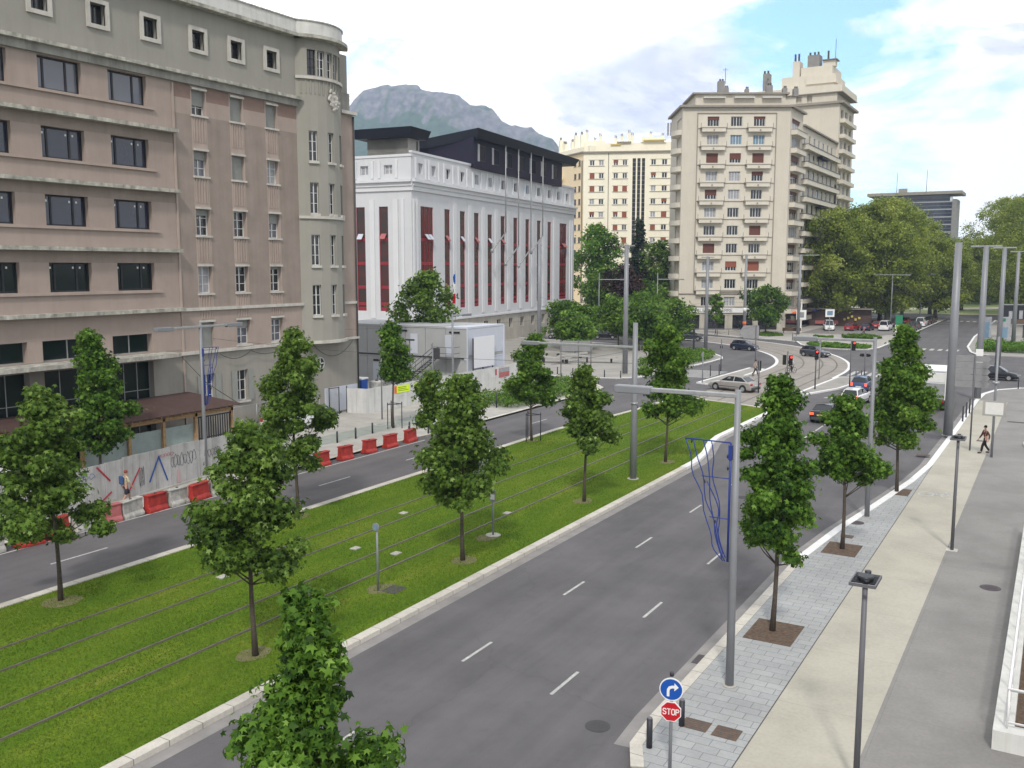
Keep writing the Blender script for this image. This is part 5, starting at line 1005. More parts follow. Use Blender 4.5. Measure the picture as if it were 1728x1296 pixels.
# ---- dark glass slab far up the avenue
DS = empty('office_slab', 'distant dark glass office slab with an overhanging flat roof above the plane trees', 'building', (-70.6, 422, 0)); F4 = Fr((-71.5, 422), 0)
q = MB(); F4.box(q, 0, 31, 0, 14, 0, 38.6, 0); F4.box(q, 1, 30, 1, 13, 38.6, 41.4, 0)
wpart(q, 'glass_body', T['glass_blue'], DS)
q = MB()
for k in range(13): F4.box(q, 0, 31, -.22, -.165, 1.6 + k * 3.05, 2.1 + k * 3.05, 2); F4.box(q, 0, 31, -.08, 0, 3.3 + k * 3.05, 3.42 + k * 3.05, 0)
for k in range(23): F4.box(q, k * 1.4, k * 1.4 + .12, -.16, 0, 0, 38.6, 1)
wpart(q, 'facade_grid', [T['chimney'], T['dark_frame'], T['curtain']], DS)
q = MB(); F4.box(q, -1.5, 34.5, -2.0, 16, 41.4, 42.6, 0); F4.box(q, 31, 32.6, 0, 14, 0, 39.4, 1); F4.box(q, 10, 13, 3, 6, 43, 44.5, 0)
for x, h_ in ((9, 8), (20.5, 9)): q.tube([F4.w(x, 5, 43), F4.w(x, 5, 43 + h_)], .12, 5)
wpart(q, 'roof', [T['cream_shade'], T['chimney']], DS)
# ---- site cabins
CB = empty('site_cabins', 'two-storey block of grey site cabins with an outside steel stair behind the white hoarding', 'site cabin', (-49.3, 75.7, KZ))
def bxm(name, mats, *bs, root=CB, bevel=0):
    q = MB()
    for b in bs: q.box(*b[:6], b[6] if len(b) > 6 else 0)
    return wpart(q, name, mats, root, bevel=bevel)
for lv, (z0, z1) in enumerate(((.12, 3.02), (3.14, 6.05))):
    for k in range(7):
        x1 = -49.35 - k * 2.45; bxm('cabin', [T['cabin'], T['cabin_end']], (x1 - 2.4, x1, 75.75, 82.7, z0, z1, 0), (x1 - 2.42, x1 + .02, 75.7, 82.75, z1 - .12, z1 + .05, 1 if k == 0 else 0), (x1 - 2.42, x1 + .02, 75.7, 82.75, z0 - .04, z0 + .12, 0))
bxm('end_panel', T['cabin_end'], (-49.35, -49.31, 75.8, 82.65, .3, 2.85), (-49.35, -49.31, 75.8, 82.65, 3.35, 5.85), (-49.33, -49.2, 82.55, 82.72, .2, 6.0), (-49.33, -49.22, 75.72, 75.85, .2, 6.0))
bxm('dark_joint', T['black'], (-66.4, -49.6, 75.66, 75.70, 2.98, 3.12), (-60.7, -60.1, 75.6, 75.7, 2.3, 2.5), (-58.6, -58.0, 75.6, 75.7, 5.4, 5.6), (-51.3, -50.1, 75.64, 75.7, 5.5, 5.65), (-57.3, -56.4, 75.64, 75.7, 5.5, 5.65))
for b_ in ((-56.0, -55.1, 75.66, 75.7, 3.3, 5.3), (-51.8, -50.9, 75.66, 75.7, 3.3, 5.3), (-60.8, -59.9, 75.66, 75.7, .3, 2.3)): bxm('door', T['cabin_end'], b_)
q = MB()
for i in range(13): q.box(-56.3 + i * .3, -56.0 + i * .3, 74.3, 75.3, .3 + i * .225, .34 + i * .225)
for y in (74.28, 75.32): q.tube([(-56.4, y, .2), (-52.4, y, 3.1)], .05, 6); q.tube([(-56.4, y, 1.2), (-52.4, y, 4.1)], .03, 6); [q.tube([(-56.4 + i, y, .2 + i * .73), (-56.4 + i, y, 1.2 + i * .73)], .02, 5) for i in range(5)]
q.box(-52.4, -50.0, 74.3, 75.6, 3.05, 3.12)
for x in (-52.4, -51.6, -50.8, -50.0): q.tube([(x, 74.32, 3.1), (x, 74.32, 4.2)], .025, 5)
for z in (3.6, 4.2): q.tube([(-52.4, 74.32, z), (-50, 74.32, z), (-50, 75.5, z)], .025, 5)
for x in (-52.3, -50.1): q.tube([(x, 74.4, .1), (x, 74.4, 3.1)], .05, 6)
q.box(-52.4, -51.5, 74.3, 74.34, 3.15, 4.1); wpart(q, 'outside_stair', T['dark_metal'], CB)
NB_ = empty('notice_board', 'large blank white notice board on dark posts at the end of the site cabins', 'sign board', (-48.8, 78.2, KZ))
q = MB(); q.box(-.04, .04, -1.95, 1.75, 2.0, 5.0); q.build('panel', T['board'], NB_); q = MB()
for y in (-2.0, -.2, 1.6): q.box(-.14, -.05, y - .06, y + .06, 0, 4.9 if y < -1 else 2.6)
q.build('post', T['dark_metal'], NB_)
# ------------------------------------------------------------------ street furniture
def mast(x, y, h, label, r_=.21, rt=None, arms=(), group='tall tapered tramway masts', name='tramway_mast', rz=0, z=KZ, col='pole'):
    o = empty(name, label, 'mast', (x, y, z), R(rz), group)
    MB().tube([(0, 0, 0), (0, 0, h * .5), (0, 0, h)], [r_, r_ * .88, rt or r_ * .72], 14).build('pole', T[col], o)
    MB().cyl((0, 0, 0), r_ * 1.25, .05, 14).build('base_plate', T['concrete'], o)
    for (za, x0, x1) in arms:
        q = MB(); q.box(x0, x1, -.11, .11, za, za + .14); q.build('arm', T['galv'], o, bevel=.02)
    return o
ml_ = [(-6.3, 71.4, 13.4, .32, (), 'widest tall grey mast on the right pavement between the cycle path and the kerb'),
       (-6.0, 93.2, 13.6, .31, ((13.5, -1.25, 1.25),), 'tall grey mast with T-shaped top and a white notice, standing before the black hatchback'),
       (-5.7, 117.0, 13.9, .30, ((13.8, -1.15, 1.15),), 'third tall grey T-topped mast on the right, beyond the crossing black car'),
       (-5.6, 152.0, 14, .29, ((13.9, -1.1, 1.1),), 'fourth tall grey T-topped mast on the right, rising from the bright shrubs'),
       (-3.6, 158.0, 14, .29, ((13.9, -1.1, 1.1),), 'last tall grey T-topped mast, at the right edge of the picture')]
for x, y, h, r_, arms, lb in ml_:
    o = mast(x, y, h, lb, r_, arms=arms)
    if y == 93.2: MB().box(-.30, .30, -.36, -.32, 3.1, 4.5).build('notice', T['sign_white'], o)
    if y > 150 and x < -5: pass
for x, y, h, r_, lb in ((-59.0, 108.0, 15.2, .26, 'tall plain grey mast at the corner of the plaza, standing left of the curved benches'), (-41.3, 95.5, 14.2, .30, 'tall grey mast with small crossbar on the near plaza corner by the white bin')):
    mast(x, y, h, lb, r_, arms=((14.0, -.9, .9),) if y < 100 else ())
for x, y, h, lb in ((-43.4, 129.0, 13.3, 'tall grey mast in front of the left half of the shop fascia'), (-45.4, 154.5, 13.9, 'tall grey mast with red collar in front of the right half of the shop fascia'), (-39.8, 168.1, 14, 'tall grey mast with long crossbar beside the corner tower wing')):
    o = mast(x, y, h, lb, .27, arms=((h - .2, -.9, .9),) if y < 160 else ((13.8, -1, 3.2),))
    if 150 < y < 160: MB().cyl((0, 0, 2.3), .29, .5, 12).build('collar', T['orange'], o); MB().cyl((0, 0, 4.5), .29, .6, 12).build('collar', T['sign_white'], o)
def street_lamp(x, y, h, length, label, dirn=-1, za=None, rz=0, rb_=.105, double=False, group='arm lamps over the carriageways', z=KZ):
    o = empty('street_lamp', label, 'street lamp', (x, y, z), R(rz), group); za = za or h - .22
    MB().tube([(0, 0, 0), (0, 0, h * .45), (0, 0, h)], [rb_ * 1.15, rb_ * .95, rb_ * .78], 12).build('pole', T['pole'], o)
    MB().cyl((0, 0, 0), rb_ * 1.9, .04, 12).build('base_plate', T['concrete'], o)
    for s_ in ((dirn, -dirn) if double else (dirn,)):
        q = MB(); a, b = sorted((s_ * .02, s_ * length)); q.box(a, b, -.085, .085, za, za + .12); q.build('arm', T['galv'], o, bevel=.02)
        a, b = sorted((s_ * (length - 1.0), s_ * (length + .1))); q = MB(); q.box(a, b, -.16, .16, za - .07, za + .15); q.build('lamp_head', T['pole'], o, bevel=.03)
    return o
l1 = street_lamp(-7.4, 24.8, 8.4, 3.5, 'steel arm lamp nearest the camera, planted in the pavers and carrying the blue festoon frame')
l2 = street_lamp(-7.3, 45.7, 8.5, 3.6, 'steel arm lamp rising beside the tall pavement tree, arm pointing over the waiting cars')
l3 = street_lamp(-20.0, 47.6, 8.7, 7.0, 'steel lamp mast standing on the lawn, its long arm reaching left over the tram tracks', za=7.3, rb_=.17)
MB().cyl((0, 0, 4.2), .19, .12, 14).build('collar', T['galv'], l3)
l4 = street_lamp(-41.0, 36.0, 8.7, 2.9, 'double-armed street lamp in front of the graffiti hoarding with a small blue festoon frame', double=True, za=8.4, rz=90)
l5 = street_lamp(-43.4, 64.5, 7.9, 2.6, 'single lamp post before the site cabins, next to the flag', dirn=1, za=7.7, rz=90)
l6 = street_lamp(-28.5, 195, 10.5, 3.2, 'far double-armed lamp over the parked cars', double=True, group='far double lamps', z=KZ); l7 = street_lamp(-26.5, 222, 10.5, 2.6, 'farthest double-armed lamp before the park trees', double=True, group='far double lamps', z=KZ)
for x, y, lb in ((-70.0, 150.0, 'far lamp with short arm to the right before the copper-leaved tree'), (-62.3, 158.0, 'far lamp with short arm to the right before the broad green tree')): street_lamp(x, y, 10.8, 4.6, lb, dirn=1, za=9.6, rz=30, group='far single-arm lamps')
def festoon(x, y, zt, w_, h_, label, rz=0, mirror=1):
    o = empty('festoon_frame', label, 'festoon', (x, y, zt - h_), R(rz), 'blue steel festoon frames fixed to lamp posts'); q = MB()
    q.tube([(0, 0, 0), (0, 0, h_)], .035, 6); q.tube([(0, 0, h_), (mirror * -w_, 0, h_ + .02)], .022, 6)
    for z, k in ((.70, .62), (.36, .42)): q.tube([(0, 0, h_ * z), (mirror * -w_ * k, 0, h_ * z)], .016, 5)
    q.box(-.05, .05, -.05, .05, h_ * .86, h_ * .98); q.build('frame', T['blue_steel'], o); q = MB()
    def cu(p0, *ps):
        pts = [p0] + list(ps); out = []
        for t in range(17):
            u = t / 16 * (len(pts) - 1); i = min(int(u), len(pts) - 2); f = u - i; pm = pts[max(i - 1, 0)]; a = pts[i]; b = pts[i + 1]; pn = pts[min(i + 2, len(pts) - 1)]
            out.append(tuple(.5 * ((2 * a[k]) + (b[k] - pm[k]) * f + (2 * pm[k] - 5 * a[k] + 4 * b[k] - pn[k]) * f * f + (3 * a[k] - pm[k] - 3 * b[k] + pn[k]) * f ** 3) for k in range(2)))
        q.tube([(mirror * -w_ * a, .0, h_ * b) for a, b in out], .016, 5)
    cu((1, 1), (.86, .86), (.83, .72), (.60, .55), (.55, .4), (.38, .22), (.33, .1), (.1, 0))
    cu((.82, 1), (.72, .85), (.58, .7), (.52, .5), (.33, .35), (.28, .2), (.12, .02))
    cu((.6, 1), (.5, .86), (.44, .68), (.42, .5), (.30, .3), (.2, .12), (.06, 0))
    cu((.42, 1), (.36, .86), (.38, .7), (.22, .5), (.2, .34), (.22, .2), (.1, .06))
    cu((.5, .66), (.28, .5), (.22, .4), (.26, .3), (.16, .14), (.05, .03)); q.build('curved_rods', T['blue_steel'], o)
    for a, b in ((.86, 1), (.55, .67), (.3, .34), (.06, .9), (.05, .8)): q = MB(); q.ball((mirror * -w_ * a, 0, h_ * b - .05), .03, .03, .06, 6); q.build('fixing', T['bollard'], o)
    return o
festoon(-7.56, 24.8, 7.05, 1.3, 3.35, 'blue curved festoon frame fixed to the nearest arm lamp, hanging over the road')
festoon(-40.85, 36.0, 7.4, .85, 3.2, 'small blue festoon frame on the double-armed lamp by the graffiti hoarding', rz=60, mirror=-1)
# low square-framed path lights
def path_light(x, y, h, label):
    o = empty('path_light', label, 'street lamp', (x, y, KZ), 0, 'slim path lights with open square tops'); MB().tube([(0, 0, 0), (0, 0, h)], [.072, .058], 12).build('pole', T['pole_dark'], o); MB().box(-.22, .22, -.22, .22, 0, .02).build('base_plate', T['sill_white'], o)
    q = MB()
    for a in (-.28, .25): q.box(a, a + .03, -.42, .42, h - .05, h + .02); 
    for b in (-.42, .39): q.box(-.25, .25, b, b + .03, h - .05, h + .02)
    q.build('square_frame', T['pole_dark'], o); q = MB()
    for k in range(7): q.box(-.24, .24, -.22 + k * .085, -.19 + k * .085, h - .03 - .012 * (k % 2), h + .0)
    q.cyl((0, 0, h), .17, .10, 12); q.cyl((0, .3, h), .07, .12, 10); q.cyl((.05, -.2, h), .06, .06, 8); q.build('lamp_unit', T['dark_frame'], o); return o
path_light(-3.35, 21.2, 4.85, 'slim path light nearest the camera on the edge of the pale cycle path'); path_light(-3.3, 42.0, 4.75, 'second slim path light farther up the edge of the pale cycle path')
# stop sign post
S = empty('road_sign', 'post with a blue turn-right disc above a red stop sign at the pavement corner', 'road sign', (-7.25, 19.75, 0), R(14))
MB().tube([(0, 0, 0), (0, 0, 2.42)], .04, 10).build('pole', T['pole'], S); MB().cyl((0, 0, 2.42), .05, .09, 8).build('cap', T['bollard'], S)
def plate(pts, y0, y1): 
    n = len(pts); m = MB(); m.add([(x, y0, z) for x, z in pts] + [(x, y1, z) for x, z in pts], [tuple(range(n)), tuple(range(2 * n - 1, n - 1, -1))] + [(i, n + i, n + (i + 1) % n, (i + 1) % n) for i in range(n)]); return m
def ngon(cx, cz, r_, n, a0=0): return [(cx + r_ * math.cos(a0 + 2 * PI * i / n), cz + r_ * math.sin(a0 + 2 * PI * i / n)) for i in range(n)]
zd, zs_ = 2.12, 1.58
o = plate(ngon(0, zd, .275, 32), -.075, -.05).build('disc', T['sign_white'], S); plate(ngon(0, zd, .25, 32), -.079, -.076).build('blue_face', T['sign_blue'], o)
q = MB(); aw_ = [(-.10, -.17), (-.04, -.17), (-.04, -.03), (-.02, .015), (.03, .035), (.07, .035), (.07, -.03), (.17, .065), (.07, .165), (.07, .10), (.02, .10), (-.06, .07), (-.10, .0)]
q.v += []; m_ = plate([(x, zd + z) for x, z in aw_], -.083, -.080); m_.build('arrow', T['sign_white'], o)
o = plate(ngon(0, zs_, .255, 8, PI / 8), -.075, -.05).build('octagon', T['sign_white'], S); plate(ngon(0, zs_, .235, 8, PI / 8), -.079, -.076).build('red_face', T['sign_red'], o)
def stroke(mb, pts, w_, y0=-.083, y1=-.080, ox=0, oz=0, s_=1):
    for i in range(len(pts) - 1):
        a = Vector((pts[i][0] * s_ + ox, pts[i][1] * s_ + oz)); b = Vector((pts[i + 1][0] * s_ + ox, pts[i + 1][1] * s_ + oz)); d = (b - a).normalized(); n_ = Vector((-d.y, d.x)) * w_ / 2; e = d * w_ * .4; a = a - e; b = b + e
        v = [a + n_, a - n_, b - n_, b + n_]; k = y0 - .0002 * i
        mb.add([(p.x, k, p.y) for p in v] + [(p.x, y1, p.y) for p in v], [(0, 1, 2, 3), (7, 6, 5, 4), (0, 4, 5, 1), (1, 5, 6, 2), (2, 6, 7, 3), (3, 7, 4, 0)])
GL = {'S': [[(1, .85), (.8, 1), (.2, 1), (0, .8), (.1, .58), (.9, .42), (1, .2), (.8, 0), (.2, 0), (0, .15)]], 'T': [[(0, 1), (1, 1)], [(.5, 1), (.5, 0)]], 'O': [[(.2, 0), (0, .25), (0, .75), (.2, 1), (.8, 1), (1, .75), (1, .25), (.8, 0), (.2, 0)]],
      'P': [[(0, 0), (0, 1), (.75, 1), (1, .78), (.75, .52), (0, .52)]], 'V': [[(0, 1), (.5, 0), (1, 1)]], 'A': [[(0, 0), (.5, 1), (1, 0)], [(.2, .35), (.8, .35)]], 'L': [[(0, 1), (0, 0), (.9, 0)]], 'E': [[(1, 1), (0, 1), (0, 0), (1, 0)], [(0, .5), (.8, .5)]], 'U': [[(0, 1), (0, .2), (.25, 0), (.75, 0), (1, .2), (1, 1)]],
      'R': [[(0, 0), (0, 1), (.75, 1), (1, .78), (.75, .52), (0, .52)], [(.5, .52), (1, 0)]], 'I': [[(.5, 0), (.5, 1)]], 'D': [[(0, 0), (0, 1), (.6, 1), (1, .7), (1, .3), (.6, 0), (0, 0)]], 'G': [[(1, .8), (.8, 1), (.2, 1), (0, .75), (0, .25), (.2, 0), (.8, 0), (1, .2), (1, .5), (.6, .5)]], 'M': [[(0, 0), (0, 1), (.5, .4), (1, 1), (1, 0)]], 'N': [[(0, 0), (0, 1), (1, 0), (1, 1)]]}
def text(mb, s_, ox, oz, cw, chh, w_, gap=.35, y0=-.083, y1=-.080):
    x = ox
    for c in s_:
        if c in GL:
            for st_ in GL[c]: stroke(mb, [(x + p[0] * cw, oz + p[1] * chh) for p in st_], w_, y0, y1)
        x += cw * (1 + gap)
    return mb
text(MB(), 'STOP', -.18, zs_ - .065, .07, .13, .021, .42).build('lettering', T['sign_white'], o)
# shop fascia lettering on the tower
q = MB(); text(q, 'VALEUR  PIERRE', 3.0, 3.62, .38, .5, .09, .35, -.26, -.23); text(q, 'VALEUR', 13.2, 3.62, .38, .5, .09, .35, -.26, -.23); q.xf(FT.M); wpart(q, 'shop_lettering', T['sign_back'], TA)
# bollards
def bollard(x, y, label, h=.75, r_=.065, group=None, z=KZ):
    o = empty('bollard', label, 'bollard', (x, y, z), 0, group); MB().cyl((0, 0, 0), r_, h - .04, 12).build('post', T['bollard'], o); MB().cyl((0, 0, h - .04), r_ * .93, .04, 12, r2=r_ * .8).build('cap', T['pole_dark'], o); return o
bollard(-8.05, 20.45, 'dark bollard standing alone at the rounded kerb corner left of the stop sign', .78, .075); bollard(-7.75, 21.9, 'dark bollard hidden behind the stop sign post', .72, .075)
for i, (x, y) in enumerate(((-41.5, 47.7), (-41.4, 49.5), (-41.7, 51.7), (-39.7, 53.4), (-38.7, 52.0), (-38.2, 53.6))): bollard(x, y, ['short black bollard leftmost of the row behind the red barriers', 'second short black bollard from the left behind the red barriers', 'third short black bollard from the left, before the staked columnar tree', 'short black bollard right of the staked columnar tree', 'short black bollard right behind the last red barrier but one', 'short black bollard just right of the last red barrier'][i], .78, group='short black bollards on the left pavement')
for i, (x, y) in enumerate(((-5.95, 78.5), (-5.9, 80.8), (-5.85, 83.2), (-5.8, 85.6))): bollard(x, y, ['nearest', 'second', 'third', 'farthest'][i] + ' of four slim posts along the kerb between the two wide masts', 1.25, .06, 'slim posts along the right kerb')
for i, (x, y, d) in enumerate(((-40.5, 66.7, 'thin post before the hoarding at the left kerb'), (-40.4, 69.7, 'thin post left of the kerbside shrubs'), (-32.4, 98.1, 'left thin post on the island behind the silver saloon'), (-31.9, 99.6, 'right thin post on the island behind the silver saloon'), (-37.0, 152.8, 'left post of the pair before the grey hatchback'), (-35.8, 150.2, 'right post of the pair before the grey hatchback'), (-17.6, 99.6, 'thin post left of the blue hatchback'), (-17.3, 101, 'thin post directly before the zebra crossing'), (-6.2, 99.6, 'thin post by the tail of the crossing black car'), (-3.1, 103.0, 'thin post at the right pavement corner'))): bollard(x, y, d, 1.25, .05, 'thin posts round the junction')
for i in range(6): bollard(-38.2 - i * 1.9, 95.4 if i == 0 else 91.6, ['low bollard at the plaza corner by the bin', 'second low bollard along the plaza kerb', 'third low bollard along the plaza kerb', 'fourth low bollard along the plaza kerb', 'fifth low bollard along the plaza kerb', 'sixth low bollard along the plaza kerb near the side street'][i], .8, .06, 'low bollards along the plaza kerb')
# small posts on the lawn
p_ = empty('tramway_post', 'thin grey post with a small round disc on the lawn beside the dark cover', 'post', (-20.85, 26.0, KZ)); MB().cyl((0, 0, 0), .04, 2.45, 10).build('pole', T['pole'], p_); q = MB(); q.cyl((0, 0, 0), .15, .04, 18); q.xf(Matrix.Translation((0, -.04, 2.4)) @ Matrix.Rotation(R(90), 4, 'X')); q.build('disc', T['sign_back'], p_); q = MB(); q.cyl((0, 0, 0), .10, .01, 18); q.xf(Matrix.Translation((0, -.085, 2.4)) @ Matrix.Rotation(R(90), 4, 'X')); q.build('disc_face', T['curtain_blue'], p_)
p_ = empty('tramway_post', 'short grey post with a pale square plate on a concrete foot on the lawn', 'post', (-20.95, 34.2, KZ)); MB().cyl((0, 0, 0), .045, 1.9, 10).build('pole', T['pole'], p_); MB().box(-.17, .17, -.06, -.03, 1.55, 2.05).build('plate', T['sign_back'], p_); MB().box(-.12, .12, -.065, -.061, 1.62, 1.85).build('plate_face', T['sign_white'], p_); MB().cyl((0, 0, 0), .34, .03, 16).build('foot', T['concrete'], p_)
p_ = empty('switch_cabinet', 'grey steel switch cabinet behind the dense oval lawn tree', 'cabinet', (-27.0, 42.8, KZ)); MB().box(-.32, .32, -.3, .3, 0, 1.75).build('body', T['galv'], p_, bevel=.03); MB().box(-.27, .27, -.315, -.302, .2, 1.6).build('door', T['pole'], p_); MB().box(-.36, .36, -.34, .34, 1.75, 1.82).build('lid', T['galv'], p_)
for x, y in ((-26.9, 24.2), (-24.9, 29.6), (-23.0, 29.9), (-22.3, 37.7), (-26.6, 35.2)):
    tag(MB().box(x - .16, x + .16, y - .2, y + .2, KZ, KZ + .04).build('access_cover', T['concrete']), 'pale concrete access cover lying flush in the tramway lawn, one of five', 'cover', 'small pale covers in the tramway lawn')
# direction boards seen from behind
def backboard(x, y, rz, w_, rows_, zlo, posts, label, group=None, fh=.42):
    o = empty('direction_board', label, 'road sign', (x, y, KZ), R(rz), group)
    for i in range(rows_):
        z = zlo + i * (fh + .03); n = i % 2
        plate([(-w_ / 2, z), (w_ / 2 - .15, z), (w_ / 2, z + fh / 2), (w_ / 2 - .15, z + fh), (-w_ / 2, z + fh)], 0, .05).build('panel', T['sign_back'], o)
    for px in posts: MB().cyl((px, -.05, 0), .05, zlo + rows_ * (fh + .03) + .05, 8).build('post', T['pole_dark'], o)
    return o
backboard(-4.6, 66.2, 0, 2.0, 5, 4.1, (0.1,), 'stack of grey direction panels seen from behind on the pole beside the walking man', fh=.38)
backboard(-37.5, 103.5, 30, 3.0, 1, 3.8, (1.0,), 'single large grey arrow-shaped board seen from behind, before the navy hatchback', fh=1.5) if False else None
o = empty('direction_board', 'large grey arrow-shaped board seen from behind in front of the navy hatchback', 'road sign', (-30.6, 108.9, KZ), R(30)); plate([(-2.0, 4.2), (-1.4, 3.5), (.35, 3.5), (.35, 5.0), (-1.4, 5.0)], 0, .05).build('panel', T['sign_back'], o); MB().cyl((.0, -.05, 0), .06, 5.05, 8).build('post', T['pole_dark'], o)
backboard(-43.0, 86.8, 30, 3.4, 1, 3.1, (-1.6, .2, 1.5), 'wide grey panel on three posts seen from behind, in front of the curved benches', fh=1.1)
o = empty('street_sign', 'pale square notice on the tall pole beside the walking man', 'road sign', (-3.15, 64.4, KZ), 0); MB().cyl((0, 0, 0), .075, 7.5, 10).build('pole', T['pole'], o); MB().box(-.65, .65, -.12, -.08, 2.6, 3.55).build('panel', T['stone_panel'], o); MB().box(-.5, .5, -.125, -.121, 2.7, 3.45).build('panel_face', T['plate'], o); MB().cyl((0, 0, 4.6), .2, .14, 10).build('bracket', T['galv'], o)
# traffic lights
def signal(x, y, h, heads, label, rz=0, pole='pole_dark'):
    """heads: (z, facing deg, lit 'r'/None, dx)"""
    o = empty('traffic_light', label, 'traffic light', (x, y, KZ if x > -32 else KZ), R(rz), 'traffic lights round the junction'); MB().cyl((0, 0, 0), .06, h, 10).build('pole', T[pole], o); MB().cyl((0, 0, 0), .065, 1.1, 10).build('sleeve', T['bollard'], o)
    for z, fa, lit, dx, n in heads:
        M = Matrix.Translation((dx, 0, z)) @ Matrix.Rotation(R(fa), 4, 'Z'); q = MB(); q.box(-.15, .15, -.22, 0, 0, .31 * n); 
        for k in range(n): q.tube([(0, -.22, .155 + .31 * k), (0, -.36, .135 + .31 * k)], .115, 10, cap=False)
        q.xf(M); hd = q.build('signal_head', T['black'], o)
        for k in range(n):
            q = MB(); q.tube([(0, -.221, .155 + .31 * k), (0, -.235, .155 + .31 * k)], .105, 12); q.xf(M); q.build('lens', T['lamp_red'] if (lit and k == n - 1) else T['dark_metal'], hd)
    return o
signal(-24.1, 87.2, 3.1, ((2.1, 205, None, .05, 3),), 'traffic light seen from behind in front of the tail of the silver saloon')
signal(-21.9, 88.9, 3.9, ((2.6, 30, 'r', .26, 3), (2.6, 210, None, -.26, 3), (1.6, 120, None, -.15, 1)), 'traffic light with two heads side by side, right of the silver saloon')
signal(-20.1, 92.6, 4.0, ((2.9, 30, 'r', 0, 3),), 'lit red traffic light on the island before the dark grey hatchback')
signal(-17.6, 96.4, 4.6, ((3.6, 30, 'r', .2, 3),), 'rightmost lit red traffic light above the blue hatchback')
signal(-17.3, 102.6, 3.0, ((2.5, -40, None, -.2, 1), (2.5, 60, None, .2, 1)), 'small double pedestrian signal by the zebra crossing')
signal(-33.0, 103.6, 3.6, ((2.6, 200, None, 0, 1),), 'slim signal post on the long island behind the silver saloon')
for x, y, h, lb in ((-31.2, 92.0, 3.2, 'thin bare post at the tip of the long island'), (-21.6, 101.2, 4.3, 'thin bare pole between the two lit red traffic lights'), (-48.6, 69.0, 5.0, 'thin post before the second hoarding, left of the lamp'), (-45.0, 57.0, 6.3, 'thin lamp post before the hoarding with the yellow notices')):
    o = empty('post', lb, 'post', (x, y, KZ)); MB().cyl((0, 0, 0), .055, h, 8).build('pole', T['pole'], o); MB().box(-.12, .12, -.1, -.06, h - .5, h - .1).build('plate', T['sign_back'], o)
o = empty('work_light', 'short pole with small twin heads in the site yard', 'lamp', (-53.0, 71.5, KZ)); MB().cyl((0, 0, 0), .06, 4.9, 8).build('pole', T['pole_dark'], o); MB().box(-.5, .5, -.1, .1, 4.85, 5.0).build('head', T['dark_metal'], o)
o = empty('flagpole', 'thin pole with a limp blue white and red flag before the white building', 'flag', (-56.5, 84.5, KZ)); MB().tube([(0, 0, 0), (0, 0, 11.3)], [.05, .03], 8).build('pole', T['pole'], o)
q = MB()
for k, c in ((0, 0), (1, 1), (2, 2)):
    for j in range(5):
        z0, z1 = 11.0 - k * 1.05 - j * .21, 11.0 - k * 1.05 - (j + 1) * .21; w0 = .06 + .07 * math.sin(j + k * 2) + .05 * k; q.box(-w0 - .08, .04, -.06 - .03 * (j % 2), .06 + .03 * (j % 2), z1, z0, c)
q.build('flag', [T['sign_blue'], T['sign_white'], T['sign_red']], o, bevel=.03)
# ------------------------------------------------------------------ hoardings
def scrib(mb, seed, x0, z0, w_, h_, n, t=.018, y0=-.04, y1=-.035):
    rr = random.Random(seed)
    for k in range(n):
        cx = x0 + w_ * (k + .5) / n; pts = []; a = rr.uniform(0, 6); sgn = rr.choice((-1, 1))
        for j in range(9): a += sgn * rr.uniform(.4, 1.1); pts.append((cx + math.cos(a) * w_ / n * rr.uniform(.3, .75), z0 + h_ * (.5 + .5 * math.sin(a) * rr.uniform(.5, 1))))
        for i in range(len(pts) - 1): stroke(mb, [pts[i], pts[i + 1]], t, y0 - .0004 * k, y1)
Hd = empty('site_hoarding', 'grey-white steel hoarding with red and blue graffiti strokes', 'hoarding', (-39.6, 8, KZ))
hp = [(-39.6, 8), (-39.8, 22.5), (-40.2, 30), (-40.9, 35.5), (-41.6, 41.5)]
HF = []
for i in range(len(hp) - 1):
    a, b = hp[i], hp[i + 1]; d = math.hypot(b[0] - a[0], b[1] - a[1]); fr = Fr(a, math.degrees(math.atan2(b[1] - a[1], b[0] - a[0]))); n = max(2, round(d / 1.05)); HF.append(fr)
    for k in range(n):
        q = MB(); x0, x1 = d * k / n + .01, d * (k + 1) / n - .01; top_ = 2.12 if i != 2 else 2.2
        fr.box(q, x0, x1, -.02, .02, KZ + .08, KZ + top_ + (.03 if k % 3 == 0 else 0)); fr.box(q, x0 + .02, x0 + .07, -.035, -.02, KZ + .08, KZ + top_)
        wpart(q, 'panel', T['hoard'], Hd)
q = MB()
for i, fr in enumerate(HF):
    d = math.hypot(hp[i + 1][0] - hp[i][0], hp[i + 1][1] - hp[i][1]); fr.box(q, 0, d, -.12, .3, KZ, KZ + .1)
wpart(q, 'footing', T['concrete'], Hd)
def paintf(fr, name, mat, fn):
    q = MB(); fn(q); q.xf(fr.M); wpart(q, name, T[mat], Hd)
S_ = lambda q, pts, w_: stroke(q, pts, w_, -.045, -.037)
paintf(HF[1], 'red_strokes', 'spray_red', lambda q: S_(q, [(6.0, 2.12), (6.7, 1.35)], .09))
paintf(HF[2], 'red_strokes', 'spray_red', lambda q: (S_(q, [(.25, .45), (1.1, 1.6)], .08),)); paintf(HF[1], 'red_strokes', 'spray_red', lambda q: S_(q, [(6.1, .35), (6.75, .75)], .08))
paintf(HF[2], 'blue_strokes', 'spray_blue', lambda q: (S_(q, [(1.75, .75), (2.45, 1.95)], .09), S_(q, [(2.45, 1.95), (3.0, .6)], .09)))
paintf(HF[2], 'black_scrawl', 'spray_black', lambda q: scrib(q, 3, 3.3, 1.1, 1.9, .8, 8)); paintf(HF[3], 'black_scrawl', 'spray_black', lambda q: scrib(q, 5, .35, 1.2, 1.3, .55, 5)); paintf(HF[2], 'black_scrawl', 'spray_black', lambda q: scrib(q, 8, 1.05, .5, .35, 1.2, 3))
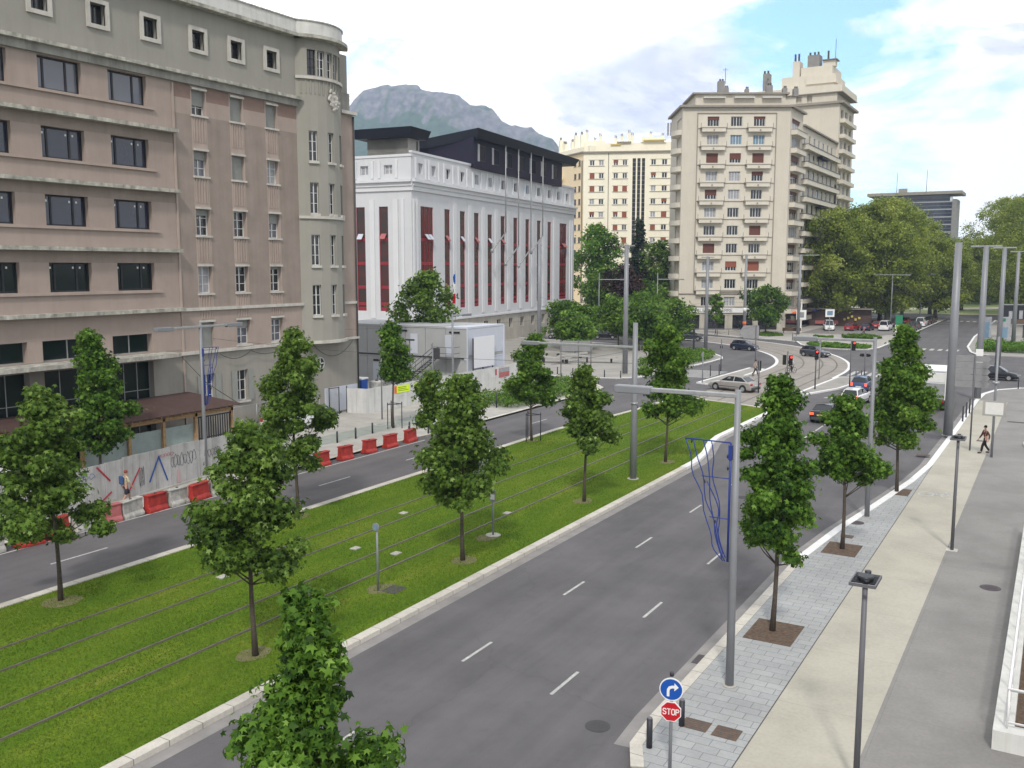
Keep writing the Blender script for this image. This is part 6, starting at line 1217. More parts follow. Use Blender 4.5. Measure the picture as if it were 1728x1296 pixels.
paintf(HF[0], 'purple_tag', 'spray_purple', lambda q: scrib(q, 9, 14.0 - .9, .45, 1.3, .5, 4, .04)); paintf(HF[0], 'grey_tag', 'spray_black', lambda q: scrib(q, 10, 12.2, 1.0, 1.2, .7, 5))
paintf(HF[1], 'blue_tag', 'spray_blue', lambda q: scrib(q, 11, 4.6, 1.6, 1.2, .35, 4, .014)); paintf(HF[2], 'red_tag', 'spray_red', lambda q: scrib(q, 12, 2.4, 1.85, 1.1, .2, 5, .012))
q = MB(); HF[2].box(q, 3.75, 3.95, -.045, -.037, .25, 1.0); wpart(q, 'faded_patch', M_('faded_red', (.5, .33, .34), .8, .1), Hd)
H2 = empty('site_hoarding', 'white hoarding with fluorescent yellow notices in front of the site cabins', 'hoarding', (-47.9, 58.4, KZ)); h2 = [(-49.6, 58.3), (-47.9, 58.6), (-47.7, 65), (-47.7, 83.5)]
G2 = []
for i in range(3):
    a, b = h2[i], h2[i + 1]; d = math.hypot(b[0] - a[0], b[1] - a[1]); fr = Fr(a, math.degrees(math.atan2(b[1] - a[1], b[0] - a[0]))); G2.append(fr); n = max(1, round(d / 1.1))
    for k in range(n):
        q = MB(); fr.box(q, d * k / n + .01, d * (k + 1) / n - .01, -.02, .02, KZ, KZ + 2.0 + .02 * (k % 2)); fr.box(q, d * k / n + .03, d * k / n + .08, -.035, -.02, KZ, KZ + 2.0); fr.box(q, d * k / n, d * (k + 1) / n, -.035, -.02, KZ + .95, KZ + 1.0); wpart(q, 'panel', T['hoard_white'], H2)
for gi, x0, x1, c, nm in ((1, 3.9, 5.6, 'fluo', 'yellow_notice'), (2, -.1, 1.55, 'fluo', 'yellow_notice'), (1, 3.6, 3.88, 'orange', 'orange_edge'), (2, 1.57, 2.5, 'orange', 'orange_edge'), (2, 13.3, 13.55, 'spray_red', 'red_mark'), (2, 14.0, 16.0, 'red_faded', 'picture_panel')):
    q = MB(); z0, z1 = (1.35, 1.95) if c == 'fluo' or c == 'orange' else ((1.3, 1.9) if nm == 'red_mark' else (1.0, 1.9)); G2[gi].box(q, x0, x1, -.06, -.037, z0, z1); wpart(q, nm, T[c], H2)
for k, (x0, x1) in enumerate(((4.05, 5.45), (.05, 1.4))):
    q = MB()
    for z in (1.5, 1.64, 1.78): G2[1 + k].box(q, x0, x1 - .3 * (z > 1.6), -.064, -.0605, z, z + .04)
    wpart(q, 'notice_print', T['dark_frame'], H2)
q = MB(); scrib(q, 21, .2, .9, 1.8, .9, 5, .03); q.xf(G2[2].M); wpart(q, 'scrawl', T['spray_black'], H2)
q = MB(); G2[2].box(q, 14.0, 16.0, -.064, -.0605, 1.5, 1.88); wpart(q, 'picture_sky', T['curtain'], H2)
Gt = empty('mesh_gate', 'dark framed wire mesh gate between the office building and the white hoarding', 'gate', (-49.8, 56.4, KZ), R(84)); q = MB()
for x in (0, 1.05, 1.9): q.tube([(x, 0, 0), (x, 0, 2.2)], .05, 6)
for z in (.1, 2.15): q.tube([(0, 0, z), (1.05, 0, z)], .035, 6)
q.build('frame', T['bollard'], Gt); q = MB()
for k in range(12): q.tube([(k * .09, 0, .1), (k * .09, 0, 2.15)], .006, 4)
for k in range(10): q.tube([(0, 0, .2 + k * .2), (1.05, 0, .2 + k * .2)], .006, 4)
q.build('mesh_infill', T['galv'], Gt)
Fc = empty('site_fence', 'open wire fence panels along the foot of the office building', 'fence', (-49.4, 46, KZ), R(90)); q = MB()
for k in range(5): q.tube([(k * 2.2, 0, 0), (k * 2.2, 0, 2.0)], .03, 6)
q.tube([(0, 0, 2.0), (8.8, 0, 2.0)], .02, 5); q.tube([(0, 0, .15), (8.8, 0, .15)], .02, 5); q.build('frame', T['galv'], Fc); q = MB()
for k in range(60): q.tube([(k * .147, 0, .15), (k * .147, 0, 2.0)], .005, 3)
q.build('mesh_infill', T['galv'], Fc)
o = empty('site_toilet', 'blue portable site toilet behind the hoarding corner', 'portable toilet', (-51.6, 62.3, KZ), R(10)); MB().box(-.55, .55, -.55, .55, 0, 2.2).build('cabin', T['sign_blue'], o, bevel=.05); MB().box(-.45, .45, -.58, -.555, .1, 2.0).build('door', T['spray_blue'], o); MB().box(-.6, .6, -.6, .6, 2.2, 2.35).build('roof', T['sign_white'], o, bevel=.05)
o = empty('water_tank', 'white plastic tank standing right of the blue site toilet', 'tank', (-51.2, 64.2, KZ)); MB().box(-.5, .5, -.5, .5, .1, 1.9).build('tank', T['white_plastic'], o, bevel=.12); MB().box(-.55, .55, -.55, .55, 0, .1).build('pallet', T['wood'], o); MB().cyl((0, 0, 1.9), .15, .1, 10).build('cap', T['bollard'], o)
rr = random.Random(5); q = MB()
for k in range(420):
    M = Matrix.Translation((-50.6 + rr.gauss(0, .9), 66.5 + rr.gauss(0, 1.6), KZ + abs(rr.gauss(0, .42)) + .05)) @ Euler((rr.random() * 3, rr.random() * 3, rr.random() * 3)).to_matrix().to_4x4(); q.obox(None, (rr.uniform(.1, .55), rr.uniform(.05, .25), rr.uniform(.03, .1)), M=M, mi=rr.choice((0, 1, 1)))
tag(q.build('rubble', [T['galv'], T['dark_metal']]), 'heap of grey rubble and offcuts behind the white hoarding', 'rubble', kind='stuff')
# timber lean-to in front of the shop windows
Sh = empty('timber_shelter', 'timber-framed site shelter with brown sheet roof and plastic walls against the office building', 'shelter', (-46, 36, KZ))
q = MB()
for y in (28.5, 31.5, 34.5, 36.9, 39.3, 42.2): q.box(-45.6, -45.42, y - .09, y + .09, KZ, 2.95)
q.box(-45.6, -45.42, 28.4, 42.3, 2.75, 3.0)
for k in range(28): q.box(-49.8, -45.2, 28.5 + k * .5, 28.6 + k * .5, 3.0, 3.1)
wpart(q, 'timber_frame', T['wood'], Sh); q = MB(); q.add([(-49.9, 28.0, 3.55), (-44.9, 28.0, 3.14), (-44.9, 42.6, 3.14), (-49.9, 42.6, 3.55), (-49.9, 28.0, 3.6), (-44.9, 28.0, 3.19), (-44.9, 42.6, 3.19), (-49.9, 42.6, 3.6)], [(0, 3, 2, 1), (4, 5, 6, 7), (0, 1, 5, 4), (1, 2, 6, 5), (2, 3, 7, 6), (3, 0, 4, 7)]); wpart(q, 'roof_sheet', T['brown_sheet'], Sh)
q = MB()
for a, b in ((31.6, 34.4), (34.6, 36.8), (37.0, 39.2)): q.box(-45.66, -45.61, a, b, KZ, 2.3)
wpart(q, 'plastic_wall', T['poly'], Sh); q = MB()
for k in range(14): q.box(-45.5, -45.46, 39.5 + k * .19, 39.56 + k * .19, KZ, 2.65)
q.box(-45.5, -45.44, 39.4, 42.1, 2.6, 2.68); q.box(-45.5, -45.44, 39.4, 42.1, 1.3, 1.36); wpart(q, 'railing_gate', T['bollard'], Sh)
o = empty('ladder', 'aluminium ladder leaning in front of the dark shop window at the left edge', 'ladder', (-45.5, 26.6, KZ), R(90)); M = Matrix.Rotation(R(-14), 4, 'Y'); q = MB()
for y in (-.22, .22): q.obox((0, 0, 0), (.06, .03, 5.4), M=M @ Matrix.Translation((0, y, 2.7)))
q.build('stile', T['galv'], o); q = MB()
for k in range(18): q.obox((0, 0, 0), (.03, .44, .03), M=M @ Matrix.Translation((0, 0, .25 + k * .29)))
q.build('rung', T['galv'], o)
# ------------------------------------------------------------------ water-filled road barriers
def barrier(x, y, rz, mat, label, L_=1.35, h=.82, tilt=0):
    o = empty('road_barrier', label, 'barrier', (x, y, 0.0 if x > -38.1 else KZ), R(rz), 'red and white plastic barriers along the left kerb'); q = MB(); pr_ = [(-.28, 0), (.28, 0), (.28, .14), (.17, .28), (.14, h), (-.14, h), (-.17, .28), (-.28, .14)]; n = len(pr_)
    q.add([(-L_ / 2, a, b) for a, b in pr_] + [(L_ / 2, a, b) for a, b in pr_], [tuple(range(n)), tuple(range(2 * n - 1, n - 1, -1))] + [(i, n + i, n + (i + 1) % n, (i + 1) % n) for i in range(n)])
    q.xf(Matrix.Rotation(R(tilt), 4, 'Y')); q.build('body', T[mat], o, bevel=.035); q = MB(); q.box(-L_ / 2 - .03, L_ / 2 + .03, -.19, .19, h - .02, h + .05)
    q.xf(Matrix.Rotation(R(tilt), 4, 'Y')); q.build('top_rim', T[mat], o, bevel=.02); q = MB(); q.cyl((0, 0, h + .05), .07, .03, 10); q.xf(Matrix.Rotation(R(tilt), 4, 'Y')); q.build('filler_cap', T['bollard'], o); return o
seq = [(-37.75, 21.6, 'white_plastic', 'white barrier at the far left edge of the picture'), (-37.55, 23.25, 'red_plastic', 'first red barrier from the left, behind the broad lawn tree trunk'), (-37.65, 24.6, 'red_plastic', 'second red barrier from the left, touching the first one'), (-37.7, 25.95, 'white_plastic', 'white barrier between the paired red ones and the faded pink one'), (-37.7, 27.25, 'red_faded', 'faded pinkish barrier before the walking man at the hoarding'), (-37.7, 28.5, 'white_plastic', 'white barrier right of the faded pink one'), (-37.65, 29.85, 'red_plastic', 'red barrier below the blue graffiti strokes'), (-37.7, 31.2, 'white_plastic', 'white barrier before the foot of the double-armed lamp, left of a bright red one'), (-37.6, 32.5, 'red_plastic', 'bright red barrier before the foot of the double-armed lamp'), (-37.7, 33.9, 'white_plastic', 'white barrier partly behind the nearest round lawn tree'), (-37.7, 37.0, 'red_faded', 'faded barrier seen through the nearest round lawn tree'), (-37.7, 41.9, 'red_plastic', 'red barrier half covered by foliage, left of the row of four red ones'),
       (-37.75, 44.1, 'red_plastic', 'first of the four spaced red barriers right of the tall lawn tree'), (-37.8, 46.5, 'red_plastic', 'second of the four spaced red barriers right of the tall lawn tree'), (-37.8, 48.7, 'red_plastic', 'third of the four spaced red barriers right of the tall lawn tree'), (-37.85, 51.0, 'red_plastic', 'last red barrier at the right end of the row')]
for i, (x, y, m, lb) in enumerate(seq): barrier(x, y, 90 + rb.uniform(-9, 9) + (-14 if i == 1 else 0), m, lb, 1.2 if i < 11 else 1.1, tilt=rb.uniform(-3, 3))
# ------------------------------------------------------------------ retaining wall with railing on the right
Wl = empty('retaining_wall', 'low pale concrete wall at the right edge topped by a white steel railing', 'wall', (-.8, 24.6, KZ)); q = MB(); q.box(-.8, -.35, 24.6, 46, KZ, .62); q.box(-.35, 12, 24.6, 25.05, KZ, .62); q.box(-.35, 12, 25.05, 46, KZ, .18, 1); wpart(q, 'wall', [T['parapet'], T['soil']], Wl)
q = MB(); q.tube([(-.5, 45.8, 1.62), (-.5, 24.85, 1.62), (12, 24.85, 1.62)], .045, 8); q.tube([(-.5, 45.8, .78), (-.5, 24.85, .78), (12, 24.85, .78)], .03, 8)
wpart(q, 'handrail', T['sign_white'], Wl)
for k in range(18): q = MB(); q.tube([(-.5, 24.85 + k * 1.2, .6), (-.5, 24.85 + k * 1.2, 1.62)], .025, 6); wpart(q, 'baluster', T['sign_white'], Wl)
for k in range(1, 8): q = MB(); q.tube([(-.5 + k * 1.0, 24.85, .6), (-.5 + k * 1.0, 24.85, 1.62)], .025, 6); wpart(q, 'baluster', T['sign_white'], Wl)
q = MB(); q.box(-.46, -.44, 25.2, 45.8, .85, 1.55); wpart(q, 'glass_panel', T['curtain'], Wl) if False else None
o = empty('planter', 'low oval dry planting bed with pale stone rim at the right edge of the pavement', 'planter', (-.1, 70, KZ)); q = MB(); q.cyl((0, 0, 0), 1.5, .18, 24); q.xf(Matrix.Scale(1.6, 4, (0, 1, 0))); q.build('rim', T['parapet'], o); q = MB(); q.cyl((0, 0, .18), 1.35, .03, 24); q.xf(Matrix.Scale(1.6, 4, (0, 1, 0))); q.build('soil', M_('dry_soil', (.30, .24, .15), .95, .2, 3), o)
o = empty('wall_lamp', 'end of a white tubular lamp arm sticking in from the right edge above the pavement', 'lamp', (-.6, 36.5, 0)); q = MB(); q.cyl((3.2, 0, KZ), .07, 4.3, 10); q.build('pole', T['pole'], o); q = MB(); q.tube([(.3, 0, 4.35), (3.2, 0, 4.25)], .11, 12); q.build('arm', T['sign_white'], o)
# ------------------------------------------------------------------ far furniture
def simple(name, label, cat, loc, rz, parts, group=None):
    o = empty(name, label, cat, loc, R(rz), group)
    for nm, mat, bs in parts:
        q = MB()
        for b in bs: q.box(*b)
        q.build(nm, T[mat], o)
    return o
simple('advertising_column', 'slim dark-edged advertising panel on the shrub bed of the plaza tip', 'advert', (-42.2, 120.5, KZ), 20, [('frame', 'bollard', [(-.12, .12, -.65, -.55, 0, 3.6), (-.12, .12, .55, .65, 0, 3.6), (-.12, .12, -.55, .55, 3.4, 3.6), (-.12, .12, -.55, .55, 0, .6)]), ('poster', 'sign_white', [(-.08, .08, -.55, .55, .6, 3.4)])])
simple('wayfinding_totem', 'tall green and white totem beside the parked dark cars', 'sign', (-24.0, 173.5, KZ), 25, [('panel', 'green_sign', [(-.6, .6, -.1, .1, 1.9, 3.6)]), ('lower_panel', 'sign_white', [(-.6, .6, -.1, .1, .2, 1.9)])])
simple('billboard', 'dark billboard with two pale figures and a red band beyond the far right corner', 'billboard', (-6.6, 178, KZ), 28, [('frame', 'galv', [(-2.6, 2.6, -.1, 0, 2.2, 2.35), (-2.6, 2.6, -.1, 0, 5.5, 5.65), (-2.6, -2.45, -.1, 0, 2.2, 5.65), (2.45, 2.6, -.1, 0, 1.2, 5.65)]), ('poster', 'dark_frame', [(-2.45, 2.45, -.06, -.02, 3.1, 5.5)]), ('red_band', 'rust', [(-2.45, 2.45, -.06, -.02, 2.35, 3.1)]), ('pale_figure', 'curtain', [(-1.0, -.4, -.08, -.065, 3.2, 4.5), (.7, 1.3, -.08, -.065, 3.2, 4.6)]), ('post', 'dark_metal', [(-1.8, -1.6, 0, .2, 0, 5.4), (1.6, 1.8, 0, .2, 0, 5.4)])])
simple('shelter_advert', 'pale green map panel pair behind the second tall mast', 'sign', (-8.3, 162.0, KZ), 28, [('panel', 'curtain', [(-2.3, -.9, -.1, .1, .6, 4.2), (.3, 2.0, -.1, .1, .6, 4.2)]), ('green_header', 'green_sign', [(.3, 1.2, -.12, -.105, 3.5, 4.0)]), ('text_block', 'curtain_blue', [(.5, 1.6, -.12, -.105, 1.0, 2.6), (-2.1, -1.2, -.12, -.105, 1.0, 3.4)])])
simple('no_entry_sign', 'small round no-entry sign on a thin post at the far right corner', 'road sign', (-3.4, 150.5, KZ), 28, [('post', 'galv', [(-.05, .05, -.05, .05, 0, 3.0)]), ('bar', 'sign_white', [(-.3, .3, -.14, -.12, 2.62, 2.78)])])
NE = bpy.data.objects['no_entry_sign']; plate(ngon(0, 2.7, .42, 20), -.11, -.06).build('disc', T['sign_red'], NE)
simple('road_sign', 'white square panel on a post left of the white van', 'road sign', (-41.2, 176.0, KZ), 28, [('post', 'sign_white', [(-.12, .12, -.1, .1, 0, 5.5)]), ('panel', 'sign_white', [(-.9, .9, -.16, -.11, 2.2, 4.0)]), ('symbol', 'sign_back', [(-.5, .5, -.18, -.165, 2.6, 3.6)])])
simple('road_sign', 'white direction panel on a thin post above the red parked hatchback', 'road sign', (-35.9, 175.0, KZ), 28, [('post', 'galv', [(-.05, .05, -.05, .05, 0, 4.4)]), ('panel', 'sign_white', [(-.8, .8, -.1, -.06, 2.9, 4.3)]), ('print', 'curtain_blue', [(-.5, .5, -.12, -.105, 3.2, 4.0)])])
o = empty('tram_shelter', 'tram stop shelter with thin curved white roof before the shop', 'shelter', (-70.0, 186.5, KZ), R(30)); q = MB()
for k in range(8): a, b = -3.2 + k * .8, -2.4 + k * .8; za, zb = 3.1 + .5 * math.cos(a * .35), 3.1 + .5 * math.cos(b * .35); q.add([(a, -1.6, za), (b, -1.6, zb), (b, 1.6, zb), (a, 1.6, za), (a, -1.6, za + .1), (b, -1.6, zb + .1), (b, 1.6, zb + .1), (a, 1.6, za + .1)], [(0, 3, 2, 1), (4, 5, 6, 7), (0, 1, 5, 4), (1, 2, 6, 5), (2, 3, 7, 6), (3, 0, 4, 7)])
q.build('roof', T['sign_white'], o); q = MB()
for x in (-2.6, 0, 2.6): q.cyl((x, 1.2, 0), .08, 3.3, 8)
q.build('post', T['pole_dark'], o); MB().box(-2.6, 2.6, 1.2, 1.24, .4, 2.6).build('glass_screen', T['curtain_blue'], o)
for x, y, lb in ((-58.5, 150.0, 'white slim totem left of the tram platform'), (-62.0, 166.0, 'white slim totem beside the shelter'), (-63.5, 131.0, 'white slim totem on the near end of the plaza, by the tall mast')): simple('totem', lb, 'sign', (x, y, KZ), 10, [('panel', 'sign_white', [(-.3, .3, -.15, .15, .3, 4.6)]), ('foot', 'bollard', [(-.3, .3, -.15, .15, 0, .3)])], 'white slim totems of the tram stop')
simple('platform_rail', 'long low railing along the tram platform before the shop', 'railing', (-56, 157, KZ), 30, [('rail', 'pole_dark', [(-9, 9, -.05, .05, 1.0, 1.15)]), ('post', 'pole_dark', [(-9 + 2 * k, -8.9 + 2 * k, -.05, .05, 0, 1.0) for k in range(10)])])
def bench(x, y, rz, lb):
    o = empty('curved_bench', lb, 'bench', (x, y, KZ), R(rz), 'curved pale concrete benches on the plaza'); o.scale = (1.25, 1.25, 1.5)
    q = MB(); pts = [(-3.0 + 6 * k / 14, .5 * math.sin(PI * k / 14)) for k in range(15)]
    for i in range(14):
        a, b = pts[i], pts[i + 1]; z0 = .42 + .10 * math.sin(PI * i / 7); z1 = .42 + .10 * math.sin(PI * (i + 1) / 7)
        q.add([(a[0], a[1] - .35, z0), (b[0], b[1] - .35, z1), (b[0], b[1] + .35, z1), (a[0], a[1] + .35, z0), (a[0], a[1] - .35, z0 + .12), (b[0], b[1] - .35, z1 + .12), (b[0], b[1] + .35, z1 + .12), (a[0], a[1] + .35, z0 + .12)], [(0, 3, 2, 1), (4, 5, 6, 7), (0, 1, 5, 4), (1, 2, 6, 5), (2, 3, 7, 6), (3, 0, 4, 7)])
    q.build('seat', T['stone_panel'], o); q = MB()
    for k in (-2.4, 0, 2.4): q = MB(); q.box(k - .1, k + .1, .1, .6, 0, .45); q.build('leg', T['bollard'], o)
bench(-50.3, 104.5, 25, 'curved pale bench left of the tall plaza-corner mast, nearest the road'); bench(-55.0, 101.5, 10, 'curved pale bench behind the three-post panel'); bench(-55.8, 107.5, 40, 'curved bench farther back under the plaza trees')
simple('litter_bin', 'white litter bin at the foot of the mast on the near plaza corner', 'bin', (-38.9, 97.4, KZ), 20, [('body', 'sign_white', [(-.4, .4, -.4, .4, 0, 1.1)]), ('opening', 'rust', [(-.25, .25, -.42, -.401, .15, .9)]), ('lid', 'sign_white', [(-.45, .45, -.45, .45, 1.1, 1.18)])])
simple('phone_kiosk', 'narrow pale kiosk behind the bin on the near plaza corner', 'kiosk', (-39.6, 99.6, KZ), 20, [('body', 'stone_panel', [(-.5, .5, -.4, .4, 0, 2.6)]), ('panel', 'sign_white', [(-.4, .4, -.42, -.401, 1.2, 2.4)])])
simple('litter_bin', 'dark green bin container beside the parked cars on the plaza', 'bin', (-52.3, 138.5, KZ), 20, [('body', 'green_sign', [(-1.2, 1.2, -.8, .8, 0, 1.9)]), ('lid', 'dark_metal', [(-1.25, 1.25, -.85, .85, 1.9, 2.05)])])
for i, (x, y) in enumerate(((-47.5, 165.5), (-41.5, 170.5))): simple('park_bench', ['dark red slatted bench left of the island tree trunk', 'dark red slatted bench right of the island tree trunk'][i], 'bench', (x, y, KZ), 10, [('seat', 'rust', [(-1.6, 1.6, -.3, .3, .42, .5)]), ('backrest', 'rust', [(-1.6, 1.6, .25, .32, .5, 1.0)]), ('leg', 'bollard', [(-1.4, -1.3, -.3, .3, 0, .42), (1.3, 1.4, -.3, .3, 0, .42)])], 'dark red benches under the island tree')
simple('kiosk', 'dark fronted flower kiosk with yellow and orange stock under the plane trees', 'kiosk', (-37.5, 197, KZ), 8, [('body', 'brown_sheet', [(-7, 5, 0, 3, 0, 3.4)]), ('yellow_stock', 'plate_y', [(-.2 + .7 * k, .2 + .7 * k, -.4, -.02, 1.2 + .3 * (k % 3), 1.6 + .3 * (k % 3)) for k in range(5)]), ('orange_stock', 'red_faded', [(-5.6, -1.2, -.3, -.02, .4, 1.1)]), ('roof', 'cream_shade', [(-7.4, 5.4, -1.2, 3.2, 3.4, 3.6)])])
# overhead wires
def wire(a, b, sag, label='', r_=.012):
    pts = [(a[0] + (b[0] - a[0]) * t, a[1] + (b[1] - a[1]) * t, a[2] + (b[2] - a[2]) * t - 4 * sag * t * (1 - t)) for t in [k / 12 for k in range(13)]]
    return tag(MB().tube(pts, r_, 4, cap=False).build('overhead_wire', T['dark_metal']), label or None, 'wire', 'thin overhead tram wires over the junction')
wr = [((-41.3, 95.5, 7.6), (-6.3, 71.4, 7.9)), ((-41.3, 95.5, 8.0), (-6.0, 93.2, 8.2)), ((-43.4, 129, 8), (-6.0, 93.2, 8.0)), ((-43.4, 129, 7.6), (-5.7, 117, 8.2)), ((-45.4, 154.5, 8.2), (-5.6, 152, 8.6)), ((-45.4, 154.5, 7.8), (-5.7, 117, 7.8)), ((-39.8, 168.1, 8.2), (-3.6, 158, 8.8)), ((-41.3, 95.5, 6.9), (-43.4, 129, 7.1)), ((-59, 108, 8), (-41.3, 95.5, 8)), ((-50.1, 45, 7.0), (-20.0, 47.6, 6.6)), ((-50.1, 55, 7.0), (-41.3, 95.5, 7.0)), ((-24.9, 47, 6.3), (-25, 108, 6.4)), ((-25, 108, 6.4), (-34, 140, 6.4)), ((-34, 140, 6.4), (-55, 157, 6.4))]
for i, (a, b) in enumerate(wr): wire(a, b, .35 if i < 11 else .1, 'thin overhead tram wire stretched between masts across the junction')
# ------------------------------------------------------------------ vehicles
def paint_(name, c, metal=0.2): return M_(name, c, .28, .03, 1, metal=metal, coat=.5, spec=.5)
PT = {'silver': paint_('paint_silver', (.46, .44, .42), .5), 'navy': paint_('paint_navy', (.012, .018, .05)), 'grey': paint_('paint_slate', (.05, .055, .075), .3), 'black': paint_('paint_black', (.008, .009, .016)), 'white': paint_('paint_white', (.72, .73, .75), 0), 'blue': paint_('paint_blue', (.03, .06, .18)), 'red': paint_('paint_red', (.32, .015, .02)), 'dgrey': paint_('paint_dark_grey', (.07, .075, .08))}
SPEC = {  # L, W, H, belt, hood: profile of body top (x frac from rear, z frac of H), cabin bottom rear/front, roof rear/front
    'saloon': (4.5, 1.74, 1.40, [(0, .50), (.02, .66), (.16, .68), (.5, .66), (.74, .64), (.93, .53), (1, .40)], .10, .745, .24, .56),
    'hatch': (3.95, 1.68, 1.46, [(0, .45), (.015, .62), (.12, .66), (.5, .65), (.76, .63), (.94, .52), (1, .38)], .03, .77, .11, .56),
    'estate': (4.5, 1.75, 1.5, [(0, .45), (.015, .62), (.12, .64), (.5, .64), (.76, .62), (.94, .50), (1, .38)], .02, .76, .07, .58),
    'van': (4.6, 1.85, 1.95, [(0, .45), (.01, .56), (.12, .57), (.5, .56), (.84, .54), (.96, .43), (1, .30)], .01, .88, .025, .68)}
def loft(mb, st, mi=0):   # st: list of (x, [(y,z)...]) rings
    n = len(st[0][1]); k = len(mb.v); mb.v += [(x, y, z) for x, rg_ in st for y, z in rg_]
    for i in range(len(st) - 1):
        for j in range(n): mb.f.append((k + i * n + j, k + i * n + (j + 1) % n, k + (i + 1) * n + (j + 1) % n, k + (i + 1) * n + j)); mb.m.append(mi); mb.sm.append(True)
    mb.f.append(tuple(range(k + n - 1, k - 1, -1))); mb.m.append(mi); mb.sm.append(True); mb.f.append(tuple(range(k + (len(st) - 1) * n, k + len(st) * n))); mb.m.append(mi); mb.sm.append(True)
def car(x, y, rz, kind, col, label, brake=False, group=None, z=0.0, panel=False, sc=1.0):
    L_, W_, H_, prof, cr_, cf, rr_, rf_ = SPEC[kind]; o = empty('delivery_van' if kind == 'van' else 'parked_car' if group and 'parked' in group else 'car', label, 'van' if kind == 'van' else 'car', (x, y, z), R(rz), group); o.scale = (sc,) * 3
    hw = W_ / 2; X = lambda f: -L_ / 2 + L_ * f; top = lambda f: float(np.interp(f, [p[0] for p in prof], [p[1] for p in prof])) * H_
    st = []
    for f in (0, .02, .06, .13, .2, .3, .42, .5, .62, .72, .8, .87, .93, .975, 1.0):
        t = top(f); e = 1 - .13 * max(0, (f - .86) / .14) ** 1.5 - .07 * max(0, (.08 - f) / .08); zb = .22 + (.06 if f in (0, 1.0) else 0); w_ = hw * e
        st.append((X(f), [(-w_ * .9, zb), (w_ * .9, zb), (w_, zb + .12), (w_ * 1.0, t * .68), (w_ * .965, t - .07), (w_ * .86, t), (0, t + .03), (-w_ * .86, t), (-w_ * .965, t - .07), (-w_, t * .68), (-w_, zb + .12)]))
    q = MB(); loft(q, st)
    # cabin
    zt, rt = H_, H_ - .03; B = [(X(cr_), hw * .86, top(cr_) - .01), (X(cf), hw * .84, top(cf) - .01)]; Rf = [(X(rr_), hw * .66, rt - .02), (X(rf_), hw * .66, rt)]
    xm = (X(rr_) + X(rf_)) / 2
    V = []
    for s_ in (-1, 1): V += [(B[0][0], s_ * B[0][1], B[0][2]), (B[1][0], s_ * B[1][1], B[1][2]), (Rf[1][0], s_ * Rf[1][1], Rf[1][2] - .03), (xm, s_ * hw * .68, zt - .01), (Rf[0][0], s_ * Rf[0][1], Rf[0][2] - .03)]
    V += [(Rf[1][0], 0, zt - .02), (xm, 0, zt + .02), (Rf[0][0], 0, zt - .02)]
    q.add(V, [(0, 1, 2, 3, 4), (9, 8, 7, 6, 5), (1, 6, 7, 10 + 0, 2) if False else (1, 6, 7, 2), (5, 0, 4, 9), (2, 7, 10), (2, 10, 11, 3), (3, 11, 12, 4), (10, 7, 8, 11), (11, 8, 9, 12), (4, 12, 9)], 0, False)
    body = q.build('body', [PT[col]], o, bevel=.03)
    def pane(name, P4, ins=.08, off=.012, m='car_glass'):
        c = sum((Vector(p) for p in P4), Vector()) / 4; v = [Vector(p).lerp(c, ins) for p in P4]; n_ = (v[1] - v[0]).cross(v[2] - v[0]).normalized(); 
        if n_.dot(c - Vector((0, 0, .6))) < 0: n_ = -n_; 
        g_ = MB(); g_.add([p + n_ * off for p in v] + [p - n_ * .01 for p in v], [(0, 1, 2, 3), (7, 6, 5, 4), (0, 4, 5, 1), (1, 5, 6, 2), (2, 6, 7, 3), (3, 7, 4, 0)]); return g_.build(name, T[m], o)
    pane('windscreen', [V[1], V[6], V[7], V[2]], .07); pane('rear_window', [V[5], V[0], V[4], V[9]], .12)
    for s_ in (0, 5):
        bx = (X(cr_) + X(cf)) / 2 - .05; bot = Vector(V[s_]).lerp(Vector(V[s_ + 1]), (bx - X(cr_)) / (X(cf) - X(cr_))); tp = Vector(V[s_ + 3])
        if not panel or kind != 'van': pane('side_window', [V[s_], bot, tp, V[s_ + 4]], .13)
        pane('side_window', [bot, V[s_ + 1], V[s_ + 2], tp], .12)
    wx = (X(.18), X(.81)); wr_ = .31 if kind != 'van' else .33
    for a in wx:
        for s_ in (-1, 1):
            q = MB(); q.tube([(0, -.11, 0), (0, .11, 0)], wr_, 18); q.tube([(0, -.115, 0), (0, .115, 0)], wr_ * .96, 18)
            wh = q.build('wheel', T['tyre'], o, loc=(a, s_ * (hw - .10), wr_)); q = MB(); q.tube([(0, 0, 0), (0, s_ * .122, 0)], wr_ * .63, 14); q.build('rim', T['hub'], wh)
            q = MB(); q.tube([(a, s_ * (hw - .25), wr_ + .03), (a, s_ * (hw + .004), wr_ + .03)], wr_ * 1.17, 18); q.build('wheel_arch', T['black'], o)
    f0, r0 = X(1.0), X(0); tb_ = top(.0)
    for s_ in (-1, 1):
        q = MB(); q.obox((f0 - .10, s_ * hw * .66, top(.985) - .10), (.22, .30, .15), rz=-s_ * .35); q.build('headlight', T['headlamp'], o, bevel=.02)
        q = MB(); q.obox((r0 + .03, s_ * hw * .76, tb_ + (.04 if kind == 'saloon' else .1)), (.10, .30 if kind == 'saloon' else .2, .17 if kind == 'saloon' else .3), rz=0); q.build('tail_light', T['brake'] if brake else T['tail'], o, bevel=.015)
        q = MB(); q.obox((X(cf) - .35, s_ * (hw + .07), top(.7) + .07), (.12, .18, .12)); q.build('wing_mirror', PT[col], o, bevel=.02)
    q = MB(); q.box(f0 - .25, f0 + .05, -hw * .80, hw * .80, .26, .46); q.build('front_bumper', PT[col] if kind != 'saloon' else T['dark_metal'], o, bevel=.04); q = MB(); q.box(r0 - .05, r0 + .22, -hw * .84, hw * .84, .26, .48); q.build('rear_bumper', PT[col] if kind != 'saloon' else T['dark_metal'], o, bevel=.04)
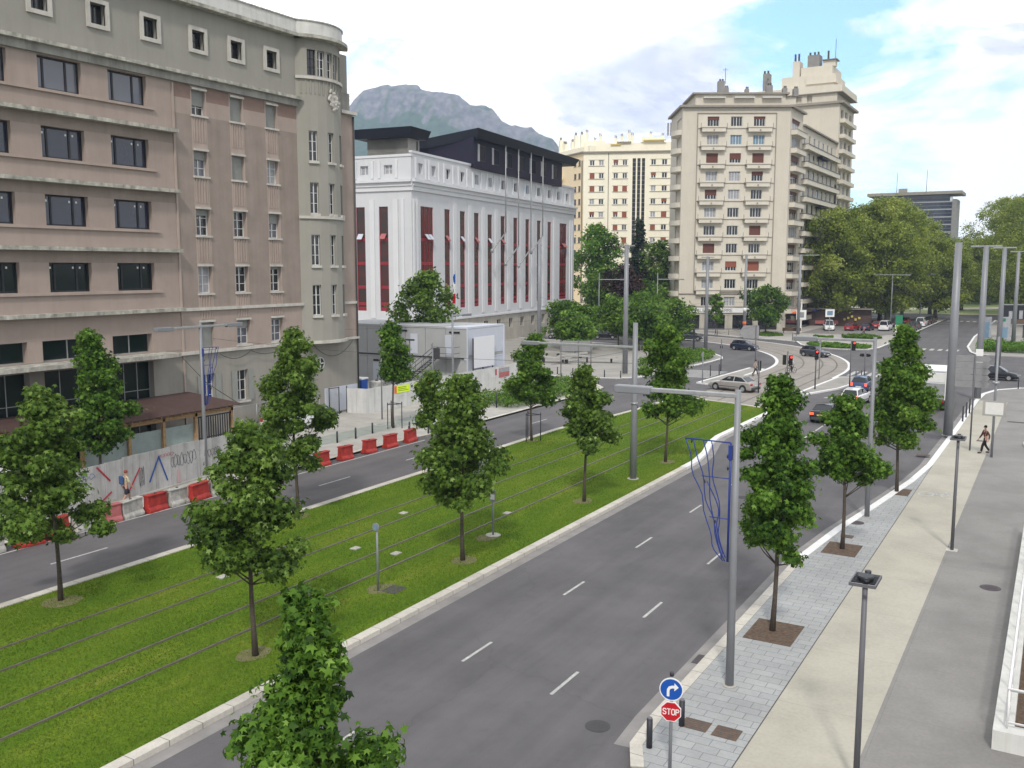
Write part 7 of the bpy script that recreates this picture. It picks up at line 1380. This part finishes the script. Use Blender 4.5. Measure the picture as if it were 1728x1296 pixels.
    MB().box(f0 + .05, f0 + .065, -.26, .26, .36, .46).build('number_plate', T['plate'], o); MB().box(r0 - .065, r0 - .045, -.26, .26, .60 if kind == 'saloon' else .5, .71 if kind == 'saloon' else .61).build('number_plate', T['plate_y'] if brake and kind == 'saloon' else T['plate'], o)
    MB().box(f0 - .04, f0 + .02, -.4, .4, top(1.0) - .12, top(1.0) + .0).build('grille', T['black'], o)
    for s_ in (-1, 1): q = MB(); q.box(X(.27), X(.72), s_ * (hw + .002) - .006, s_ * (hw + .002) + .006, .42, .48); q.build('side_strip', T['dark_metal'], o)
    return o
car(-26.9, 88.7, 164, 'saloon', 'silver', 'silver saloon turning across the end of the tramway lawn', sc=1.07)
car(-39.1, 133.6, -14, 'hatch', 'navy', 'dark navy hatchback driving behind the grey arrow-shaped board'); car(-28.0, 128.4, -25, 'hatch', 'grey', 'slate grey hatchback crossing the curved tram tracks')
car(-15.3, 75.0, 90, 'saloon', 'black', 'black saloon with lit brake lights waiting nearest the camera in the carriageway', True); car(-15.0, 85.3, 84, 'hatch', 'white', 'white hatchback waiting in front of the black saloon', True); car(-16.2, 95.2, 90, 'hatch', 'blue', 'blue hatchback at the stop line beyond the white one', True)
car(-5.6, 111.6, -4, 'estate', 'black', 'black estate car crossing to the right behind the second tall mast')
car(-43.4, 24.8, 90, 'van', 'white', 'white van behind the graffiti hoarding at the left edge', z=KZ, panel=True, sc=1.12); car(-47.8, 50.0, 92, 'van', 'white', 'white van glimpsed through the tall lawn tree beside the office building', z=KZ, panel=True)
GP = 'parked cars beyond the junction'
for a in ((-37.6, 183, -75, 'van', 'white', 'white van parked facing the camera under the plane trees'), (-33.6, 184, 80, 'hatch', 'red', 'red hatchback parked right of the white van facing the camera'), (-31.2, 186, 85, 'hatch', 'navy', 'dark car parked right of the nearer red hatchback'), (-30.6, 194, 85, 'hatch', 'red', 'second red hatchback parked farther back'), (-28.2, 187.5, 88, 'van', 'white', 'white van parked right of the red cars, seen from behind'), (-27.6, 200, 90, 'estate', 'navy', 'dark car parked behind the rear-facing white van'), (-23.9, 183.0, 90, 'saloon', 'dgrey', 'dark grey car first in the row parked along the far kerb'), (-23.9, 189.2, 90, 'hatch', 'grey', 'slate car second in the row parked along the far kerb'), (-23.9, 195.0, 90, 'estate', 'dgrey', 'grey estate third in the row parked along the far kerb'), (-23.9, 203.5, 90, 'van', 'white', 'white van fourth in the row parked along the far kerb'),
          (-23.9, 209.6, 90, 'hatch', 'black', 'black hatchback fifth in the row along the far kerb'), (-23.9, 215.4, 90, 'estate', 'black', 'black estate sixth in the row along the far kerb'), (-23.9, 221.2, 90, 'hatch', 'black', 'last black car in the row along the far kerb'), (-28.0, 212, 90, 'hatch', 'red', 'small red car parked behind the totem'), (-51.8, 146.5, 10, 'hatch', 'grey', 'dark car parked on the plaza left of the green container'), (-57.4, 143.5, 10, 'hatch', 'navy', 'navy car parked at the left end on the plaza, under the trees'), (-1.4, 168, 60, 'van', 'white', 'white van at the far right edge behind the masts'), (2.0, 176, 80, 'hatch', 'navy', 'navy car at the far right edge behind the masts'), (-65, 142, 20, 'hatch', 'black', 'black car parked under the plaza trees, left of the navy one'), (-72, 139, 20, 'estate', 'silver', 'silver car glimpsed under the low plaza trees')):
    car(*a[:5], a[5], False, GP, KZ)
# box truck
Tk = empty('box_truck', 'white box truck seen from behind in the right lane beside the tall pavement tree', 'truck', (-8.9, 87.2, 0), R(90)); q = MB(); q.box(-3.4, 1.5, -1.15, 1.15, 1.05, 3.35); q.build('cargo_box', T['board'], Tk, bevel=.03)
q = MB(); q.box(-3.5, 1.6, -1.18, 1.18, 3.35, 3.42); q.box(-3.46, -3.4, -1.18, -1.08, 1.0, 3.35); q.box(-3.46, -3.4, 1.08, 1.18, 1.0, 3.35); q.build('box_trim', T['sign_white'], Tk)
MB().box(-3.45, -3.405, -1.05, 1.05, 2.45, 3.2).build('rear_shutter', T['plate'], Tk); MB().box(-3.50, -3.41, -1.1, 1.1, 1.1, 2.35).build('tail_lift', T['galv'], Tk); MB().box(-3.47, -3.455, .1, .7, 2.85, 3.05).build('red_sticker', T['red_faded'], Tk)
q = MB(); q.box(1.6, 3.4, -1.0, 1.0, .6, 1.6); q.add([(1.6, -1, 1.6), (3.4, -1, 1.6), (2.9, -.9, 2.5), (1.6, -.9, 2.55), (1.6, 1, 1.6), (3.4, 1, 1.6), (2.9, .9, 2.5), (1.6, .9, 2.55)], [(0, 1, 2, 3), (7, 6, 5, 4), (1, 5, 6, 2), (2, 6, 7, 3), (0, 3, 7, 4)]); q.build('cab', PT['white'], Tk, bevel=.05)
MB().box(-3.3, 3.2, -.5, .5, .55, 1.0).build('chassis', T['black'], Tk); q = MB(); q.add([(3.38, -.9, 1.65), (3.38, .9, 1.65), (2.95, .8, 2.4), (2.95, -.8, 2.4)], [(0, 1, 2, 3)]); q.build('windscreen', T['car_glass'], Tk)
for a in (-2.3, 2.4):
    for s_ in (-1, 1): q = MB(); q.tube([(0, -.2, 0), (0, .2, 0)], .42, 18); wh = q.build('wheel', T['tyre'], Tk, loc=(a, s_ * .9, .42)); q = MB(); q.tube([(0, 0, 0), (0, s_ * .21, 0)], .24, 12); q.build('rim', T['hub'], wh)
for s_ in (-1, 1): MB().box(-3.48, -3.42, s_ * .95 - .12, s_ * .95 + .12, .8, .95).build('tail_light', T['tail'], Tk)
# ------------------------------------------------------------------ people
def skinobj(name, chains, mat, parent, sub=1):
    """chains: list of [(pos, radius)...] sharing points by equality"""
    V, E, Rr = [], [], []
    for ch in chains:
        prev = None
        for p, r_ in ch:
            p = tuple(round(c, 4) for c in p)
            if p in V: i = V.index(p)
            else: V.append(p); Rr.append(r_); i = len(V) - 1
            if prev is not None and prev != i: E.append((prev, i))
            prev = i
    me = bpy.data.meshes.new(name); me.from_pydata(V, E, []); me.materials.append(mat); o = bpy.data.objects.new(name, me); COL.objects.link(o); o.parent = parent
    m = o.modifiers.new('skin', 'SKIN'); m.use_smooth_shade = True; m.branch_smoothing = .6
    if not me.skin_vertices: return o
    d = me.skin_vertices[0].data
    for i, r_ in enumerate(Rr): d[i].radius = (r_, r_) if not isinstance(r_, tuple) else r_; d[i].use_root = (i == 0)
    s_ = o.modifiers.new('sub', 'SUBSURF'); s_.levels = s_.render_levels = sub; return o
def person(x, y, rz, label, top_, legs, hair, phase=1.0, z=KZ, sit=False, arms='walk', h=1.74, shorts=False, bag=None, parent=None, loc=None):
    o = empty('person', label, 'person', (x, y, z), R(rz)); k = h / 1.74; S3 = lambda p: tuple(c * k for c in p)
    hip = (0, 0, .95); a = .26 * phase
    if sit: legL = [((0, .10, .92), .085), ((.38, .13, .80), .075), ((.30, .13, .38), .05), ((.42, .13, .33), .035)]; legR = [((0, -.10, .92), .085), ((.30, -.13, .62), .075), ((.12, -.13, .20), .05), ((.24, -.13, .15), .035)]
    else: legL = [((.0, .10, .92), .09), ((a * .62 + .05, .105, .50), .065), ((a, .10, .09), .042), ((a + .14, .11, .04), .035)]; legR = [((.0, -.10, .92), .09), ((-a * .3 + .04, -.105, .50), .065), ((-a * 1.1, -.10, .13 if phase else .09), .042), ((-a * 1.1 + .13, -.11, .04), .035)]
    lean = .18 if sit else .03; ch = (lean, 0, 1.30); nk = (lean * 1.2, 0, 1.50); hd = (lean * 1.2 + .02, 0, 1.62)
    if sit or arms == 'fwd': AL = [((lean, .19, 1.40), .05), ((lean + .16, .23, 1.17), .04), ((lean + .42, .20, 1.08), .03), ((lean + .50, .20, 1.07), .032)]; AR = [((lean, -.19, 1.40), .05), ((lean + .16, -.23, 1.17), .04), ((lean + .42, -.20, 1.08), .03), ((lean + .50, -.20, 1.07), .032)]
    else: AL = [((lean, .19, 1.40), .05), ((-.10 * phase, .25, 1.13), .04), ((-.06 * phase, .27, .88), .03), ((-.02, .27, .80), .032)]; AR = [((lean, -.19, 1.40), .05), ((.10 * phase, -.25, 1.13), .04), ((.22 * phase + .03, -.24, .90), .03), ((.26 * phase + .04, -.24, .83), .032)]
    def fing(A):
        w_ = Vector(A[-1][0]); d = (w_ - Vector(A[-2][0])).normalized(); out = []
        for j, ln in enumerate((.065, .078, .072, .055)):
            b = w_ + Vector(((j - 1.5) * .016, 0, 0)) if abs(d.z) > .7 else w_ + Vector((0, (j - 1.5) * .016, 0)); out.append([(A[-1][0], .03), (tuple(b + d * ln * .55), .009), (tuple(b + d * ln + Vector((0, 0, -.012))), .007)])
        out.append([(A[-1][0], .03), (tuple(w_ + d * .015 + Vector((.035, 0, 0))), .010), (tuple(w_ + d * .045 + Vector((.045, 0, 0))), .008)]); return out
    ch_ = [[(hip, .13), ((lean * .5, 0, 1.10), .125), (ch, .15), (nk, .055), ((nk[0] + .01, 0, 1.56), .06), (hd, .092), ((hd[0], 0, 1.72), .07)], [(hip, .13)] + legL, [(hip, .13)] + legR, [(ch, .15)] + AL, [(ch, .15)] + AR] + fing(AL) + fing(AR)
    f = lambda C: [[(S3(p), r_ * k) for p, r_ in c] for c in C]
    skinobj('body', f(ch_), T['skin'], o, 1)
    g = .022; skinobj('shirt', f([[((lean * .2, 0, .98), .15), ((lean * .5, 0, 1.10), .142), (ch, .168), ((lean * 1.1, 0, 1.46), .075)], [(ch, .168)] + [(p, r_ + g) for p, r_ in AL[:2]] + ([(AL[2][0], .043)] if not shorts else []), [(ch, .168)] + [(p, r_ + g) for p, r_ in AR[:2]] + ([(AR[2][0], .043)] if not shorts else [])]), top_, o)
    n_ = 2 if shorts else 3; skinobj('trousers', f([[((0, 0, 1.02), .145), (hip, .15)], [(hip, .15)] + [(p, r_ + g) for p, r_ in legL[:n_]], [(hip, .15)] + [(p, r_ + g) for p, r_ in legR[:n_]]]), legs, o)
    q = MB(); q.ball(S3((hd[0] - .015, 0, 1.665)), .100 * k, .092 * k, .098 * k, 10); q.build('hair', hair, o)
    for Lg in (legL, legR): q = MB(); p = S3(Lg[-1][0]); q.ball((p[0] - .04, p[1], p[2] + .01), .14 * k, .055, .055, 8); q.build('shoe', T['shoe'], o)
    q = MB(); q.ball(S3((hd[0] + .105, 0, 1.615)), .018, .014, .022, 6); q.ball(S3((hd[0] + .088, .034, 1.64)), .012, .015, .009, 6, 1); q.ball(S3((hd[0] + .088, -.034, 1.64)), .012, .015, .009, 6, 1); q.box(S3((hd[0] + .088, 0, 0))[0], S3((hd[0] + .099, 0, 0))[0], -.025, .025, 1.575 * k, 1.582 * k, 1); q.build('face', [T['skin'], T['shoe']], o)
    if bag: q = MB(); q.box(-.30 + lean, -.15 + lean, -.16, .16, 1.05, 1.48); q.build('backpack', bag, o, bevel=.05)
    return o
C_ = lambda n_, c: M_(n_, c, .9, .15, 8)
hb, hr, hk = C_('hair_brown', (.04, .025, .018)), C_('hair_red', (.24, .07, .04)), C_('hair_black', (.015, .012, .012))
person(-3.6, 65.7, -150, 'man in a brown-red shirt walking behind the pole with the square notice', C_('shirt_brown', (.12, .045, .04)), C_('trousers_black', (.015, .015, .018)), hk, 1.1, h=1.78)
person(-39.5, 29.6, 75, 'man in pale shirt and dark shorts with a blue backpack by the graffiti hoarding', C_('shirt_pale', (.52, .5, .36)), C_('shorts_dark', (.03, .03, .05)), hr, 1.0, shorts=True, bag=C_('bag_blue', (.05, .09, .22)))
person(-28.4, 101.2, 25, 'dark-haired walker in a beige top stepping along the island behind the silver saloon', C_('top_beige', (.42, .38, .32)), C_('trousers_brown', (.05, .035, .04)), hk, 1.15)
cyc = person(-25.9, 106.2, 60, 'cyclist in a white shirt with a black backpack crossing the tram tracks', C_('shirt_white', (.62, .62, .68)), C_('trousers_dark', (.03, .03, .04)), hb, sit=True, bag=C_('bag_black', (.02, .02, .025)), z=0.03)
person(-67.2, 183.2, -60, 'person in a pink top and black trousers waiting left under the tram shelter roof', C_('top_pink', (.5, .35, .42)), C_('trousers_b2', (.015, .015, .015)), hk, .2); person(-65.0, 184.0, -90, 'person in a blue outfit waiting at the right end of the tram shelter', C_('top_blue', (.10, .15, .32)), C_('jeans', (.06, .12, .26)), hk, .2)
person(-11.3, 78.6, 90, 'scooter rider with an orange helmet in the right lane behind the box truck', C_('jacket_grey', (.10, .11, .14)), C_('trousers_g', (.07, .08, .11)), T['orange'], sit=True, z=.0)
person(-29.3, 171.5, 180, 'small distant pedestrian in a pink top on the shrub island', C_('top_rose', (.5, .15, .2)), C_('trousers_g2', (.05, .05, .07)), hb, .8)
def twowheel(name, label, cat, x, y, rz, motor=False):
    o = empty(name, label, cat, (x, y, 0), R(rz)); r_ = .34 if not motor else .27; wbs = (-.52, .55) if not motor else (-.6, .62)
    for a in wbs: q = MB(); q.tube([(a + r_ * math.cos(2 * PI * k / 20), 0, r_ + .02 + r_ * math.sin(2 * PI * k / 20)) for k in range(21)], .02 if not motor else .07, 6, cap=False); q.build('wheel', T['tyre'], o)
    q = MB()
    for a, b in (((-.52, .36), (-.15, .36)), ((-.15, .36), (-.25, .85)), ((-.52, .36), (-.25, .8)), ((-.15, .36), (.4, .80)), ((-.22, .78), (.4, .85)), ((.38, .95), (.55, .36))): q.tube([(a[0], 0, a[1]), (b[0], 0, b[1])], .02, 6)
    q.tube([(.36, -.24, 1.0), (.38, 0, .98), (.36, .24, 1.0)], .015, 6); q.build('frame', T['bollard'], o); MB().box(-.38, -.12, -.07, .07, .86, .92).build('saddle', T['bollard'], o, bevel=.02)
    if motor: q = MB(); q.box(-.75, .1, -.16, .16, .35, .78); q.box(.3, .5, -.2, .2, .4, 1.0); q.build('fairing', PT['dgrey'], o, bevel=.06); MB().box(-.82, -.76, -.06, .06, .6, .7).build('tail_light', T['tail'], o)
    return o
twowheel('bicycle', 'bicycle under the cyclist in the white shirt', 'bicycle', -25.8, 106.3, 60); twowheel('scooter', 'motor scooter under the rider with the orange helmet', 'scooter', -11.3, 78.7, 90, True)
for o in bpy.data.objects:     # the riders sit on their machines
    if o.get('label', '').startswith('scooter rider'): o.location.z = .02
# ------------------------------------------------------------------ air between here and the mountain
HZ = 1
if HZ:
    q = MB(); q.box(-3600, 800, -400, 3900, -1.2, 640); h = q.build('haze', None or bpy.data.materials.new('haze_air')); tag(h, kind='stuff'); m = h.data.materials[0]; m.use_nodes = True; nn = m.node_tree.nodes; pn = nn.get('Principled BSDF'); nn.remove(pn)
    pv = nn.new('ShaderNodeVolumePrincipled'); pv.inputs['Color'].default_value = (.60, .76, 1.0, 1); pv.inputs['Density'].default_value = .00024; m.node_tree.links.new(pv.outputs[0], nn['Material Output'].inputs['Volume'])
